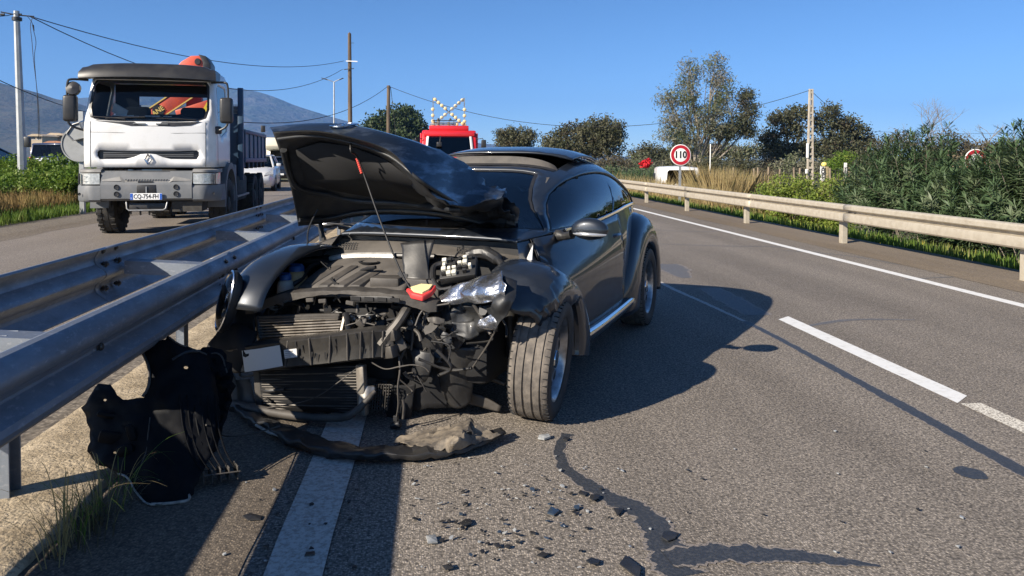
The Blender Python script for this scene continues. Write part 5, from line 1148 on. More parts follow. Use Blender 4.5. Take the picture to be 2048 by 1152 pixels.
patch(gl_slot, [], .08, lambda s, z: cabpt(s, z, -.05)).build('grille', MATS['trim_black'], TR, smooth=180)
for k in range(3): MB().tube([cabpt(-.8 + 1.6 * i / 12, 1.445 + .03 * k + .01, -.03) for i in range(13)], .006, 5).build('grille_bar', MATS['bumper_grey'], TR)
def seam(pts, r=.005, nm='panel_seam'): MB().tube([cabpt(s, z, .0005) for s, z in pts], r, 5).build(nm, MATS['trim_black'], TR)
seam([(-1.02, 1.27), (-1.02, 1.9), (-1.02, 2.06)]); seam([(1.02, 1.27), (1.02, 1.9), (1.02, 2.06)]); seam([(-1.02, 1.87), (-.5, 1.86), (.5, 1.86), (1.02, 1.87)], .004)
for g in (1, -1): seam([(g * (SM + .10), 1.3), (g * (SM + .08), 2.0), (g * (SM + .06), 2.8)]); seam([(g * (SM + 1.15), 1.3), (g * (SM + 1.15), 2.8)])
# diamond emblem
def emblem():
    b = MB(); c = cabpt(0, 1.40, .02)
    o = [(0, .115), (.075, 0), (0, -.115), (-.075, 0)]; i_ = [(0, .060), (.040, 0), (0, -.060), (-.040, 0)]
    V = [c + Vector((x, 0, z)) for x, z in o] + [c + Vector((x, -.022, z)) for x, z in [(p[0] * .8, p[1] * .8) for p in o]] + [c + Vector((x, -.004, z)) for x, z in i_]
    b.add(V, [(k, (k + 1) % 4, 4 + (k + 1) % 4, 4 + k) for k in range(4)] + [(4 + k, 4 + (k + 1) % 4, 8 + (k + 1) % 4, 8 + k) for k in range(4)])
    b.build('emblem', MATS['chrome'], TR, smooth=0)
emblem()
# roof and black visor
rf = MB(); rings = []
for (z, k, dy) in ((2.86, 1.0, 0), (2.97, .985, .0), (3.05, .95, .03), (3.09, .86, .10)):
    rings.append([(HW * .93 * k * x, .30 + dy + y * (1 if y > .5 else 1), z) for x, y in ((-1, .25), (-.9, .03), (-.5, -.06), (0, -.08), (.5, -.06), (.9, .03), (1, .25), (1, 1.55), (-1, 1.55))])
rf.ring_loft(rings).build('roof', MATS['truck_white'], TR, smooth=60)
vs = MB(); rings = []
for i in range(25):
    x = -1 + 2 * i / 24; xx = x * 1.22; f = .03 + .10 * abs(x) ** 3; t = 1 if abs(x) < .9 else .8
    rings.append([(xx, f + .02, 2.79), (xx, f - .08, 2.80 + .03 * (1 - x * x)), (xx * .995, f - .07, 2.90), (xx * .97, f + .06, 3.02 * t + 2.9 * (1 - t) + .05 * (1 - abs(x) ** 4)), (xx * .95, f + .40, 3.04 * t + 2.9 * (1 - t) + .08 * (1 - abs(x) ** 4)), (xx * .95, f + .70, 3.0), (xx * .96, f + .6, 2.87)])
vs.ring_loft(rings).build('roof_visor', MATS['trim_black'], TR, smooth=50)
for x in (-.06, .06): MB().box((x, .07, 2.99), (.03, .02, .02)).build('marker_lamp', MATS['head_lens'], TR)
# inside of the cab, rear wall with its window
rw = MB()
for (a, b) in (((-1.08, 1.66, 1.2), (-.62, 1.70, 2.85)), ((.85, 1.66, 1.2), (1.08, 1.70, 2.85)), ((-.62, 1.66, 1.2), (.85, 1.70, 2.28)), ((-.62, 1.66, 2.62), (.85, 1.70, 2.85))): rw.box2(a, b)
rw.build('cab_rear_wall', MATS['cab_inside'], TR, smooth=0)
MB().box2((-1.1, .1, 1.3), (1.1, 1.6, 1.36)).build('cab_floor', MATS['cab_inside'], TR)
ds = MB(); rings = []
for i in range(13):
    x = -1.08 + 2.16 * i / 12; rings.append([(x, .16, 1.9), (x, .14, 2.10), (x, .32, 2.14 + .03 * math.sin(i * .9)), (x, .46, 2.08), (x, .52, 1.8)])
ds.ring_loft(rings).build('dashboard', MATS['dash_grey'], TR, smooth=50)
for (x, y, w, l, r) in ((-.60, .30, .22, .3, .3), (-.35, .28, .16, .2, -.2), (.02, .27, .26, .12, .1), (.28, .28, .12, .14, .5)): MB().box((x, y, 2.165), (w, l, .02), rz=r).build('paper_sheet', MATS['paper'], TR)
MB().box((-.62, .45, 2.26), (.28, .02, .2), M=Matrix.Rotation(.5, 3, 'Y') @ Matrix.Rotation(.6, 3, 'X')).build('folder', MATS['paper'], TR)
MB().lathe([(.20, -.014), (.215, 0), (.20, .014), (.186, 0)], (.50, .62, 2.1), Matrix.Rotation(rad(-35), 3, 'X'), 24, loop=True).build('steering_wheel', MATS['trim_black'], TR)
for x in (.52, -.55): MB().box((x, 1.35, 1.95), (.5, .16, .9)).build('seat', MATS['cab_inside'], TR, bev=.08, seg=3)
for a, b in (((-.75, 2.11), (-.05, 2.14)), ((.15, 2.12), (.85, 2.10)), ((-1.0, 2.14), (-.4, 2.10))): MB().tube([cabpt(a[0], a[1], .02), cabpt((a[0] + b[0]) / 2, (a[1] + b[1]) / 2 + .005, .025), cabpt(b[0], b[1], .02)], .010, 6).build('wiper', MATS['trim_black'], TR)
sb = MB(); sb.add([cabpt(-.95, 2.07, .006), cabpt(-.5, 2.055, .006), cabpt(.5, 2.055, .006), cabpt(.95, 2.07, .006), cabpt(.75, 2.0, .006), cabpt(.45, 1.98, .006), cabpt(-.3, 1.98, .006), cabpt(-.5, 2.02, .006)], [(0, 1, 7), (1, 2, 5, 6, 7), (2, 3, 4, 5)]); sb.build('scuttle_panel', MATS['trim_black'], TR, smooth=0, solid=.004)
for x in (-.15, .25): MB().box(cabpt(x, 2.02, .012), (.22, .02, .02)).build('scuttle_vent', MATS['bumper_grey'], TR, bev=.004, seg=1)
# bumper in three castings
def bump(name, prof, xs, m, k=0.0):
    s = MB(); rings = []
    for x in xs:
        f = -.06 + .10 * max(0, (abs(x) - .95) / .3) ** 2 * 2.2
        rings.append([(x, f + y, z) for y, z in prof])
    return s.ring_loft(rings).build(name, m, TR, smooth=45, bev=.0)
cen = [(.45, .68), (.0, .68), (-.06, .72), (-.07, .95), (-.06, .98), (-.03, 1.02), (.0, 1.16), (.06, 1.20), (.45, 1.20)]
lin = lambda a, b, n: [a + (b - a) * i / n for i in range(n + 1)]
bump('bumper_centre', cen, lin(-.80, .80, 10), MATS['bumper_grey'])
end = [(.45, .66), (.0, .66), (-.05, .70), (-.06, .90), (-.04, .945), (.05, .95), (.45, .95)]
top = [(.45, 1.165), (.02, 1.165), (-.01, 1.18), (.0, 1.215), (.08, 1.235), (.45, 1.235)]
for g in (1, -1):
    bump('bumper_end', end, lin(.806 * g, 1.27 * g, 8), MATS['bumper_grey']); bump('lamp_brow', top, lin(.806 * g, 1.23 * g, 8), MATS['bumper_light'])
    hl_ = bump('headlight', [(.30, .955), (.0, .955), (-.03, .97), (-.03, 1.15), (.0, 1.16), (.30, 1.16)], lin(.82 * g, 1.22 * g, 8), MATS['head_lens'])
    for x in (.84, 1.0, 1.02, 1.20): MB().box((x * g, -.078 + (.02 if x > 1.1 else 0) + .06, 1.06), (.018, .06, .19)).build('lamp_divider', MATS['trim_black'], TR)
    for z in (1.02, 1.10): MB().bar((.83 * g, -.078, z), (1.10 * g, -.074, z), .008, .008).build('lamp_louvre', MATS['chrome'], TR)
    for z in (.80, .92):
        MB().lathe([(0, 0), (.035, .002), (.042, .010), (.047, 0)], (.52 * g, -.135, z), Matrix.Rotation(rad(90), 3, 'X'), 14).build('bolt_hole', MATS['trim_black'], TR)
    MB().lathe([(0, 0), (.018, .002), (.022, .008), (.026, 0)], (1.18 * g, -.05, .80), Matrix.Rotation(rad(90), 3, 'X'), 12).build('bolt_hole', MATS['trim_black'], TR)
mid = MB(); mid.add([(-.78, -.085, 1.02), (-.45, -.10, 1.02), (-.38, -.10, .985), (.38, -.10, .985), (.45, -.10, 1.02), (.78, -.085, 1.02), (.78, -.02, 1.17), (.5, -.03, 1.17), (.40, -.045, 1.10), (-.40, -.045, 1.10), (-.5, -.03, 1.17), (-.78, -.02, 1.17)], [(0, 1, 10, 11), (1, 2, 9, 10), (2, 3, 8, 9), (3, 4, 7, 8), (4, 5, 6, 7)])
mid.build('bumper_panel', MATS['bumper_light'], TR, smooth=0, solid=.02)
MB().box((0, -.01, 1.145), (.80, .04, .09)).build('step_recess', MATS['trim_black'], TR, bev=.01)
for k in range(16): MB().box((-.36 + k * .048, -.108, 1.045 - .0), (.026, .012, .016)).build('step_slot', MATS['trim_black'], TR)
MB().box((-.02, -.112, 1.005), (.26, .012, .028)).build('name_badge', MATS['trim_black'], TR)
MB().box((0, -.125, .885), (.34, .02, .15)).build('tow_recess', MATS['trim_black'], TR, bev=.02)
MB().box((0, -.14, .86), (.02, .02, .14)).build('tow_pin', MATS['steel_grey'], TR)
pl_ = MB().box((0, -.148, .755), (.56, .012, .115)).build('licence_plate', MATS['plate_white'], TR, bev=.004, seg=1)
MB().box((-.255, -.1555, .755), (.045, .004, .108)).build('plate_band', MATS['plate_blue'], pl_); MB().box((.258, -.1555, .755), (.04, .004, .108)).build('plate_band', MATS['plate_blue'], pl_)
text_mesh('CQ-754-FH', .105, 'plate_lettering', MATS['ink_black'], pl_, facing((0, -.1555, .755), (0, -1, 0)), .001, bold=.002, sx=.86)
text_mesh('F', .035, 'plate_lettering', MATS['plate_white'], pl_, facing((-.255, -.158, .725), (0, -1, 0)), .0005)
st = MB(); st.tube([(-.36, -.10, .66), (-.34, -.14, .55), (-.30, -.15, .52), (.30, -.15, .52), (.34, -.14, .55), (.36, -.10, .66)], .014, 8).build('step_bar', MATS['steel_grey'], TR)
MB().box2((-.34, -.02, .50), (.34, .25, .64)).build('skid_plate', MATS['trim_black'], TR, bev=.02)
for x in (-.16, .0): MB().cyl((x, .05, .52), (x, .05, .42), .018).build('pin', MATS['under_dark'], TR)
MB().box2((.42, .0, .48), (.95, .5, .66)).build('under_panel', MATS['under_dark'], TR)
# mirrors on their arms
def mirrors(g):
    a = MB(); x = g * 1.25
    a.tube([(g * 1.10, .24, 2.78), (x + g * .10, .14, 2.78), (x + g * .17, .12, 2.72), (x + g * .18, .12, 2.45), (x + g * .18, .12, 2.12), (x + g * .12, .14, 1.98), (g * 1.17, .22, 1.90)], .020, 8, smooth=5).build('mirror_arm', MATS['trim_black'], TR)
    MB().box((x + g * .14, .16, 2.28), (.24, .16, .46)).build('mirror', MATS['trim_black'], TR, bev=.05, seg=3)
    if g < 0:
        MB().lathe([(0, -.10), (.09, -.09), (.13, -.03), (.12, .04), (.0, .06)], (x - .08, .14, 2.62), Matrix.Rotation(rad(75), 3, 'X'), 16).build('mirror', MATS['trim_black'], TR, smooth=60)
        MB().tube([(-1.19, .28, 1.95), (-1.23, .24, 2.06)], .06, 10).build('mirror_foot', MATS['truck_white'], TR)
    else: MB().box((1.22, .25, 1.93), (.12, .14, .14)).build('mirror_foot', MATS['trim_black'], TR, bev=.03)
mirrors(1); mirrors(-1)
# wheel arches, wheels
def truck_wheel(x, y, r, w, nm='wheel'):
    e = bpy.data.objects.new(nm, None); COL.objects.link(e); e.parent = TR; M = Matrix(((0, 0, 1), (0, 1, 0), (1, 0, 0)))
    h = w / 2
    MB().lathe([(r * .56, -h * .8), (r * .72, -h), (r * .93, -h), (r * .99, -h * .86), (r, -h * .4), (r * .985, -h * .36), (r * .985, -h * .30), (r, -h * .26), (r, h * .26), (r * .985, h * .30), (r * .985, h * .36), (r, h * .4), (r * .99, h * .86), (r * .93, h), (r * .72, h), (r * .56, h * .8)], (x, y, r), M, 40).build('tyre', MATS['tyre'], e, smooth=40)
    MB().lathe([(r * .57, -h * .7), (r * .55, h * .85), (r * .5, h * .5), (r * .30, h * .35), (r * .28, h * .9), (r * .15, h), (0, h)], (x, y, r), M, 24).build('rim', MATS['under_dark'], e, smooth=40)
    tb = MB()
    for k in range(26):
        a = 2 * PI * k / 26
        for sg in (1, -1):
            c = Vector((x + sg * h * .72, y + math.cos(a) * (r + .001), r + math.sin(a) * (r + .001))); tb.box(c, (h * .5, r * .10, .03), M=Matrix.Rotation(a - PI / 2, 3, 'X'))
    struct(tb.build('tread_blocks', MATS['tyre'], e, smooth=0), 'stuff')
for g in (1, -1):
    truck_wheel(g * 1.06, 1.42, .52, .34)
    wa = MB(); rings = []
    for k in range(15):
        a = rad(-18 + 200 * k / 14); q = .63; rings.append([(g * 1.26, 1.42 + q * math.cos(a), .54 + q * math.sin(a) * 1.08), (g * 1.26, 1.42 + (q + .10) * math.cos(a), .54 + (q + .10) * math.sin(a) * 1.10), (g * .92, 1.42 + (q + .10) * math.cos(a), .54 + (q + .10) * math.sin(a) * 1.1), (g * .92, 1.42 + q * math.cos(a), .54 + q * math.sin(a) * 1.08)])
    wa.ring_loft(rings).build('wheel_arch', MATS['bumper_grey'], TR, smooth=60)
    MB().box2((g * 1.0, 1.95, .55), (g * 1.24, 2.2, 1.3)).build('step_panel', MATS['bumper_grey'], TR, bev=.03)
    for y in (5.1, 6.35): truck_wheel(g * 1.02, y, .52, .46)
MB().box2((-.45, .4, .62), (.45, 7.0, .92)).build('chassis', MATS['under_dark'], TR)
MB().box2((-.9, 1.2, .46), (.9, 1.6, .62)).build('front_axle', MATS['under_dark'], TR, bev=.05)
MB().box2((.62, 2.7, .50), (1.18, 4.1, 1.05)).build('fuel_tank', MATS['under_dark'], TR, bev=.06)
MB().box2((.9, 2.5, .60), (1.22, 4.2, .64)).build('side_step', MATS['steel_grey'], TR)
MB().box2((-1.18, 2.7, .50), (-.62, 4.1, 1.05)).build('tool_box', MATS['under_dark'], TR, bev=.04)
MB().box2((-.8, 6.9, .75), (.8, 7.0, .95)).build('rear_bumper', MATS['under_dark'], TR)
# tipper bed with ribs, headboard and load
bed = MB().box2((-1.22, 3.2, 1.22), (1.22, 7.15, 1.34)).build('bed_floor', MATS['steel_blue'], TR)
MB().box2((-1.24, 3.10, 1.00), (1.24, 3.22, 2.55)).build('headboard', MATS['steel_blue'], TR, bev=.01)
for x in (-1.2, 1.2): MB().box2((x - .06, 3.02, .95), (x + .06, 3.14, 2.95)).build('headboard_post', MATS['steel_blue'], TR, bev=.01)
for k in range(7): MB().box((1.02, 3.09, 2.60 + .03 * k - .2), (.26, .02, .014)).build('vent_slat', MATS['steel_grey'], TR)
for g in (1, -1):
    MB().box2((g * 1.20, 3.2, 1.34), (g * 1.24, 7.1, 2.02)).build('bed_side', MATS['bed_panel'], TR)
    MB().box2((g * 1.18, 3.2, 1.98), (g * 1.29, 7.12, 2.06)).build('side_rail', MATS['steel_blue'], TR, bev=.008); MB().box2((g * 1.18, 3.2, 1.33), (g * 1.29, 7.12, 1.43)).build('side_rail', MATS['steel_blue'], TR, bev=.008)
    for k in range(6): MB().box2((g * 1.22, 3.3 + k * .74, 1.43), (g * 1.275, 3.42 + k * .74, 1.98)).build('side_rib', MATS['steel_blue'], TR, bev=.006)
    for k in range(5): MB().lathe([(0, 0), (.07, .0), (.08, .03), (.08, .1), (0, .1)], (g * 1.18, 3.7 + k * .74, 1.27), Matrix(((0, 0, g), (0, 1, 0), (1, 0, 0))), 12).build('side_hinge', MATS['under_dark'], TR)
MB().box2((-1.24, 7.08, 1.30), (1.24, 7.16, 2.10)).build('tailboard', MATS['steel_blue'], TR); MB().box((1.2, 7.1, 2.22), (.12, .12, .18)).build('work_lamp', MATS['trim_black'], TR, bev=.02)
ld = MB(); ld.grid(lambda u, v: Vector((-1.17 + 2.34 * u, 3.25 + 3.8 * v, 2.02 + .16 * math.sin(PI * v) * math.sin(PI * u) ** .5 + .04 * noise.noise((u * 6, v * 9, 0)))), 20, 26); ld.build('sand_load', MATS['sand_load'], TR, smooth=180)
# crane folded behind the cab
CR = bpy.data.objects.new('crane', None); COL.objects.link(CR); CR.parent = TR
MB().box2((-.35, 2.25, 1.0), (.35, 2.95, 1.9)).build('crane_base', MATS['under_dark'], CR, bev=.04)
MB().box2((.05, 2.78, 1.8), (.40, 2.98, 3.1)).build('crane_column', MATS['crane_red'], CR, bev=.04)
def arm(a, b, w, h, m=MATS['crane_red'], nm='crane_arm'):
    return MB().bar(a, b, w, h, up=(0, 0, 1)).build(nm, m, CR, bev=.02)
arm((-.80, 2.72, 2.20), (.20, 2.72, 2.86), .14, .30); arm((-.10, 2.62, 2.30), (1.0, 2.62, 2.66), .10, .24)
for o_, d_ in (((-.80, 2.64, 2.20), .16), ((-.80, 2.64, 2.20), -.16)):
    MB().bar((o_[0] - .5 * d_, o_[1], o_[2] + d_ * .8), (.20 - .5 * d_, 2.64, 2.86 + d_ * .8), .012, .025).build('arm_stripe', MATS['crane_yellow'], CR)
MB().bar((-.10, 2.56, 2.19), (1.0, 2.56, 2.55), .012, .022).build('arm_stripe', MATS['crane_yellow'], CR)
kn = MB(); kn.prism([(.42, 3.0), (.46, 3.28), (.60, 3.42), (.80, 3.54), (.98, 3.55), (1.10, 3.44), (1.14, 3.0)], lambda x, z: (x - .56, 2.45, z), lambda x, z: (x - .56, 2.95, z)); kn.build('crane_knuckle', MATS['crane_red'], CR, bev=.03)
kl = MB(); kl.prism([(.40, 3.18), (.46, 3.30), (.98, 3.24), (1.0, 3.18)], lambda x, z: (x - .56, 2.42, z), lambda x, z: (x - .56, 2.46, z)); kl.build('knuckle_plate', MATS['crane_yellow'], CR)
MB().lathe([(0, .02), (.06, .02), (.07, 0)], (.39, 2.44, 3.42), Matrix.Rotation(rad(90), 3, 'X'), 16).build('knuckle_pin', MATS['trim_black'], CR)
kb = MB(); kb.prism([(1.02, 3.0), (1.06, 3.40), (.96, 3.575), (1.12, 3.54), (1.22, 3.38), (1.22, 3.0)], lambda x, z: (x - .56, 2.43, z), lambda x, z: (x - .56, 2.97, z)); kb.build('knuckle_guard', MATS['trim_black'], CR, bev=.02)
MB().lathe([(0, .012), (.12, .012), (.13, 0)], (-.50, 2.645, 2.40), Matrix.Rotation(rad(90), 3, 'X'), 20).build('name_disc', MATS['trim_black'], CR)
text_mesh('ANE', .14, 'crane_lettering', MATS['crane_yellow'], CR, facing((-.50, 2.628, 2.40), (0, -1, 0), (-.55, 0, .83)), .002, bold=.003)
tri = MB(); tri.prism([(.44, 2.40), (.68, 2.40), (.56, 2.61)], lambda x, z: (x, 2.555, z + .0), lambda x, z: (x, 2.563, z + .0)); tri.build('warning_triangle', MATS['warning_yellow'], CR)
text_mesh('!', .12, 'warning_mark', MATS['ink_black'], CR, facing((.56, 2.552, 2.475), (0, -1, 0)), .002, bold=.004)

# ------------------------------------------------------------------ simple cars in the queue and at the verge
def car(name, label, cat, loc, rz, paint, L=4.3, W=1.78, H=1.55, hood=.95, hoodz=.95, cowl=1.05, wst=1.75, rear=.35, glz=None, van=False, parts=True, plate=True):
    o = thing(name, label, cat, loc, rz); hw = W / 2
    zs = glz or hoodz + .04
    if van: prof = [(0, .30, .66), (.06, .24, .80), (.30, .22, hoodz - .06), (cowl - .2, .22, hoodz), (cowl, .22, zs), (L * .6, .24, zs + .05), (L - .12, .26, zs + .04), (L, .34, zs - .05)]
    else: prof = [(0, .34, .62), (.05, .26, .72), (.28, .22, hoodz - .16), (.6, .20, hoodz - .05), (cowl, .20, zs), (L * .6, .22, zs + .05), (L - .45, .26, zs + .06), (L - .08, .32, zs - .06), (L, .4, zs - .2)]
    b = MB(); rings = []
    fy = [p[0] for p in prof]; zl = curve([(p[0], p[1]) for p in prof]); zh = curve([(p[0], p[2]) for p in prof])
    wf = curve([(0, hw * .74), (.12, hw * .88), (.45, hw * .97), (1.2, hw), (L - .8, hw), (L - .15, hw * .93), (L, hw * .85)])
    for i in range(31):
        y = L * (i / 30) ** 1.0; w = wf(y); a, c = zl(y), zh(y)
        rings.append([(-w * .90, y, a), (-w * .99, y, a + .12), (-w, y, (a + c) / 2), (-w * .975, y, c - .10), (-w * .90, y, c - .015), (-w * .55, y, c + .015), (0, y, c + .03), (w * .55, y, c + .015), (w * .90, y, c - .015), (w * .975, y, c - .10), (w, y, (a + c) / 2), (w * .99, y, a + .12), (w * .90, y, a)])
    b.ring_loft(rings).build('body', paint, o, smooth=50)
    g = MB(); g0 = [(cowl - .08, 0), (wst, 1), (L - rear - .25, 1), (L - .06 if van else L - .30, 0)]
    def gh(y, top): return H - .04 - (.05 if y > L * .6 else 0) if top else zh(y) - .02
    P = [(-hw * .88, cowl - .05, zh(cowl) - .02), (hw * .88, cowl - .05, zh(cowl) - .02), (hw * .88, L - .12, zh(L - .4) - .04), (-hw * .88, L - .12, zh(L - .4) - .04)]
    T = [(-hw * .66, wst, H - .06), (hw * .66, wst, H - .06), (hw * .66, L - rear, H - .08), (-hw * .66, L - rear, H - .08)]
    g.add(P + T, [(0, 1, 5, 4), (1, 2, 6, 5), (2, 3, 7, 6), (3, 0, 4, 7)]); g.build('windows', MATS['car_glass'], o, smooth=0)
    MB().box2((-hw * .6, cowl + .35, .4), (hw * .6, L - .4, zs + .12)).build('cabin_interior', MATS['cab_inside'], o)
    r = MB(); rings = []
    for (k, dz) in ((1.02, -.075), (1.03, -.05), (.98, -.012), (.80, .0)): rings.append([(hw * .67 * k * sx, wst + (L - rear - wst) * .5 + (L - rear - wst + .06) * .5 * sy * (k if k < 1 else 1.02), H + dz) for sx, sy in ((-1, -1), (0, -1.06), (1, -1), (1, 0), (1, 1), (0, 1.03), (-1, 1), (-1, 0))])
    r.ring_loft(rings).build('roof', paint, o, smooth=60)
    for sx in (-1, 1):
        i0, i1 = (0, 4) if sx < 0 else (1, 5); j0, j1 = (3, 7) if sx < 0 else (2, 6); V = P + T
        for a, c in ((V[i0], V[i1]), (V[j0], V[j1])): MB().bar(Vector(a), Vector(c) + Vector((0, 0, .01)), .075, .06).build('pillar', paint, o, bev=.015)
        m0 = Vector(V[i0]).lerp(Vector(V[j0]), .52); m1 = Vector(V[i1]).lerp(Vector(V[j1]), .45); MB().bar(m0, m1, .07, .05).build('pillar', MATS['trim_black'], o, bev=.01)
        if van: MB().box2((sx * hw * .70, L * .55, zs), (sx * hw * .955, L - .14, H - .1)).build('side_panel', paint, o, bev=.05)
        MB().box((sx * (hw + .09), cowl + .22, zs + .10), (.20, .12, .15)).build('wing_mirror', paint, o, bev=.04, seg=2)
        # lamps
        hd = MB(); x0 = sx * hw * .52; x1 = sx * hw * .93
        hd.add([(x0, .02, .70), (x1, .16, .74), (x1 * 1.0, .50, hoodz - .08), (x1 * .96, .42, hoodz - .035), (x0 * 1.1, .14, hoodz - .22), (x0, .035, .62), (x1 * .98, .16, .62)], [(0, 1, 3, 4), (1, 2, 3), (5, 6, 1, 0)])
        hd.build('headlight', MATS['head_lens'], o, smooth=0, solid=.03)
        for y in (.86, L - .82):
            M = Matrix(((0, 0, 1), (0, 1, 0), (1, 0, 0))); R = .315
            w_ = MB().lathe([(.20, -.09), (.27, -.10), (R, -.085), (R, .085), (.27, .10), (.20, .09)], (sx * (hw - .10), y, R), M, 28).build('tyre', MATS['tyre'], o, smooth=50)
            MB().lathe([(.205, -.02), (.20, sx * .085), (.16, sx * .07), (.05, sx * .075), (0, sx * .08)], (sx * (hw - .10), y, R), M, 20).build('rim', MATS['rim_silver'], w_, smooth=40)
            MB().lathe([(.36, -.02), (.385, .012), (.36, .02)], (sx * hw * .985, y, R + .01), Matrix(((0, 0, sx), (0, 1, 0), (1, 0, 0))), 28).build('wheel_arch', MATS['trim_black'], o)
    MB().box((0, .03, .62), (W * .40, .05, .15)).build('grille', MATS['trim_black'], o, bev=.03)
    for k in range(2): MB().box((0, .0, .59 + .06 * k), (W * .40, .02, .012)).build('grille_bar', MATS['chrome'], o)
    MB().box((0, .035, .36), (W * .62, .06, .10)).build('air_intake', MATS['trim_black'], o, bev=.03)
    if plate: MB().box((0, -.012, .47), (.52, .015, .11)).build('licence_plate', MATS['plate_white'], o, bev=.004, seg=1)
    for sx in (-1, 1): MB().box((sx * hw * .78, L - .06, zs - .12), (.20, .12, .28)).build('tail_lamp', MATS['crane_red'], o, bev=.03)
    return o
mat('paint_silver', (0.70, 0.70, 0.68), 0.3, 0.2, coat=.6); mat('paint_dark', (0.020, 0.025, 0.035), 0.3, 0.4, coat=.8); mat('paint_navy', (0.010, 0.022, 0.065), 0.35, 0.2, coat=.6)
mat('paint_white', (0.76, 0.76, 0.74), 0.35, coat=.4); mat('motor_cream', (0.72, 0.66, 0.52), 0.5); mat('paint_red', (0.60, 0.018, 0.025), 0.35, coat=.5)
_c1 = dp(495, 380, 33.0)
car('white_car', 'pale silver people carrier waiting behind the white tipper truck', 'car', (-7.75, 33.0, 0), rad(7.5), MATS['paint_silver'], 4.3, 1.79, 1.60, hoodz=1.0, cowl=1.0, wst=1.75)
car('queued_car', 'dark car queueing behind the pale silver people carrier', 'car', (-9.35, 46.5, 0), rad(8), MATS['paint_dark'], 4.3, 1.78, 1.55)
car('parked_hatchback', 'dark hatchback parked on the grass at the left edge, nose to the right', 'car', (dp(92, 330, 27).x, 27, .40), rad(88), MATS['paint_dark'], 4.2, 1.75, 1.47, hoodz=.92, cowl=1.2, wst=2.0)
car('parked_van', 'small navy blue van parked beyond the bushes left of the truck', 'van', (dp(268, 330, 33).x, 33.4, .38), rad(87), MATS['paint_navy'], 4.1, 1.70, 1.66, hoodz=1.02, cowl=1.15, wst=1.7, rear=.12, van=False)
WV = thing('parked_white_van', 'white van parked behind the dry grass below the 110 sign', 'van', (10.60, 31.5, -.86), rad(-9)); WV.scale = (1, 1, 1.09)
vb = MB(); rings = []
for (y, w, z1) in ((0, .74, 1.72), (.05, .81, 1.78), (.25, .84, 1.80), (1.4, .85, 1.82), (2.6, .84, 1.80), (2.9, .80, 1.62), (3.25, .76, 1.15), (3.9, .70, .95), (4.0, .60, .7)):
    rings.append([(-w * .92, y, .28), (-w, y, .45), (-w, y, z1 * .55), (-w * .97, y, z1 - .10), (-w * .88, y, z1 - .02), (0, y, z1 + .02), (w * .88, y, z1 - .02), (w * .97, y, z1 - .10), (w, y, z1 * .55), (w, y, .45), (w * .92, y, .28)])
vb.ring_loft(rings).build('body', MATS['paint_white'], WV, smooth=50)
rwv = MB(); rwv.prism([(-.60, 1.14), (-.64, 1.20), (-.60, 1.62), (-.52, 1.68), (.52, 1.68), (.60, 1.62), (.64, 1.20), (.60, 1.14)], lambda x, z: (x, -.012, z), lambda x, z: (x, .03, z)); rwv.build('rear_window', MATS['car_glass'], WV)
rwi = MB(); rwi.prism([(-.58, 1.16), (-.58, 1.65), (.58, 1.65), (.58, 1.16)], lambda x, z: (x, -.008, z), lambda x, z: (x, -.004, z)); rwi.build('window_backing', MATS['trim_black'], WV)
for sx in (-1, 1):
    MB().box((sx * .76, .0, .98), (.10, .06, .34)).build('tail_lamp', MATS['crane_red'], WV, bev=.02)
    for y in (.75, 3.1): MB().lathe([(0, -.09), (.27, -.09), (.31, -.07), (.31, .07), (.27, .09), (0, .09)], (sx * .76, y, .31), Matrix(((0, 0, 1), (0, 1, 0), (1, 0, 0))), 24).build('tyre', MATS['tyre'], WV)
    MB().box2((sx * .825, 2.1, 1.12), (sx * .848, 2.75, 1.52)).build('door_window', MATS['trim_black'], WV, bev=.01)
    MB().box((sx * .94, 2.85, 1.15), (.18, .10, .20)).build('wing_mirror', MATS['trim_black'], WV, bev=.03)
MB().box((0, -.02, .50), (1.45, .10, .18)).build('rear_bumper', MATS['trim_black'], WV, bev=.03); MB().box((0, -.02, .86), (.52, .02, .11)).build('licence_plate', MATS['plate_white'], WV)

# motorhome further back
MH_ = thing('motorhome', 'cream motorhome further back in the queue on the left carriageway', 'motorhome', (-11.3, 57, 0), rad(9))
MB().box2((-1.12, .9, .9), (1.12, 6.4, 2.95)).build('living_box', MATS['motor_cream'], MH_, bev=.10)
ob = MB(); ob.prism([(.15, 2.10), (.0, 2.35), (.12, 2.85), (.5, 2.98), (2.0, 2.98), (2.0, 2.0)], lambda y, z: (-1.10, y, z), lambda y, z: (1.10, y, z)); ob.build('overcab', MATS['motor_cream'], MH_, bev=.05)
cb = MB(); cb.prism([(-.5, .35), (-.55, .75), (-.35, 1.10), (.15, 1.22), (.9, 2.05), (1.6, 2.05), (1.6, .35)], lambda y, z: (-.98, y, z), lambda y, z: (.98, y, z)); cb.build('cab', MATS['paint_white'], MH_, bev=.08)
wsr = MB(); wsr.add([(-.86, .16, 1.28), (.86, .16, 1.28), (.80, .80, 2.0), (-.80, .80, 2.0)], [(0, 1, 2, 3)]); wsr.v = [(x, y - .05, z + .02) for x, y, z in wsr.v]; wsr.build('windscreen', MATS['car_glass'], MH_, smooth=0, solid=.02)
for sx in (-1, 1):
    MB().box((sx * .74, -.50, .92), (.34, .12, .2)).build('headlight', MATS['head_lens'], MH_, bev=.04)
    for y in (.3, 4.9): MB().lathe([(0, -.1), (.30, -.1), (.34, -.07), (.34, .07), (.30, .1), (0, .1)], (sx * .9, y, .34), Matrix(((0, 0, 1), (0, 1, 0), (1, 0, 0))), 24).build('tyre', MATS['tyre'], MH_)
    MB().box((sx * 1.16, .35, 1.55), (.16, .1, .3)).build('wing_mirror', MATS['trim_black'], MH_, bev=.03)
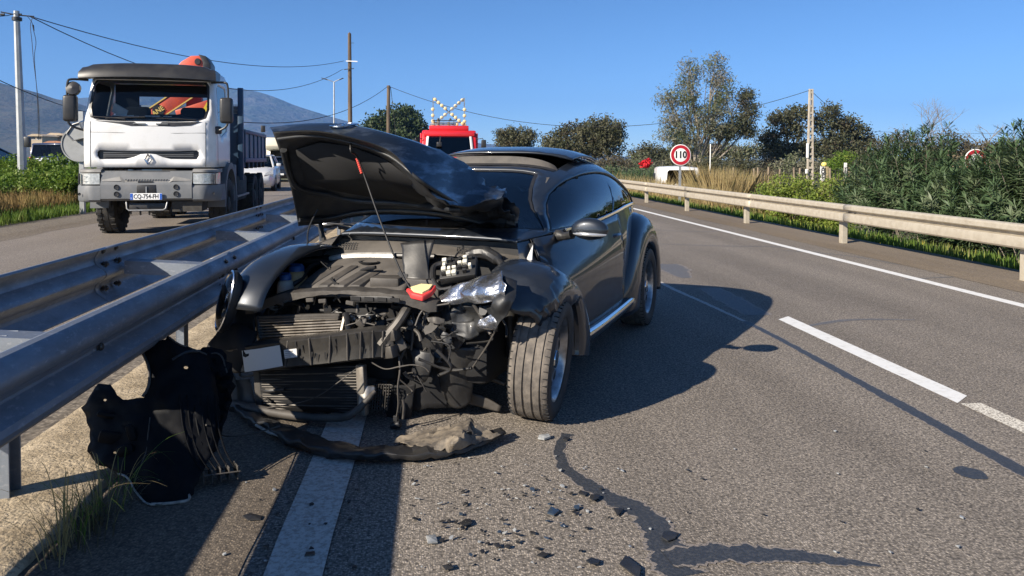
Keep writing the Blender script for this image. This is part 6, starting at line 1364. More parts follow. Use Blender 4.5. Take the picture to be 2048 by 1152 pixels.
MB().box((0, -.55, .72), (1.0, .05, .22)).build('grille', MATS['trim_black'], MH_, bev=.02)

# red road-works truck with its crossed lamp board
RT = thing('red_truck', 'red road-works truck behind the wreck carrying a crossed board of round lamps', 'truck', (dp(899, 318, 31).x, 31.0, 0), rad(1.0))
rc = MB(); rc.prism([(.0, .45), (-.04, 1.0), (.05, 1.55), (.30, 2.45), (.45, 2.62), (2.0, 2.62), (2.0, .45)], lambda y, z: (-1.12, y, z), lambda y, z: (1.12, y, z)); rc.build('cab', MATS['paint_red'], RT, bev=.06)
w2 = MB(); w2.add([(-.92, .075, 1.62), (.92, .075, 1.62), (.84, .262, 2.33), (-.84, .262, 2.33)], [(0, 1, 2, 3)]); w2.v = [(x, y - .03, z) for x, y, z in w2.v]; w2.build('windscreen', MATS['car_glass'], RT, smooth=0, solid=.01)
for sx in (-1, 1):
    MB().bar((sx * .96, .01, 1.55), (sx * .88, .23, 2.36), .10, .06).build('pillar', MATS['truck_white'], RT, bev=.02)
    MB().box2((sx * 1.12, .35, 1.2), (sx * 1.20, 1.5, 2.5)).build('side_fairing', MATS['paint_red'], RT, bev=.03)
    MB().tube([(sx * 1.1, .2, 2.25), (sx * 1.38, .1, 2.28), (sx * 1.42, .1, 2.1)], .018, 6).build('mirror_arm', MATS['trim_black'], RT)
    MB().box((sx * 1.42, .1, 2.05), (.20, .14, .34)).build('mirror', MATS['trim_black'], RT, bev=.04)
    truck = MB().lathe([(0, -.15), (.42, -.15), (.48, -.1), (.48, .1), (.42, .15), (0, .15)], (sx * .95, 1.0, .48), Matrix(((0, 0, 1), (0, 1, 0), (1, 0, 0))), 24).build('tyre', MATS['tyre'], RT)
    MB().box((sx * .85, -.02, .85), (.35, .08, .22)).build('headlight', MATS['head_lens'], RT, bev=.03)
MB().box2((1.15, .5, 1.62), (1.95, .9, 1.84)).build('side_box', MATS['paint_red'], RT, bev=.03)
MB().box2((-1.05, .22, 2.36), (1.05, .36, 2.56)).build('sun_visor', MATS['paint_red'], RT, bev=.03)
MB().box2((-.82, .5, 2.62), (.82, 1.4, 2.82)).build('roof_box', MATS['paint_red'], RT, bev=.03)
MB().box2((-1.1, 2.1, .6), (1.1, 6.0, 1.5)).build('flat_bed', MATS['paint_red'], RT)
MB().tube([(-.36, .12, 2.36), (-.38, .0, 2.25), (-.40, -.02, 2.1)], .03, 6).build('mirror_arm', MATS['trim_black'], RT); MB().box((-.42, -.03, 2.02), (.22, .12, .2)).build('kerb_mirror', MATS['trim_black'], RT, bev=.04)
MB().box2((-.78, .6, 2.84), (.30, .72, 2.92)).build('light_bar', MATS['steel_grey'], RT, bev=.01)
LBY = .95
for sx in (-1, 1): MB().bar((sx * .66, LBY, 2.8), (sx * .66, LBY, 4.02), .04, .04).build('board_post', MATS['steel_grey'], RT)
MB().bar((-.64, LBY, 2.98), (.64, LBY, 2.98), .04, .04).build('board_rail', MATS['steel_grey'], RT)
MB().bar((-.66, LBY - .01, 4.0), (.62, LBY - .01, 2.85), .05, .03, up=(0, 1, 0)).build('board_diagonal', MATS['steel_grey'], RT); MB().bar((.66, LBY + .03, 4.0), (-.62, LBY + .03, 2.85), .05, .03, up=(0, 1, 0)).build('board_diagonal', MATS['steel_grey'], RT)
mat('lamp_cream', (0.75, 0.62, 0.36), 0.35, c2=(.65, .5, .25), scale=20)
def lampd(x, z, y):
    MB().lathe([(0, -.03), (.062, -.03), (.074, -.012), (.074, .012), (.058, .022), (0, .030)], (x, y, z), Matrix.Rotation(rad(90), 3, 'X'), 16).build('board_lamp', MATS['lamp_cream'], RT, smooth=60)
for k in range(9):
    if k == 4: continue
    f = k / 8; lampd(-.58 + 1.16 * f, 3.93 - 1.0 * f, LBY - .06)
    lampd(.58 - 1.16 * f, 3.93 - 1.0 * f, LBY + .10)
for sx in (-1, 1):
    for z in (3.52, 3.26, 3.02, 2.88): lampd(sx * .67, z, LBY - .02)
for x in (-.45, 0, .35): lampd(x, 2.9, LBY + .02)
bk = MB(); bk.tube([(-.7, .5, 3.03), (.30, .5, 3.03)], .02, 6).build('beacon_bar', MATS['trim_black'], RT)
for x in (-.45, .05): MB().lathe([(0, .09), (.04, .08), (.055, .03), (.055, 0)], (x, .5, 3.04), None, 12).build('beacon', MATS['trim_black'], RT)
for x in (-.6, -.4, .0, .2): MB().cyl((x, .5, 2.82), (x, .5, 3.02), .014, 6).build('bar_leg', MATS['trim_black'], RT)
# ================================================================== POLES, WIRES, SIGNS, FENCE, BUILDINGS
mat('pole_wood', (0.16, 0.115, 0.075), 0.9, c2=(0.09, 0.065, 0.045), scale=6, stretch=(1, 1, .1), bump=.4, bscale=20, bdist=.02)
mat('pole_galv', (0.42, 0.43, 0.43), 0.5, 0.5, c2=(.34, .35, .35), scale=3)
mat('pole_concrete', (0.44, 0.39, 0.32), 0.9, c2=(.34, .3, .24), scale=3, bump=.3, bscale=20, bdist=.01)
mat('wire_black', (0.012, 0.012, 0.014), 0.6)
mat('sign_red', (0.45, 0.012, 0.025), 0.45, c2=(.38, .012, .02), scale=4); mat('sign_white', (0.80, 0.79, 0.76), 0.5); mat('sign_back', (0.30, 0.31, 0.32), 0.6, 0.3, c2=(.25, .26, .26), scale=3)
mat('stucco', (0.52, 0.42, 0.30), 0.9, c2=(.44, .35, .25), scale=3); mat('roof_tile', (0.45, 0.22, 0.13), 0.9, c2=(.36, .18, .11), scale=2); mat('lamp_yellow', (0.75, 0.60, 0.16), 0.4)
mat('pillar_stone', (0.42, 0.33, 0.18), 0.9, c2=(.32, .25, .14), scale=3, bump=.3, bscale=10, bdist=.03)
mat('fence_wood', (0.26, 0.20, 0.14), 0.9, c2=(.18, .14, .1), scale=5); mat('mesh_wire', (0.12, 0.11, 0.10), 0.7, 0.4)
mat('tan_roof', (0.46, 0.35, 0.21), 0.9, c2=(.38, .29, .17), scale=2, stretch=(4, .4, 1))
def wire(a, b, sag, r=.014, n=24):
    a = Vector(a); b = Vector(b); P = [a.lerp(b, i / n) - Vector((0, 0, sag * 4 * (i / n) * (1 - i / n))) for i in range(n + 1)]
    return MB().tube(P, r, 5)
# metal pole on the left
p0 = Vector((dp(47, 350, 25).x, 25, .30)); p1 = dp(33, 22, 25)
PL = thing('utility_pole', 'tall grey metal utility pole with hanging cables at the left edge', 'pole', (0, 0, 0))
MB().tube([p0 - Vector((0, 0, .6)), p1], [.15, .085], 8).build('shaft', MATS['pole_galv'], PL, smooth=20)
MB().box(dp(55, 284, 24.8), (.16, .16, .32)).build('junction_box', MATS['trim_black'], PL, bev=.02)
MB().lathe([(.10, -.06), (.14, -.05), (.14, .05), (.10, .06)], dp(34, 38, 25), None, 12).build('collar', MATS['trim_black'], PL)
for a, b in (((2, 24), (34, 30)), ((34, 30), (68, 33))): MB().tube([dp(*a, 25), dp(*b, 25)], .022, 6).build('cable_clamp', MATS['trim_black'], PL)
for (u, v) in ((5, 29), (39, 29)): MB().tube([dp(u - 4, v, 25), dp(u + 4, v, 25)], .035, 8).build('splice', MATS['trim_black'], PL)
MB().tube([dp(68, 33, 25), dp(63, 40, 25), dp(61, 55, 25), dp(64, 85, 25), dp(67, 120, 25), dp(76, 200, 25), dp(80, 280, 25)], .009, 5, smooth=5).build('hanging_cable', MATS['wire_black'], PL)
MB().tube([dp(55, 33, 25), dp(64, 45, 25), dp(67, 60, 25), dp(72, 85, 25), dp(69, 118, 25), dp(75, 200, 25), dp(77, 280, 25)], .009, 5, smooth=5).build('hanging_cable', MATS['wire_black'], PL)
MB().tube([dp(66, 50, 25), dp(68, 62, 25)], [.03, .015], 8).build('splice', MATS['trim_black'], PL)
wt = dp(699, 122, 55); wt2 = dp(699, 139, 55)
tag(wire(dp(68, 35, 25), wt + Vector((-.4, 0, 0)), .9, .016).build('overhead_wire', MATS['wire_black']), 'upper overhead wire from the left metal pole to the wooden pole', 'wire')
tag(wire(dp(60, 33, 25), wt2 + Vector((-.5, 0, 0)), 1.9, .016).build('overhead_wire', MATS['wire_black']), 'lower overhead wire from the left metal pole to the wooden pole', 'wire')
tag(wire(dp(-60, 22, 18), dp(30, 27, 25), .1, .012).build('overhead_wire', MATS['wire_black']), 'short wire leaving the left metal pole out of the picture', 'wire')
tag(wire(dp(-40, 142, 22), dp(300, 232, 40), .5, .014).build('overhead_wire', MATS['wire_black']), 'wire sloping down behind the truck below the left hill skyline', 'wire')
# wooden poles
W1 = thing('utility_pole', 'tall brown wooden pole with two short crossarms above the bonnet', 'pole', (0, 0, 0))
b = dp(701, 318, 55); MB().tube([(b.x, 55, -.5), dp(699, 67, 55)], [.19, .12], 10).build('shaft', MATS['pole_wood'], W1); MB().tube([dp(699, 68, 55), dp(699, 64, 55)], [.12, .01], 10).build('pointed_cap', MATS['pole_wood'], W1)
MB().bar(dp(692, 122, 54.8), dp(715, 123, 54.8), .06, .07).build('crossarm', MATS['sign_white'], W1); MB().bar(dp(688, 139, 54.8), dp(708, 137, 54.8), .05, .05).build('crossarm', MATS['trim_black'], W1); MB().bar(dp(699, 86, 54.8), dp(708, 86, 54.8), .03, .03).build('crossarm', MATS['trim_black'], W1)
W2 = thing('utility_pole', 'shorter wooden pole with guy wire in front of the umbrella-shaped pine', 'pole', (0, 0, 0))
b = dp(776, 318, 68); MB().tube([(b.x, 68, -.5), dp(777, 171, 68)], [.20, .15], 10).build('shaft', MATS['pole_wood'], W2); MB().tube([dp(781, 174, 68), dp(787, 222, 68), dp(795, 300, 68)], .025, 5).build('guy_wire', MATS['wire_black'], W2)
tag(wire(dp(470, 243, 40), dp(775, 173, 68), 1.1, .022).build('overhead_wire', MATS['wire_black']), 'overhead wire rising from behind the truck to the shorter wooden pole', 'wire')
WC = dp(1621, 180, 55)
tag(wire(dp(779, 173, 68), WC, 3.2, .022, 40).build('overhead_wire', MATS['wire_black']), 'long sagging wire from the shorter wooden pole to the concrete pole', 'wire')
tag(wire(WC, dp(1720, 250, 80), .4, .02).build('overhead_wire', MATS['wire_black']), 'wire dropping from the concrete pole behind the oak', 'wire')
tag(wire(dp(1735, 262, 120), dp(2150, 262, 90), .4, .022).build('overhead_wire', MATS['wire_black']), 'upper thin wire crossing behind the bare trees at right', 'wire')
tag(wire(dp(1740, 278, 120), dp(2150, 272, 90), .9, .022).build('overhead_wire', MATS['wire_black']), 'lower thin wire crossing behind the bare trees at right', 'wire')
tag(wire(dp(1400, 290, 130), dp(1530, 294, 130), .5, .03).build('overhead_wire', MATS['wire_black']), 'thin far wire seen under the eucalyptus crown', 'wire')
# ladder-type concrete pole
CP = thing('concrete_pole', 'pale ladder-type concrete utility pole standing right of the eucalyptus', 'pole', (0, 0, 0))
bx = dp(1620, 360, 55); Pt = dp(1622, 178, 55)
cpm = MB(); H0, H1 = -1.0, Pt.z
def cpx(t): return bx.x + (Pt.x - bx.x) * t
for sx in (-1, 1):
    MB().bar((bx.x + sx * .22, 55, H0), (Pt.x + sx * .10, 55, H1), .10, .20, up=(0, 1, 0)).build('pole_leg', MATS['pole_concrete'], CP)
for k in range(15):
    t = (k + .5) / 15; z = H0 + (H1 - H0) * t; w = .22 + (.10 - .22) * t
    MB().box((cpx(t), 55, z), (2 * w, .18, .16)).build('pole_rung', MATS['pole_concrete'], CP)
MB().box2((bx.x - .34, 54.8, 1.6), (bx.x - .24, 55, 4.0 - 1.3)).build('cable_pipe', MATS['sign_white'], CP); MB().box((bx.x - .38, 54.8, .55), (.18, .15, .35)).build('meter_box', MATS['sign_white'], CP, bev=.02)
# double lamp post
LP = thing('street_lamp', 'slim grey double-armed street lamp standing left of the wooden pole', 'street lamp', (0, 0, 0))
b = dp(668, 318, 66); t = dp(668, 164, 66); MB().tube([(b.x, 66, -.3), t], [.09, .055], 8).build('shaft', MATS['pole_galv'], LP)
for sx, e in ((-1, dp(643, 156, 66)), (1, dp(687, 156, 66))):
    MB().tube([t, t.lerp(e, .6) + Vector((0, 0, .03)), e], .035, 6).build('lamp_arm', MATS['pole_galv'], LP); MB().bar(t.lerp(e, .52), e, .22, .06).build('lamp_head', MATS['trim_black'], LP, bev=.02)
# speed limit signs
def round_sign(c, r, label, base, name='speed_limit_sign', digits=True):
    o = thing(name, label, 'road sign', (0, 0, 0)); M = Matrix.Rotation(rad(90), 3, 'X')
    MB().lathe([(0, -.012), (r * .97, -.012), (r, -.006), (r, .006), (r * .97, .010), (0, .010)], c, M, 48).build('plate', MATS['sign_white'], o, smooth=30)
    MB().lathe([(r * .64, .0115), (r * .64, .0145), (r * .93, .0145), (r * .93, .0115)], c, M, 48, loop=True).build('red_ring', MATS['sign_red'], o, smooth=30)
    if digits: text_mesh('110', r * .88, 'numerals', MATS['ink_black'], o, facing(c + Vector((0, -.0125, 0)), (0, -1, 0)), .0015, bold=r * .034, sx=.92)
    MB().box2((c.x - .04, c.y + .02, base), (c.x + .04, c.y + .06, c.z + r * .6)).build('post', MATS['pole_galv'], o)
    return o
round_sign(dp(1361, 310, 25.4), .37, 'round 110 speed limit sign behind the right guardrail in front of the white van', -.4)
round_sign(dp(1951, 322, 20), .345, 'round red-rimmed speed sign half hidden behind the right oleander bushes', -.8)
# sign backs beside the truck
SB = thing('sign_back', 'grey back of a round and a pointed road sign left of the truck', 'road sign', (0, 0, 0)); c = dp(160, 288, 20); M = Matrix.Rotation(rad(90), 3, 'X')
MB().lathe([(0, -.012), (.44, -.012), (.45, 0), (.44, .012), (0, .012)], c, M, 40).build('plate', MATS['sign_back'], SB, smooth=30); MB().lathe([(.42, .010), (.45, .012), (.45, .03), (.42, .03)], c, M, 40, loop=True).build('rim', MATS['steel_grey'], SB)
ar = MB(); ar.prism([(133, 268), (146, 249), (175, 240), (190, 250), (190, 270), (146, 281)], lambda u, v: dp(u, v, 19.9), lambda u, v: dp(u, v, 19.93)); ar.build('arrow_plate', MATS['sign_back'], SB)
ar = MB(); ar.tube([dp(u, v, 19.88) for u, v in ((190, 270), (146, 281), (133, 268), (146, 249), (175, 240))], .02, 6).build('arrow_rim', MATS['steel_grey'], SB)
MB().box2((c.x - .055, 20.05, -.1), (c.x + .055, 20.15, 2.6)).build('post', MATS['pole_galv'], SB)
# fence with wooden stakes and wire netting
FE = thing('wire_fence', 'wire netting fence on wooden stakes behind the dry grass at right', 'fence', (0, 0, 0)); z0 = -.85
FX = [(1467, 335), (1508, 337), (1516, 335), (1537, 334), (1560, 338), (1588, 335), (1600, 336), (1660, 336), (1700, 337)]
for i, (u, v) in enumerate(FX):
    t = dp(u, v, 44); MB().tube([(t.x + .08 * math.sin(i * 3), 44, z0 - .3), t], [.07, .06], 6).build('stake', MATS['fence_wood'], FE)
xa, xb = dp(1440, 336, 44).x, dp(1740, 336, 44).x; zt_ = dp(1500, 340, 44).z; nw = MB()
for k in range(44):
    x = xa + (xb - xa) * k / 43; nw.bar((x, 44.05, z0), (x, 44.05, zt_), .012, .012)
for k in range(9): z = z0 + (zt_ - z0) * k / 8; nw.bar((xa, 44.05, z), (xb, 44.05, z), .012, .012)
struct(nw.build('netting', MATS['mesh_wire'], FE, smooth=0), 'stuff')
sp_ = dp(1420, 300, 38); SPo = tag(MB().tube([(sp_.x, 38, -.9), dp(1421, 288, 38)], .028, 6).build('slim_post', MATS['sign_white']), 'slim white post standing between the white van and the fence', 'post')
# gate pillars with upright name boards
def gate_pillar(u, v, w, letters, label, ball, hgt):
    o = thing('gate_pillar', label, 'gate pillar', (0, 0, 0)); c = dp(u, v, 46); k = 46 / F
    MB().box2((c.x, 46, -.9), (c.x + w * k, 46.35, c.z)).build('pillar', MATS['pillar_stone'], o, bev=.02)
    bw = 6.0 * k; top = c.z if ball else c.z + 10 * k
    MB().box2((c.x - bw - .02, 45.9, c.z - hgt * k), (c.x - .02, 45.95, top)).build('name_board', MATS['sign_white'], o)
    for i, ch in enumerate(letters): text_mesh(ch, .30, 'letter', MATS['ink_black'], o, facing((c.x - bw / 2 - .02, 45.895, c.z - (4 + 7.2 * i) * k), (0, -1, 0)), .002, bold=.012)
    if ball:
        MB().lathe([(0, -.02), (.12, 0), (.18, .09), (.18, .17), (.12, .26), (0, .29)], (c.x + w * k * .2, 46.1, c.z), None, 18).build('globe_lamp', MATS['lamp_yellow'], o, smooth=60)
        MB().box2((c.x - bw - .10, 45.9, c.z - hgt * k), (c.x - bw - .06, 45.95, c.z + .02)).build('edge_strip', MATS['sign_white'], o)
    return o
gate_pillar(1648, 333, 11, 'AOPT', 'stone gate pillar with yellow globe lamp and upright name board', True, 30)
gate_pillar(1693, 335, 9, 'TENT', 'stone gate pillar with white board rising above it, right of the globe lamp', False, 28)
MX = tag(MB().box(dp(1714, 372, 40), (.32, .3, .55)).build('letter_box', MATS['sign_white'], bev=.08), 'white letter box showing at the edge of the oleander bushes', 'letter box')
# far houses on the left, building at the right
def house(u0, u1, vtop, vbot, Y, label, wall='stucco', roof='roof_tile'):
    o = thing('house', label, 'house', (0, 0, 0)); a = dp(u0, vbot, Y); b = dp(u1, vtop, Y); hgt = b.z - a.z
    MB().box2((a.x, Y, a.z - 6), (b.x, Y + 9, b.z - hgt * .28)).build('wall', MATS[wall], o)
    r = MB(); r.prism([(a.x - .6, b.z - hgt * .28), (a.x + (b.x - a.x) * .25, b.z), (a.x + (b.x - a.x) * .75, b.z), (b.x + .6, b.z - hgt * .28)], lambda x, z: (x, Y - .6, z), lambda x, z: (x, Y + 9.6, z)); r.build('roof', MATS[roof], o)
    n = max(2, int((b.x - a.x) / 4))
    for k in range(n):
        x = a.x + (b.x - a.x) * (k + .5) / n; w_ = MB().box2((x - .6, Y - .06, b.z - hgt * .66), (x + .6, Y + .05, b.z - hgt * .40)).build('window', MATS['trim_black'], o)
        MB().box2((x - .75, Y - .10, b.z - hgt * .70), (x + .75, Y + .04, b.z - hgt * .66)).build('sill', MATS['sign_white'], w_)
    return o
house(60, 84, 268, 284, 230, 'small cream house farthest left at the foot of the hill', roof='stucco'); house(95, 128, 266, 283, 240, 'cream house with flat tiled roof beside the truck mirror', roof='stucco'); house(92, 124, 282, 296, 205, 'low cream house in front of the others on the left hillside')
RB = thing('farm_building', 'tan roofed farm building beyond the oleanders at the far right', 'building', (0, 0, 0)); a = dp(1905, 345, 62); b = dp(2120, 300, 62)
r = MB(); r.prism([(62, a.z), (66, b.z), (70, a.z)], lambda y, z: (a.x, y, z), lambda y, z: (b.x, y, z)); r.build('roof', MATS['tan_roof'], RB); MB().box2((a.x + .5, 62.6, -1), (b.x - .5, 69.4, a.z)).build('wall', MATS['stucco'], RB)
# ================================================================== PLANTS
import numpy as np
RNG = np.random.default_rng(5)
leafmat('leaf_pine', (0.035, 0.060, 0.022), (0.060, 0.085, 0.030), (0.085, 0.085, 0.040), .2, 1.2)
leafmat('leaf_olive', (0.070, 0.078, 0.040), (0.11, 0.105, 0.06), (0.085, 0.068, 0.04), .25, .9)
leafmat('leaf_oak', (0.060, 0.072, 0.038), (0.10, 0.096, 0.055), (0.085, 0.066, 0.042), .25, .9)
leafmat('leaf_euca', (0.190, 0.180, 0.130), (0.120, 0.150, 0.070), (0.250, 0.225, 0.175), .3, .8)
leafmat('leaf_oleander', (0.055, 0.095, 0.042), (0.085, 0.130, 0.058), (0.14, 0.17, 0.095), .25, 5.0, .42, 2.0)
leafmat('leaf_umbel', (0.085, 0.160, 0.020), (0.150, 0.220, 0.035), (0.230, 0.270, 0.060), .35, 2.5, .55, 1.3)
leafmat('leaf_spurge', (0.140, 0.210, 0.035), (0.260, 0.300, 0.060), (0.080, 0.130, 0.030), .35, 4, .55, 1.4)
leafmat('grass_green', (0.080, 0.150, 0.022), (0.140, 0.210, 0.035), (0.200, 0.200, 0.060), .35, 1.5, .6, .5)
leafmat('grass_dry', (0.340, 0.240, 0.100), (0.250, 0.170, 0.070), (0.180, 0.180, 0.060), .3, 3, .8, .9)
leafmat('grass_tall_dry', (0.420, 0.330, 0.170), (0.330, 0.250, 0.110), (0.220, 0.210, 0.080), .3, 3, .8, 1.2)
leafmat('flower_red', (0.60, 0.015, 0.03), (0.70, 0.04, 0.05), None, .3, 6)
leafmat('flower_yellow', (0.75, 0.62, 0.08), (0.70, 0.66, 0.30), None, .3, 6)
leafmat('leaf_brown', (0.130, 0.105, 0.070), (0.085, 0.080, 0.050), (0.06, 0.07, 0.03), .25, 1.0)
mat('bark', (0.12, 0.095, 0.07), 0.95, c2=(.2, .17, .13), scale=4, bump=.5, bscale=9, bdist=.05); mat('bark_pale', (0.30, 0.26, 0.21), 0.9, c2=(.18, .15, .12), scale=3, bump=.3, bscale=8, bdist=.04)
mat('twig', (0.19, 0.16, 0.13), 0.95)
def fast_mesh(name, V, nper, m, parent=None):
    """V: (n, nper, 3) polygons"""
    n = len(V); me = bpy.data.meshes.new(name); me.vertices.add(n * nper); me.vertices.foreach_set('co', np.ascontiguousarray(V, dtype=np.float32).ravel())
    me.loops.add(n * nper); me.loops.foreach_set('vertex_index', np.arange(n * nper, dtype=np.int32)); me.polygons.add(n); me.polygons.foreach_set('loop_start', np.arange(0, n * nper, nper, dtype=np.int32)); me.polygons.foreach_set('loop_total', np.full(n, nper, dtype=np.int32))
    me.update(); me.validate(); me.materials.append(m); o = bpy.data.objects.new(name, me); COL.objects.link(o)
    if parent is not None: o.parent = parent
    return o
def unit(n):
    v = RNG.normal(size=(n, 3)); return v / np.linalg.norm(v, axis=1, keepdims=True)
def leaf_cards(C, size, asp=.45, up=0.0, jitter=.5):
    n = len(C); a = unit(n); a[:, 2] += up; a /= np.linalg.norm(a, axis=1, keepdims=True); b = np.cross(a, unit(n)); b /= np.linalg.norm(b, axis=1, keepdims=True)
    s = (size * (1 + jitter * (RNG.random(n) - .5)))[:, None]; w = s * asp
    return np.stack([C - a * s * .5, C + b * w * .5, C + a * s * .5, C - b * w * .5], 1)
def blobs_points(blobs, n, clump, cr):
    vol = np.array([b[3] * b[4] * b[5] for b in blobs]) ** .75; vol /= vol.sum(); P = []
    for b, f in zip(blobs, vol):
        k = max(4, int(n * f / clump)); u = unit(k) * (RNG.random((k, 1)) ** .28); c = np.array(b[:3]) + u * np.array(b[3:6])
        q = np.repeat(c, clump, 0) + RNG.normal(size=(k * clump, 3)) * cr * np.array([1, 1, .75]); P.append(q)
    return np.concatenate(P)
def limb(m, a, b, r0, r1, bend=.12, n=5):
    a = Vector(a); b = Vector(b); L = (b - a).length; P = []
    for i in range(n + 1):
        t = i / n; P.append(a.lerp(b, t) + Vector((noise.noise(a * 3 + Vector((t * 2, 0, 0))), noise.noise(b * 3 + Vector((0, t * 2, 0))), .3 * math.sin(t * PI))) * bend * L * math.sin(PI * t))
    m.tube(P, [r0 + (r1 - r0) * i / n for i in range(n + 1)], 6); return P
def tree(name, label, cat, base, blobs, leaf, n, size, clump=30, cr=.35, trunk=.2, bark='bark', asp=.45, up=0, split=.35, group=None):
    o = thing(name, label, cat, base, 0, group); B = Vector(base); t = MB(); zc = sum(b[2] for b in blobs) / len(blobs) - B.z; fork = Vector((0, 0, max(.4, zc * split)))
    limb(t, (0, 0, -.3), fork, trunk, trunk * .8, .05)
    for b in blobs:
        e = Vector(b[:3]) - B; P = limb(t, fork + Vector((0, 0, -.1)), e + Vector((0, 0, b[5] * .3)), trunk * .55, trunk * .10, .10)
        for k in range(5):
            q = P[2 + k % 3]; d = Vector(unit(1)[0]) ; d.z = abs(d.z) * .6; limb(t, q, e + Vector((d.x * b[3], d.y * b[4], d.z * b[5])) * .95, trunk * .18, trunk * .04, .1)
    t.build('trunk', MATS[bark], o, smooth=60)
    C = blobs_points([(b[0] - B.x, b[1] - B.y, b[2] - B.z, *b[3:]) for b in blobs], n, clump, cr)
    fast_mesh('crown', leaf_cards(C, size, asp, up), 4, MATS[leaf], o)
    return o
def B_(u, v, Y, ru, rv, rd=None):
    """crown blob: photo centre and half sizes in photo pixels, at depth Y"""
    p = dp(u, v, Y); k = Y / F; return (p.x, Y, p.z, ru * k, (rd or ru) * k, rv * k)
# far trees
Y = 165; tree('pine_tree', 'umbrella-shaped dark pine between the bonnet and the red truck', 'tree', (dp(788, 318, Y).x, Y, 0), [B_(760, 258, Y, 36, 26), B_(800, 240, Y, 40, 26), B_(830, 265, Y, 30, 28), B_(740, 275, Y, 20, 20), B_(790, 275, Y, 50, 24), B_(845, 285, Y, 22, 18)], 'leaf_pine', 14000, .8, 24, .75, .5)
Y = 80; tree('olive_tree', 'small olive tree left of the large dark tree above the car roof', 'tree', (dp(1030, 318, Y).x + .3, Y, 0), [B_(1015, 272, Y, 22, 18), B_(1045, 275, Y, 24, 18), B_(1030, 288, Y, 36, 16)], 'leaf_olive', 7000, .27, 24, .30, .15)
Y = 78; tree('olive_tree', 'broad dark olive tree rising above the rear of the car roof', 'tree', (dp(1185, 318, Y).x, Y, 0), [B_(1110, 285, Y, 30, 16), B_(1145, 272, Y, 34, 24), B_(1185, 262, Y, 34, 28), B_(1215, 262, Y, 34, 30), B_(1235, 262, Y, 18, 14), B_(1200, 290, Y, 50, 26), B_(1130, 300, Y, 50, 16)], 'leaf_olive', 16000, .30, 26, .32, .25)
Y = 66; tree('eucalyptus_tree', 'tall pale eucalyptus with twin-peaked crown behind the 110 sign', 'tree', (dp(1392, 340, Y).x, Y, -.5), [B_(1380, 148, Y, 20, 30), B_(1372, 190, Y, 22, 30), B_(1430, 140, Y, 17, 32), B_(1446, 175, Y, 22, 34), B_(1440, 215, Y, 24, 26), B_(1335, 200, Y, 18, 26), B_(1350, 245, Y, 24, 28), B_(1335, 270, Y, 16, 18), B_(1395, 240, Y, 24, 30), B_(1420, 255, Y, 22, 26), B_(1365, 280, Y, 30, 20)], 'leaf_euca', 11500, .34, 22, .38, .30, 'bark_pale', .22, -.35, .10)
tree('eucalyptus_tree', 'darker drooping side of the eucalyptus leaning right over the fence', 'tree', (dp(1405, 340, Y).x, Y + .6, -.5), [B_(1490, 195, Y, 16, 18), B_(1500, 225, Y, 16, 20), B_(1480, 250, Y, 24, 20), B_(1450, 265, Y, 24, 16), B_(1500, 262, Y, 14, 14)], 'leaf_oak', 5500, .30, 18, .32, .22, 'bark_pale', .3, -.3, .10)
Y = 72; tree('oak_tree', 'spreading dark oak left of the ladder-type concrete pole', 'tree', (dp(1585, 340, Y).x, Y, -.5), [B_(1560, 240, Y, 24, 16), B_(1600, 228, Y, 26, 16), B_(1540, 275, Y, 22, 20), B_(1585, 262, Y, 24, 16), B_(1560, 305, Y, 40, 20), B_(1610, 300, Y, 26, 20)], 'leaf_oak', 9000, .30, 22, .33, .25)
tree('oak_tree', 'taller spreading dark oak right of the ladder-type concrete pole', 'tree', (dp(1665, 340, Y).x, Y + 1, -.5), [B_(1660, 225, Y, 20, 18), B_(1640, 250, Y, 22, 20), B_(1690, 250, Y, 26, 18), B_(1715, 265, Y, 24, 18), B_(1730, 290, Y, 24, 22), B_(1680, 285, Y, 34, 20), B_(1645, 300, Y, 30, 24), B_(1700, 310, Y, 44, 16)], 'leaf_oak', 11500, .30, 22, .33, .27)
Y = 95
for i, (u0, u1, v, lab, lf) in enumerate([(1262, 1330, 306, 'low olive-green bush right of the car roof', 'leaf_olive'), (1330, 1400, 308, 'low grey bush behind the 110 sign', 'leaf_euca'), (1405, 1440, 305, 'low brown bush between the eucalyptus trunk and the slim post', 'leaf_brown'), (1440, 1520, 306, 'long low grey-green bush behind the fence', 'leaf_euca')]):
    tree('bush', lab, 'bush', (dp((u0 + u1) / 2, 318, Y).x, Y, -.4), [B_(u0 + (u1 - u0) * f, v + 6 * math.sin(f * 9 + i), Y, (u1 - u0) * .24, 14) for f in (.15, .4, .65, .88)], lf, 3000, .34, 20, .4, .1)
Y = 52; tree('bush', 'green bush growing beside the upright name boards', 'bush', (dp(1672, 350, Y).x, Y, -.85), [B_(1670, 335, Y, 22, 22), B_(1690, 318, Y, 22, 14)], 'leaf_umbel', 2600, .16, 20, .18, .06)
Y = 42
for i, (u0, u1, v, lab) in enumerate([(1750, 1850, 290, 'brown scrub showing above the left oleander'), (1850, 1960, 295, 'brown scrub between the two bare trees'), (1960, 2080, 300, 'brown scrub beside the farm building roof')]):
    tree('scrub', lab, 'bush', (dp((u0 + u1) / 2, 330, Y).x, Y, -.85), [B_(u0 + (u1 - u0) * f, v + 10 * math.sin(f * 9 + i), Y, (u1 - u0) * .22, 24) for f in (.12, .4, .65, .9)], 'leaf_brown', 2600, .16, 20, .22, .08)
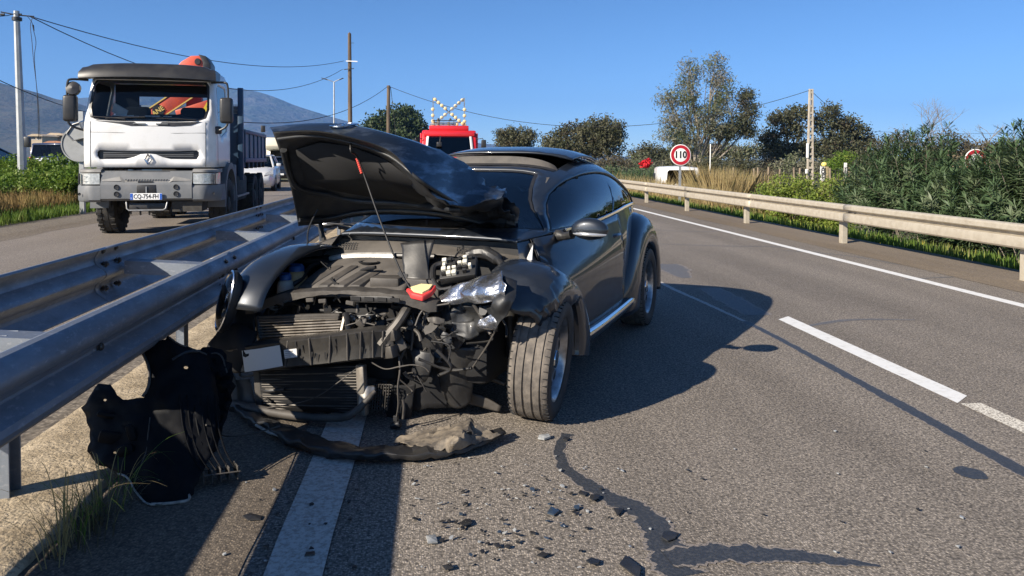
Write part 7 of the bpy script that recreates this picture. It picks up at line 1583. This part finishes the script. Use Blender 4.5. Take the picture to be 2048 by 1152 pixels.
# hedgerow closing the field behind the fence
HR = [('leaf_brown', 'tangled brown'), ('leaf_olive', 'olive-green'), ('leaf_oak', 'dark green'), ('leaf_euca', 'grey-green')]
for i in range(12):
    Y = 58 + 5 * (i % 3); u = 1225 + 62 * i; x = dp(u, 330, Y).x; lf, wd_ = HR[(i * 7 + i // 4) % 4]; ordn = ('first', 'second', 'third', 'fourth', 'fifth', 'sixth', 'seventh', 'eighth', 'ninth', 'tenth', 'eleventh', 'twelfth')[i]
    tree('hedge_shrub', f'{wd_} hedge shrub, {ordn} from the left in the row behind the fence', 'bush', (x, Y, -.85), [B_(u + du, 334 + dv, Y, 26, 20) for du, dv in ((-24, 4), (0, -8), (24, 2), (10, 14), (-12, 14))], lf, 2600, .22, 18, .26, .08, group='hedge shrubs behind the fence')
# bare trees
def bare(u, v0, v1, Y, label, sp, seed):
    o = thing('bare_tree', label, 'tree', (dp(u, v0, Y).x, Y, -.85)); random.seed(seed); t = MB(); H = dp(u, v1, Y).z + .85; k = Y / F
    def grow_(a, d, L, r, lev):
        b = a + d * L; t.tube([a, a.lerp(b, .5) + Vector((random.uniform(-1, 1), random.uniform(-1, 1), 0)) * L * .06, b], [r, r * .85, r * .65], 5)
        if lev == 0: return
        for q in range(random.choice((2, 3, 3))):
            nd = (d + Vector((random.gauss(0, .55) * sp, random.gauss(0, .5), random.gauss(.05, .25)))).normalized(); grow_(a.lerp(b, random.uniform(.6, 1.0)), nd, L * random.uniform(.62, .82), r * .58, lev - 1)
    grow_(Vector((0, 0, 0)), Vector((0, 0, 1)), H * .42, .09, 5); t.build('branches', MATS['twig'], o, smooth=60); return o
bare(1868, 330, 222, 58, 'bare leafless tree standing left of the half-hidden speed sign', 1.2, 4); bare(1968, 335, 232, 58, 'bare leafless tree standing above the half-hidden speed sign', 1.1, 9); bare(1905, 330, 262, 64, 'smaller bare tree between the two larger leafless trees', 1.3, 15)
# oleanders along the right verge: long leaves in whorls on upright stems
def oleander(x, y, w, d, h, label, stems, seed):
    o = thing('oleander_bush', label, 'bush', (x, y, terrain(x, y)), 0, 'oleander bushes along the right verge'); R = np.random.default_rng(seed); L = []; st = MB()
    for s in range(stems):
        a = R.random() * 6.283; q = R.random() ** .5; b0 = Vector((math.cos(a) * w * .35 * q, math.sin(a) * d * .35 * q, 0)); tz = h * (1.0 - .38 * q ** 2.5) * (.62 + .38 * R.random())
        e = Vector((math.cos(a) * w * q * 1.2, math.sin(a) * d * q * 1.2, tz)); m_ = b0.lerp(e, .5) + Vector((0, 0, h * .10 * q)); P = spline([b0, m_, e], 12)
        if s % 9 == 0: st.tube(P[::4], [.014, .010, .008, .006, .005, .004, .003][:len(P[::4])], 4, cap=False)
        n0 = int(len(P) * (.10 if s % 4 == 0 else .42))
        for i in range(n0, len(P)):
            p = P[i]; t = (P[min(i + 1, len(P) - 1)] - P[i - 1]).normalized(); ph = R.random() * 6.28; ox = t.orthogonal().normalized(); oy = t.cross(ox)
            for k in range(3 if i < len(P) - 2 else 5):
                an = ph + k * 2.1 + R.normal() * .25; ou = ox * math.cos(an) + oy * math.sin(an); el = .05 + .6 * R.random() if i < len(P) - 3 else .5 + .6 * R.random()
                dr = (ou + t * el).normalized(); ln = .19 * (.75 + .5 * R.random()); sd = dr.cross(ou.cross(dr) if abs(dr.dot(ou)) < .98 else t).normalized() ; sd = dr.cross(t).normalized() if dr.cross(t).length > .05 else ox
                wd = ln * .068; mid = p + dr * ln * .5; tip = p + dr * ln + Vector((0, 0, -.012)); L.append([p, mid + sd * wd, tip, mid - sd * wd])
    st.build('stems', MATS['twig'], o, smooth=60); fast_mesh('foliage', np.array([[tuple(q) for q in l] for l in L]), 4, MATS['leaf_oleander'], o); return o
for i, (u, v, Y, w, d, h, lab) in enumerate([(1765, 455, 15.4, .75, 1.0, 1.5, 'oleander at the left end of the row beside the letter box'), (1850, 460, 14.3, .95, 1.0, 1.85, 'tallest oleander in the row, left of the half-hidden sign'), (1935, 470, 13.0, .95, .9, 1.35, 'oleander in the middle of the row below the half-hidden sign'), (2010, 480, 12.2, .85, .9, 1.5, 'oleander just before the right picture edge'), (2090, 490, 11.2, .9, 1.0, 1.75, 'oleander cut by the right picture edge'), (1905, 440, 16.0, .9, .9, 1.5, 'oleander standing behind the middle of the row'), (2060, 450, 14.0, 1.0, .9, 1.7, 'oleander behind the bushes at the right picture edge')]):
    x = dp(u, 400, Y).x; oleander(x, Y, w, d, (h + .6) * (1.06 if i == 2 else 1.12 if i in (3, 5) else 1.2), lab, 230, 30 + i)
# hedge beyond the car's rear
for i, (u, Y, w, h, lab) in enumerate([(1235, 40, 1.5, 1.8, 'dark evergreen bush just beyond the car tail'), (1275, 38, 1.4, 1.7, 'dark evergreen bush carrying the red flowers'), (1310, 41, 1.4, 1.5, 'dark evergreen bush nearest the white van')]):
    x = dp(u, 340, Y).x; tree('evergreen_bush', lab, 'bush', (x, Y, -.8), [(x - .5, Y, .0, w * .7, .8, h * .55), (x + .5, Y, .1, w * .6, .8, h * .5), (x, Y, .3, w * .6, .8, h * .45)], 'leaf_oleander', 3600, .15, 16, .16, .06, asp=.25)
c = dp(1293, 328, 37); P_ = blobs_points([(c.x, 37, c.z, .26, .2, .16), (c.x + .14, 37, c.z + .16, .12, .1, .10), (c.x - .2, 37, c.z - .05, .12, .1, .1)], 420, 14, .05); fl = fast_mesh('red_flowers', leaf_cards(P_, .12, .7), 4, MATS['flower_red']); tag(fl, 'bright red flower cluster on the dark bush left of the 110 sign', 'flowers')
# yellow-green spurge bushes in front of the gate pillars
for i, (u, v, Y, lab) in enumerate([(1545, 392, 22.5, 'yellow-green bush at the left end of the leafy clump behind the rail'), (1590, 392, 22.0, 'yellow-green bush under the concrete pole'), (1640, 394, 21.5, 'yellow-green bush under the globe lamp pillar'), (1685, 398, 21.0, 'yellow-green bush beside the oleanders')]):
    p = dp(u, v, Y); b0 = terrain(p.x, Y); tree('spurge_bush', lab, 'bush', (p.x, Y, b0), [(p.x + dx, Y + dy, b0 + 1.0 + dz * 1.5, .46, .5, .5) for dx, dy, dz in ((-.25, 0, 0), (.25, .2, .1), (0, -.2, .25), (.1, .3, -.25), (-.1, -.3, -.3))], 'leaf_spurge', 4200, .075, 26, .085, .03, asp=.6)
p = dp(1505, 385, 24); b0 = terrain(p.x, 24); tree('green_bush', 'darker grey-green bush between the dry grass and the yellow-green bushes', 'bush', (p.x, 24, b0), [(p.x + dx, 24, b0 + .7 + dz, .5, .5, .4) for dx, dz in ((-.35, -.1), (.3, .1), (.7, 0))], 'leaf_oleander', 2600, .09, 22, .1, .03)
# umbellifer clumps on the left
for i in range(16):
    Yc = 17.5 + (i % 8) * 1.35 + .7 * RNG.random(); x = -(10.2 + 1.0 * (i // 8) * 2.2 + (Yc - 17) * .30 + RNG.random() * 1.2); b0 = terrain(x, Yc); hh = .42 + .22 * RNG.random() + (.25 if i >= 8 else 0)
    u = PX  # label by order along the verge
    side_ = 'front row' if i < 8 else 'back row'; ordn = ('first', 'second', 'third', 'fourth', 'fifth', 'sixth', 'seventh', 'eighth')[i % 8]
    tree('umbel_clump', f'leafy green clump left of the truck, {ordn} from the viewer in the {side_}', 'bush', (x, Yc, b0), [(x + dx, Yc + dy, b0 + hh * .55 + dz, .7, .7, hh * .6) for dx, dy, dz in ((-.5, .2, 0), (.5, -.2, .08), (0, .4, .15), (.1, -.5, -.1))], 'leaf_umbel', 4200, .10, 22, .11, .02, asp=.55, group='leafy clumps on the left verge')
for i, (u, Y, hh) in enumerate([(120, 24, 1.15), (150, 22, 1.0), (175, 23, 1.05), (30, 26, .95), (75, 27, .9)]):
    x = dp(u, 330, Y).x; b0 = terrain(x, Y); tree('umbel_clump', ['tall leafy clump under the navy van', 'tall leafy clump just left of the truck headlight', 'tall leafy clump touching the truck', 'tall leafy clump before the parked hatchback', 'leafy clump at the foot of the metal pole'][i], 'bush', (x, Y, b0), [(x + dx, Y, b0 + hh * .6 + dz, .55, .6, hh * .42) for dx, dz in ((-.3, 0), (.3, .1), (0, .2))], 'leaf_umbel', 3600, .10, 22, .10, .02, asp=.55, group='leafy clumps on the left verge')
# grasses
def grass(name, n, fx, fy, h0, h1, m, label, seed, w=.008, lean=.35, segs=1, kind='stuff'):
    R = np.random.default_rng(seed); X = []; x = fx(R, n); y = fy(R, n, x); z = np.array([terrain(a, b) for a, b in zip(x, y)]); h = h0 + (h1 - h0) * R.random(n); a = R.random(n) * 6.283; l = lean * R.random(n) * h
    p0 = np.stack([x, y, z], 1); pe = p0 + np.stack([np.cos(a) * l, np.sin(a) * l, h], 1); ww = w * (.7 + .6 * R.random(n)); ang = R.random(n) * 6.283; s = np.stack([np.cos(ang) * ww, np.sin(ang) * ww, np.zeros(n)], 1)
    pm = p0 + (pe - p0) * .55 + np.stack([np.zeros(n), np.zeros(n), h * .10], 1)
    V = np.stack([p0 - s, p0 + s, pm + s * .8, pe, pm - s * .8], 1); o = fast_mesh(name, V, 5, MATS[m]); tag(o, label, 'grass'); o['kind'] = kind; return o
grass('grass', 26000, lambda R, n: 7.62 + 2.6 * R.random(n) ** 1.2, lambda R, n, x: 5 + 60 * R.random(n) ** 1.6, .08, .26, 'grass_green', 'short green grass behind the right guardrail', 1, .010)
grass('dry_grass', 8500, lambda R, n: R.uniform(8.6, 12.2, n), lambda R, n, x: R.uniform(22, 30, n), .5, 1.12, 'grass_tall_dry', 'tall dry straw grass in front of the white van', 2, .008, .55)
grass('dry_grass', 5200, lambda R, n: R.uniform(9.7, 11.6, n), lambda R, n, x: R.uniform(25, 28.5, n), 1.1, 2.05, 'grass_tall_dry', 'tallest dry straw grass right of the white van', 12, .009, .6)
grass('dry_grass', 1500, lambda R, n: R.normal(9.1, .35, n), lambda R, n, x: R.uniform(27, 36, n), .5, 1.2, 'grass_tall_dry', 'dry straw tuft beside the evergreen bushes', 8, .008, .5)
grass('grass', 16000, lambda R, n: -8.95 - 1.5 * R.random(n) ** 1.3, lambda R, n, x: 9 + 32 * R.random(n) ** 1.3, .10, .32, 'grass_green', 'green grass along the gravel on the left verge', 3, .010)
grass('dry_grass', 9000, lambda R, n: -9.7 - 1.7 * R.random(n), lambda R, n, x: 13 + 14 * R.random(n), .30, .62, 'grass_dry', 'strip of dry yellow grass on the left verge', 4, .007, .4)
grass('grass', 14000, lambda R, n: -11 - 22 * R.random(n), lambda R, n, x: 16 + 50 * R.random(n), .15, .5, 'grass_green', 'rough green grass on the field at the left', 5, .02)
grass('yellow_flowers', 420, lambda R, n: 7.7 + 1.8 * R.random(n), lambda R, n, x: 8 + 26 * R.random(n) ** 1.4, .16, .26, 'flower_yellow', 'tiny yellow flowers in the grass behind the right guardrail', 6, .005, .1)
# tuft growing from the gap beside the concrete kerb
def tuft(cx_, cy_, n, R0, h0, h1, m, parent, seed, z=0.0):
    random.seed(seed); s = MB()
    for k in range(n):
        a = random.random() * 6.283; q = R0 * random.random(); h = random.uniform(h0, h1); l = h * random.uniform(.2, 1.1); b = Vector((cx_ + math.cos(a) * q, cy_ + math.sin(a) * q * 2.2, z)); d = Vector((math.cos(a), math.sin(a), 0)); dr = random.uniform(-.25, .35)
        P = spline([b, b + d * l * .25 + Vector((0, 0, h * .6)), b + d * l * .7 + Vector((0, 0, h * (.95 - dr * .2))), b + d * l * 1.15 + Vector((0, 0, h * (.85 - dr)))], 4); w = random.uniform(.0016, .0034); sd = Vector((-d.y, d.x, 0)); o = len(s.v); n_ = len(P)
        for i, p in enumerate(P):
            ww = w * (1 - .85 * i / (n_ - 1)); s.v += [tuple(p - sd * ww), tuple(p + sd * ww)]
        s.f += [(o + 2 * i, o + 2 * i + 1, o + 2 * i + 3, o + 2 * i + 2) for i in range(n_ - 1)]
    return s.build('blades', m, parent, smooth=60, fixn=False)
TF = thing('grass_tuft', 'straggly tuft of dry and green grass growing beside the concrete kerb', 'grass tuft', (0, 0, 0))
g0 = gp(165, 1105); g1 = gp(215, 1010)
struct(tuft(-1.33, g0.y, 34, .06, .10, .30, MATS['grass_tall_dry'], TF, 3), 'stuff'); struct(tuft(-1.32, g0.y + .1, 16, .06, .08, .24, MATS['grass_green'], TF, 4), 'stuff'); struct(tuft(-1.30, g1.y, 22, .05, .08, .24, MATS['grass_green'], TF, 5), 'stuff'); struct(tuft(-1.30, g1.y - .15, 30, .07, .06, .24, MATS['grass_tall_dry'], TF, 6), 'stuff'); struct(tuft(-1.31, g0.y + .2, 160, .12, .04, .14, MATS['leaf_brown'], TF, 7), 'stuff')
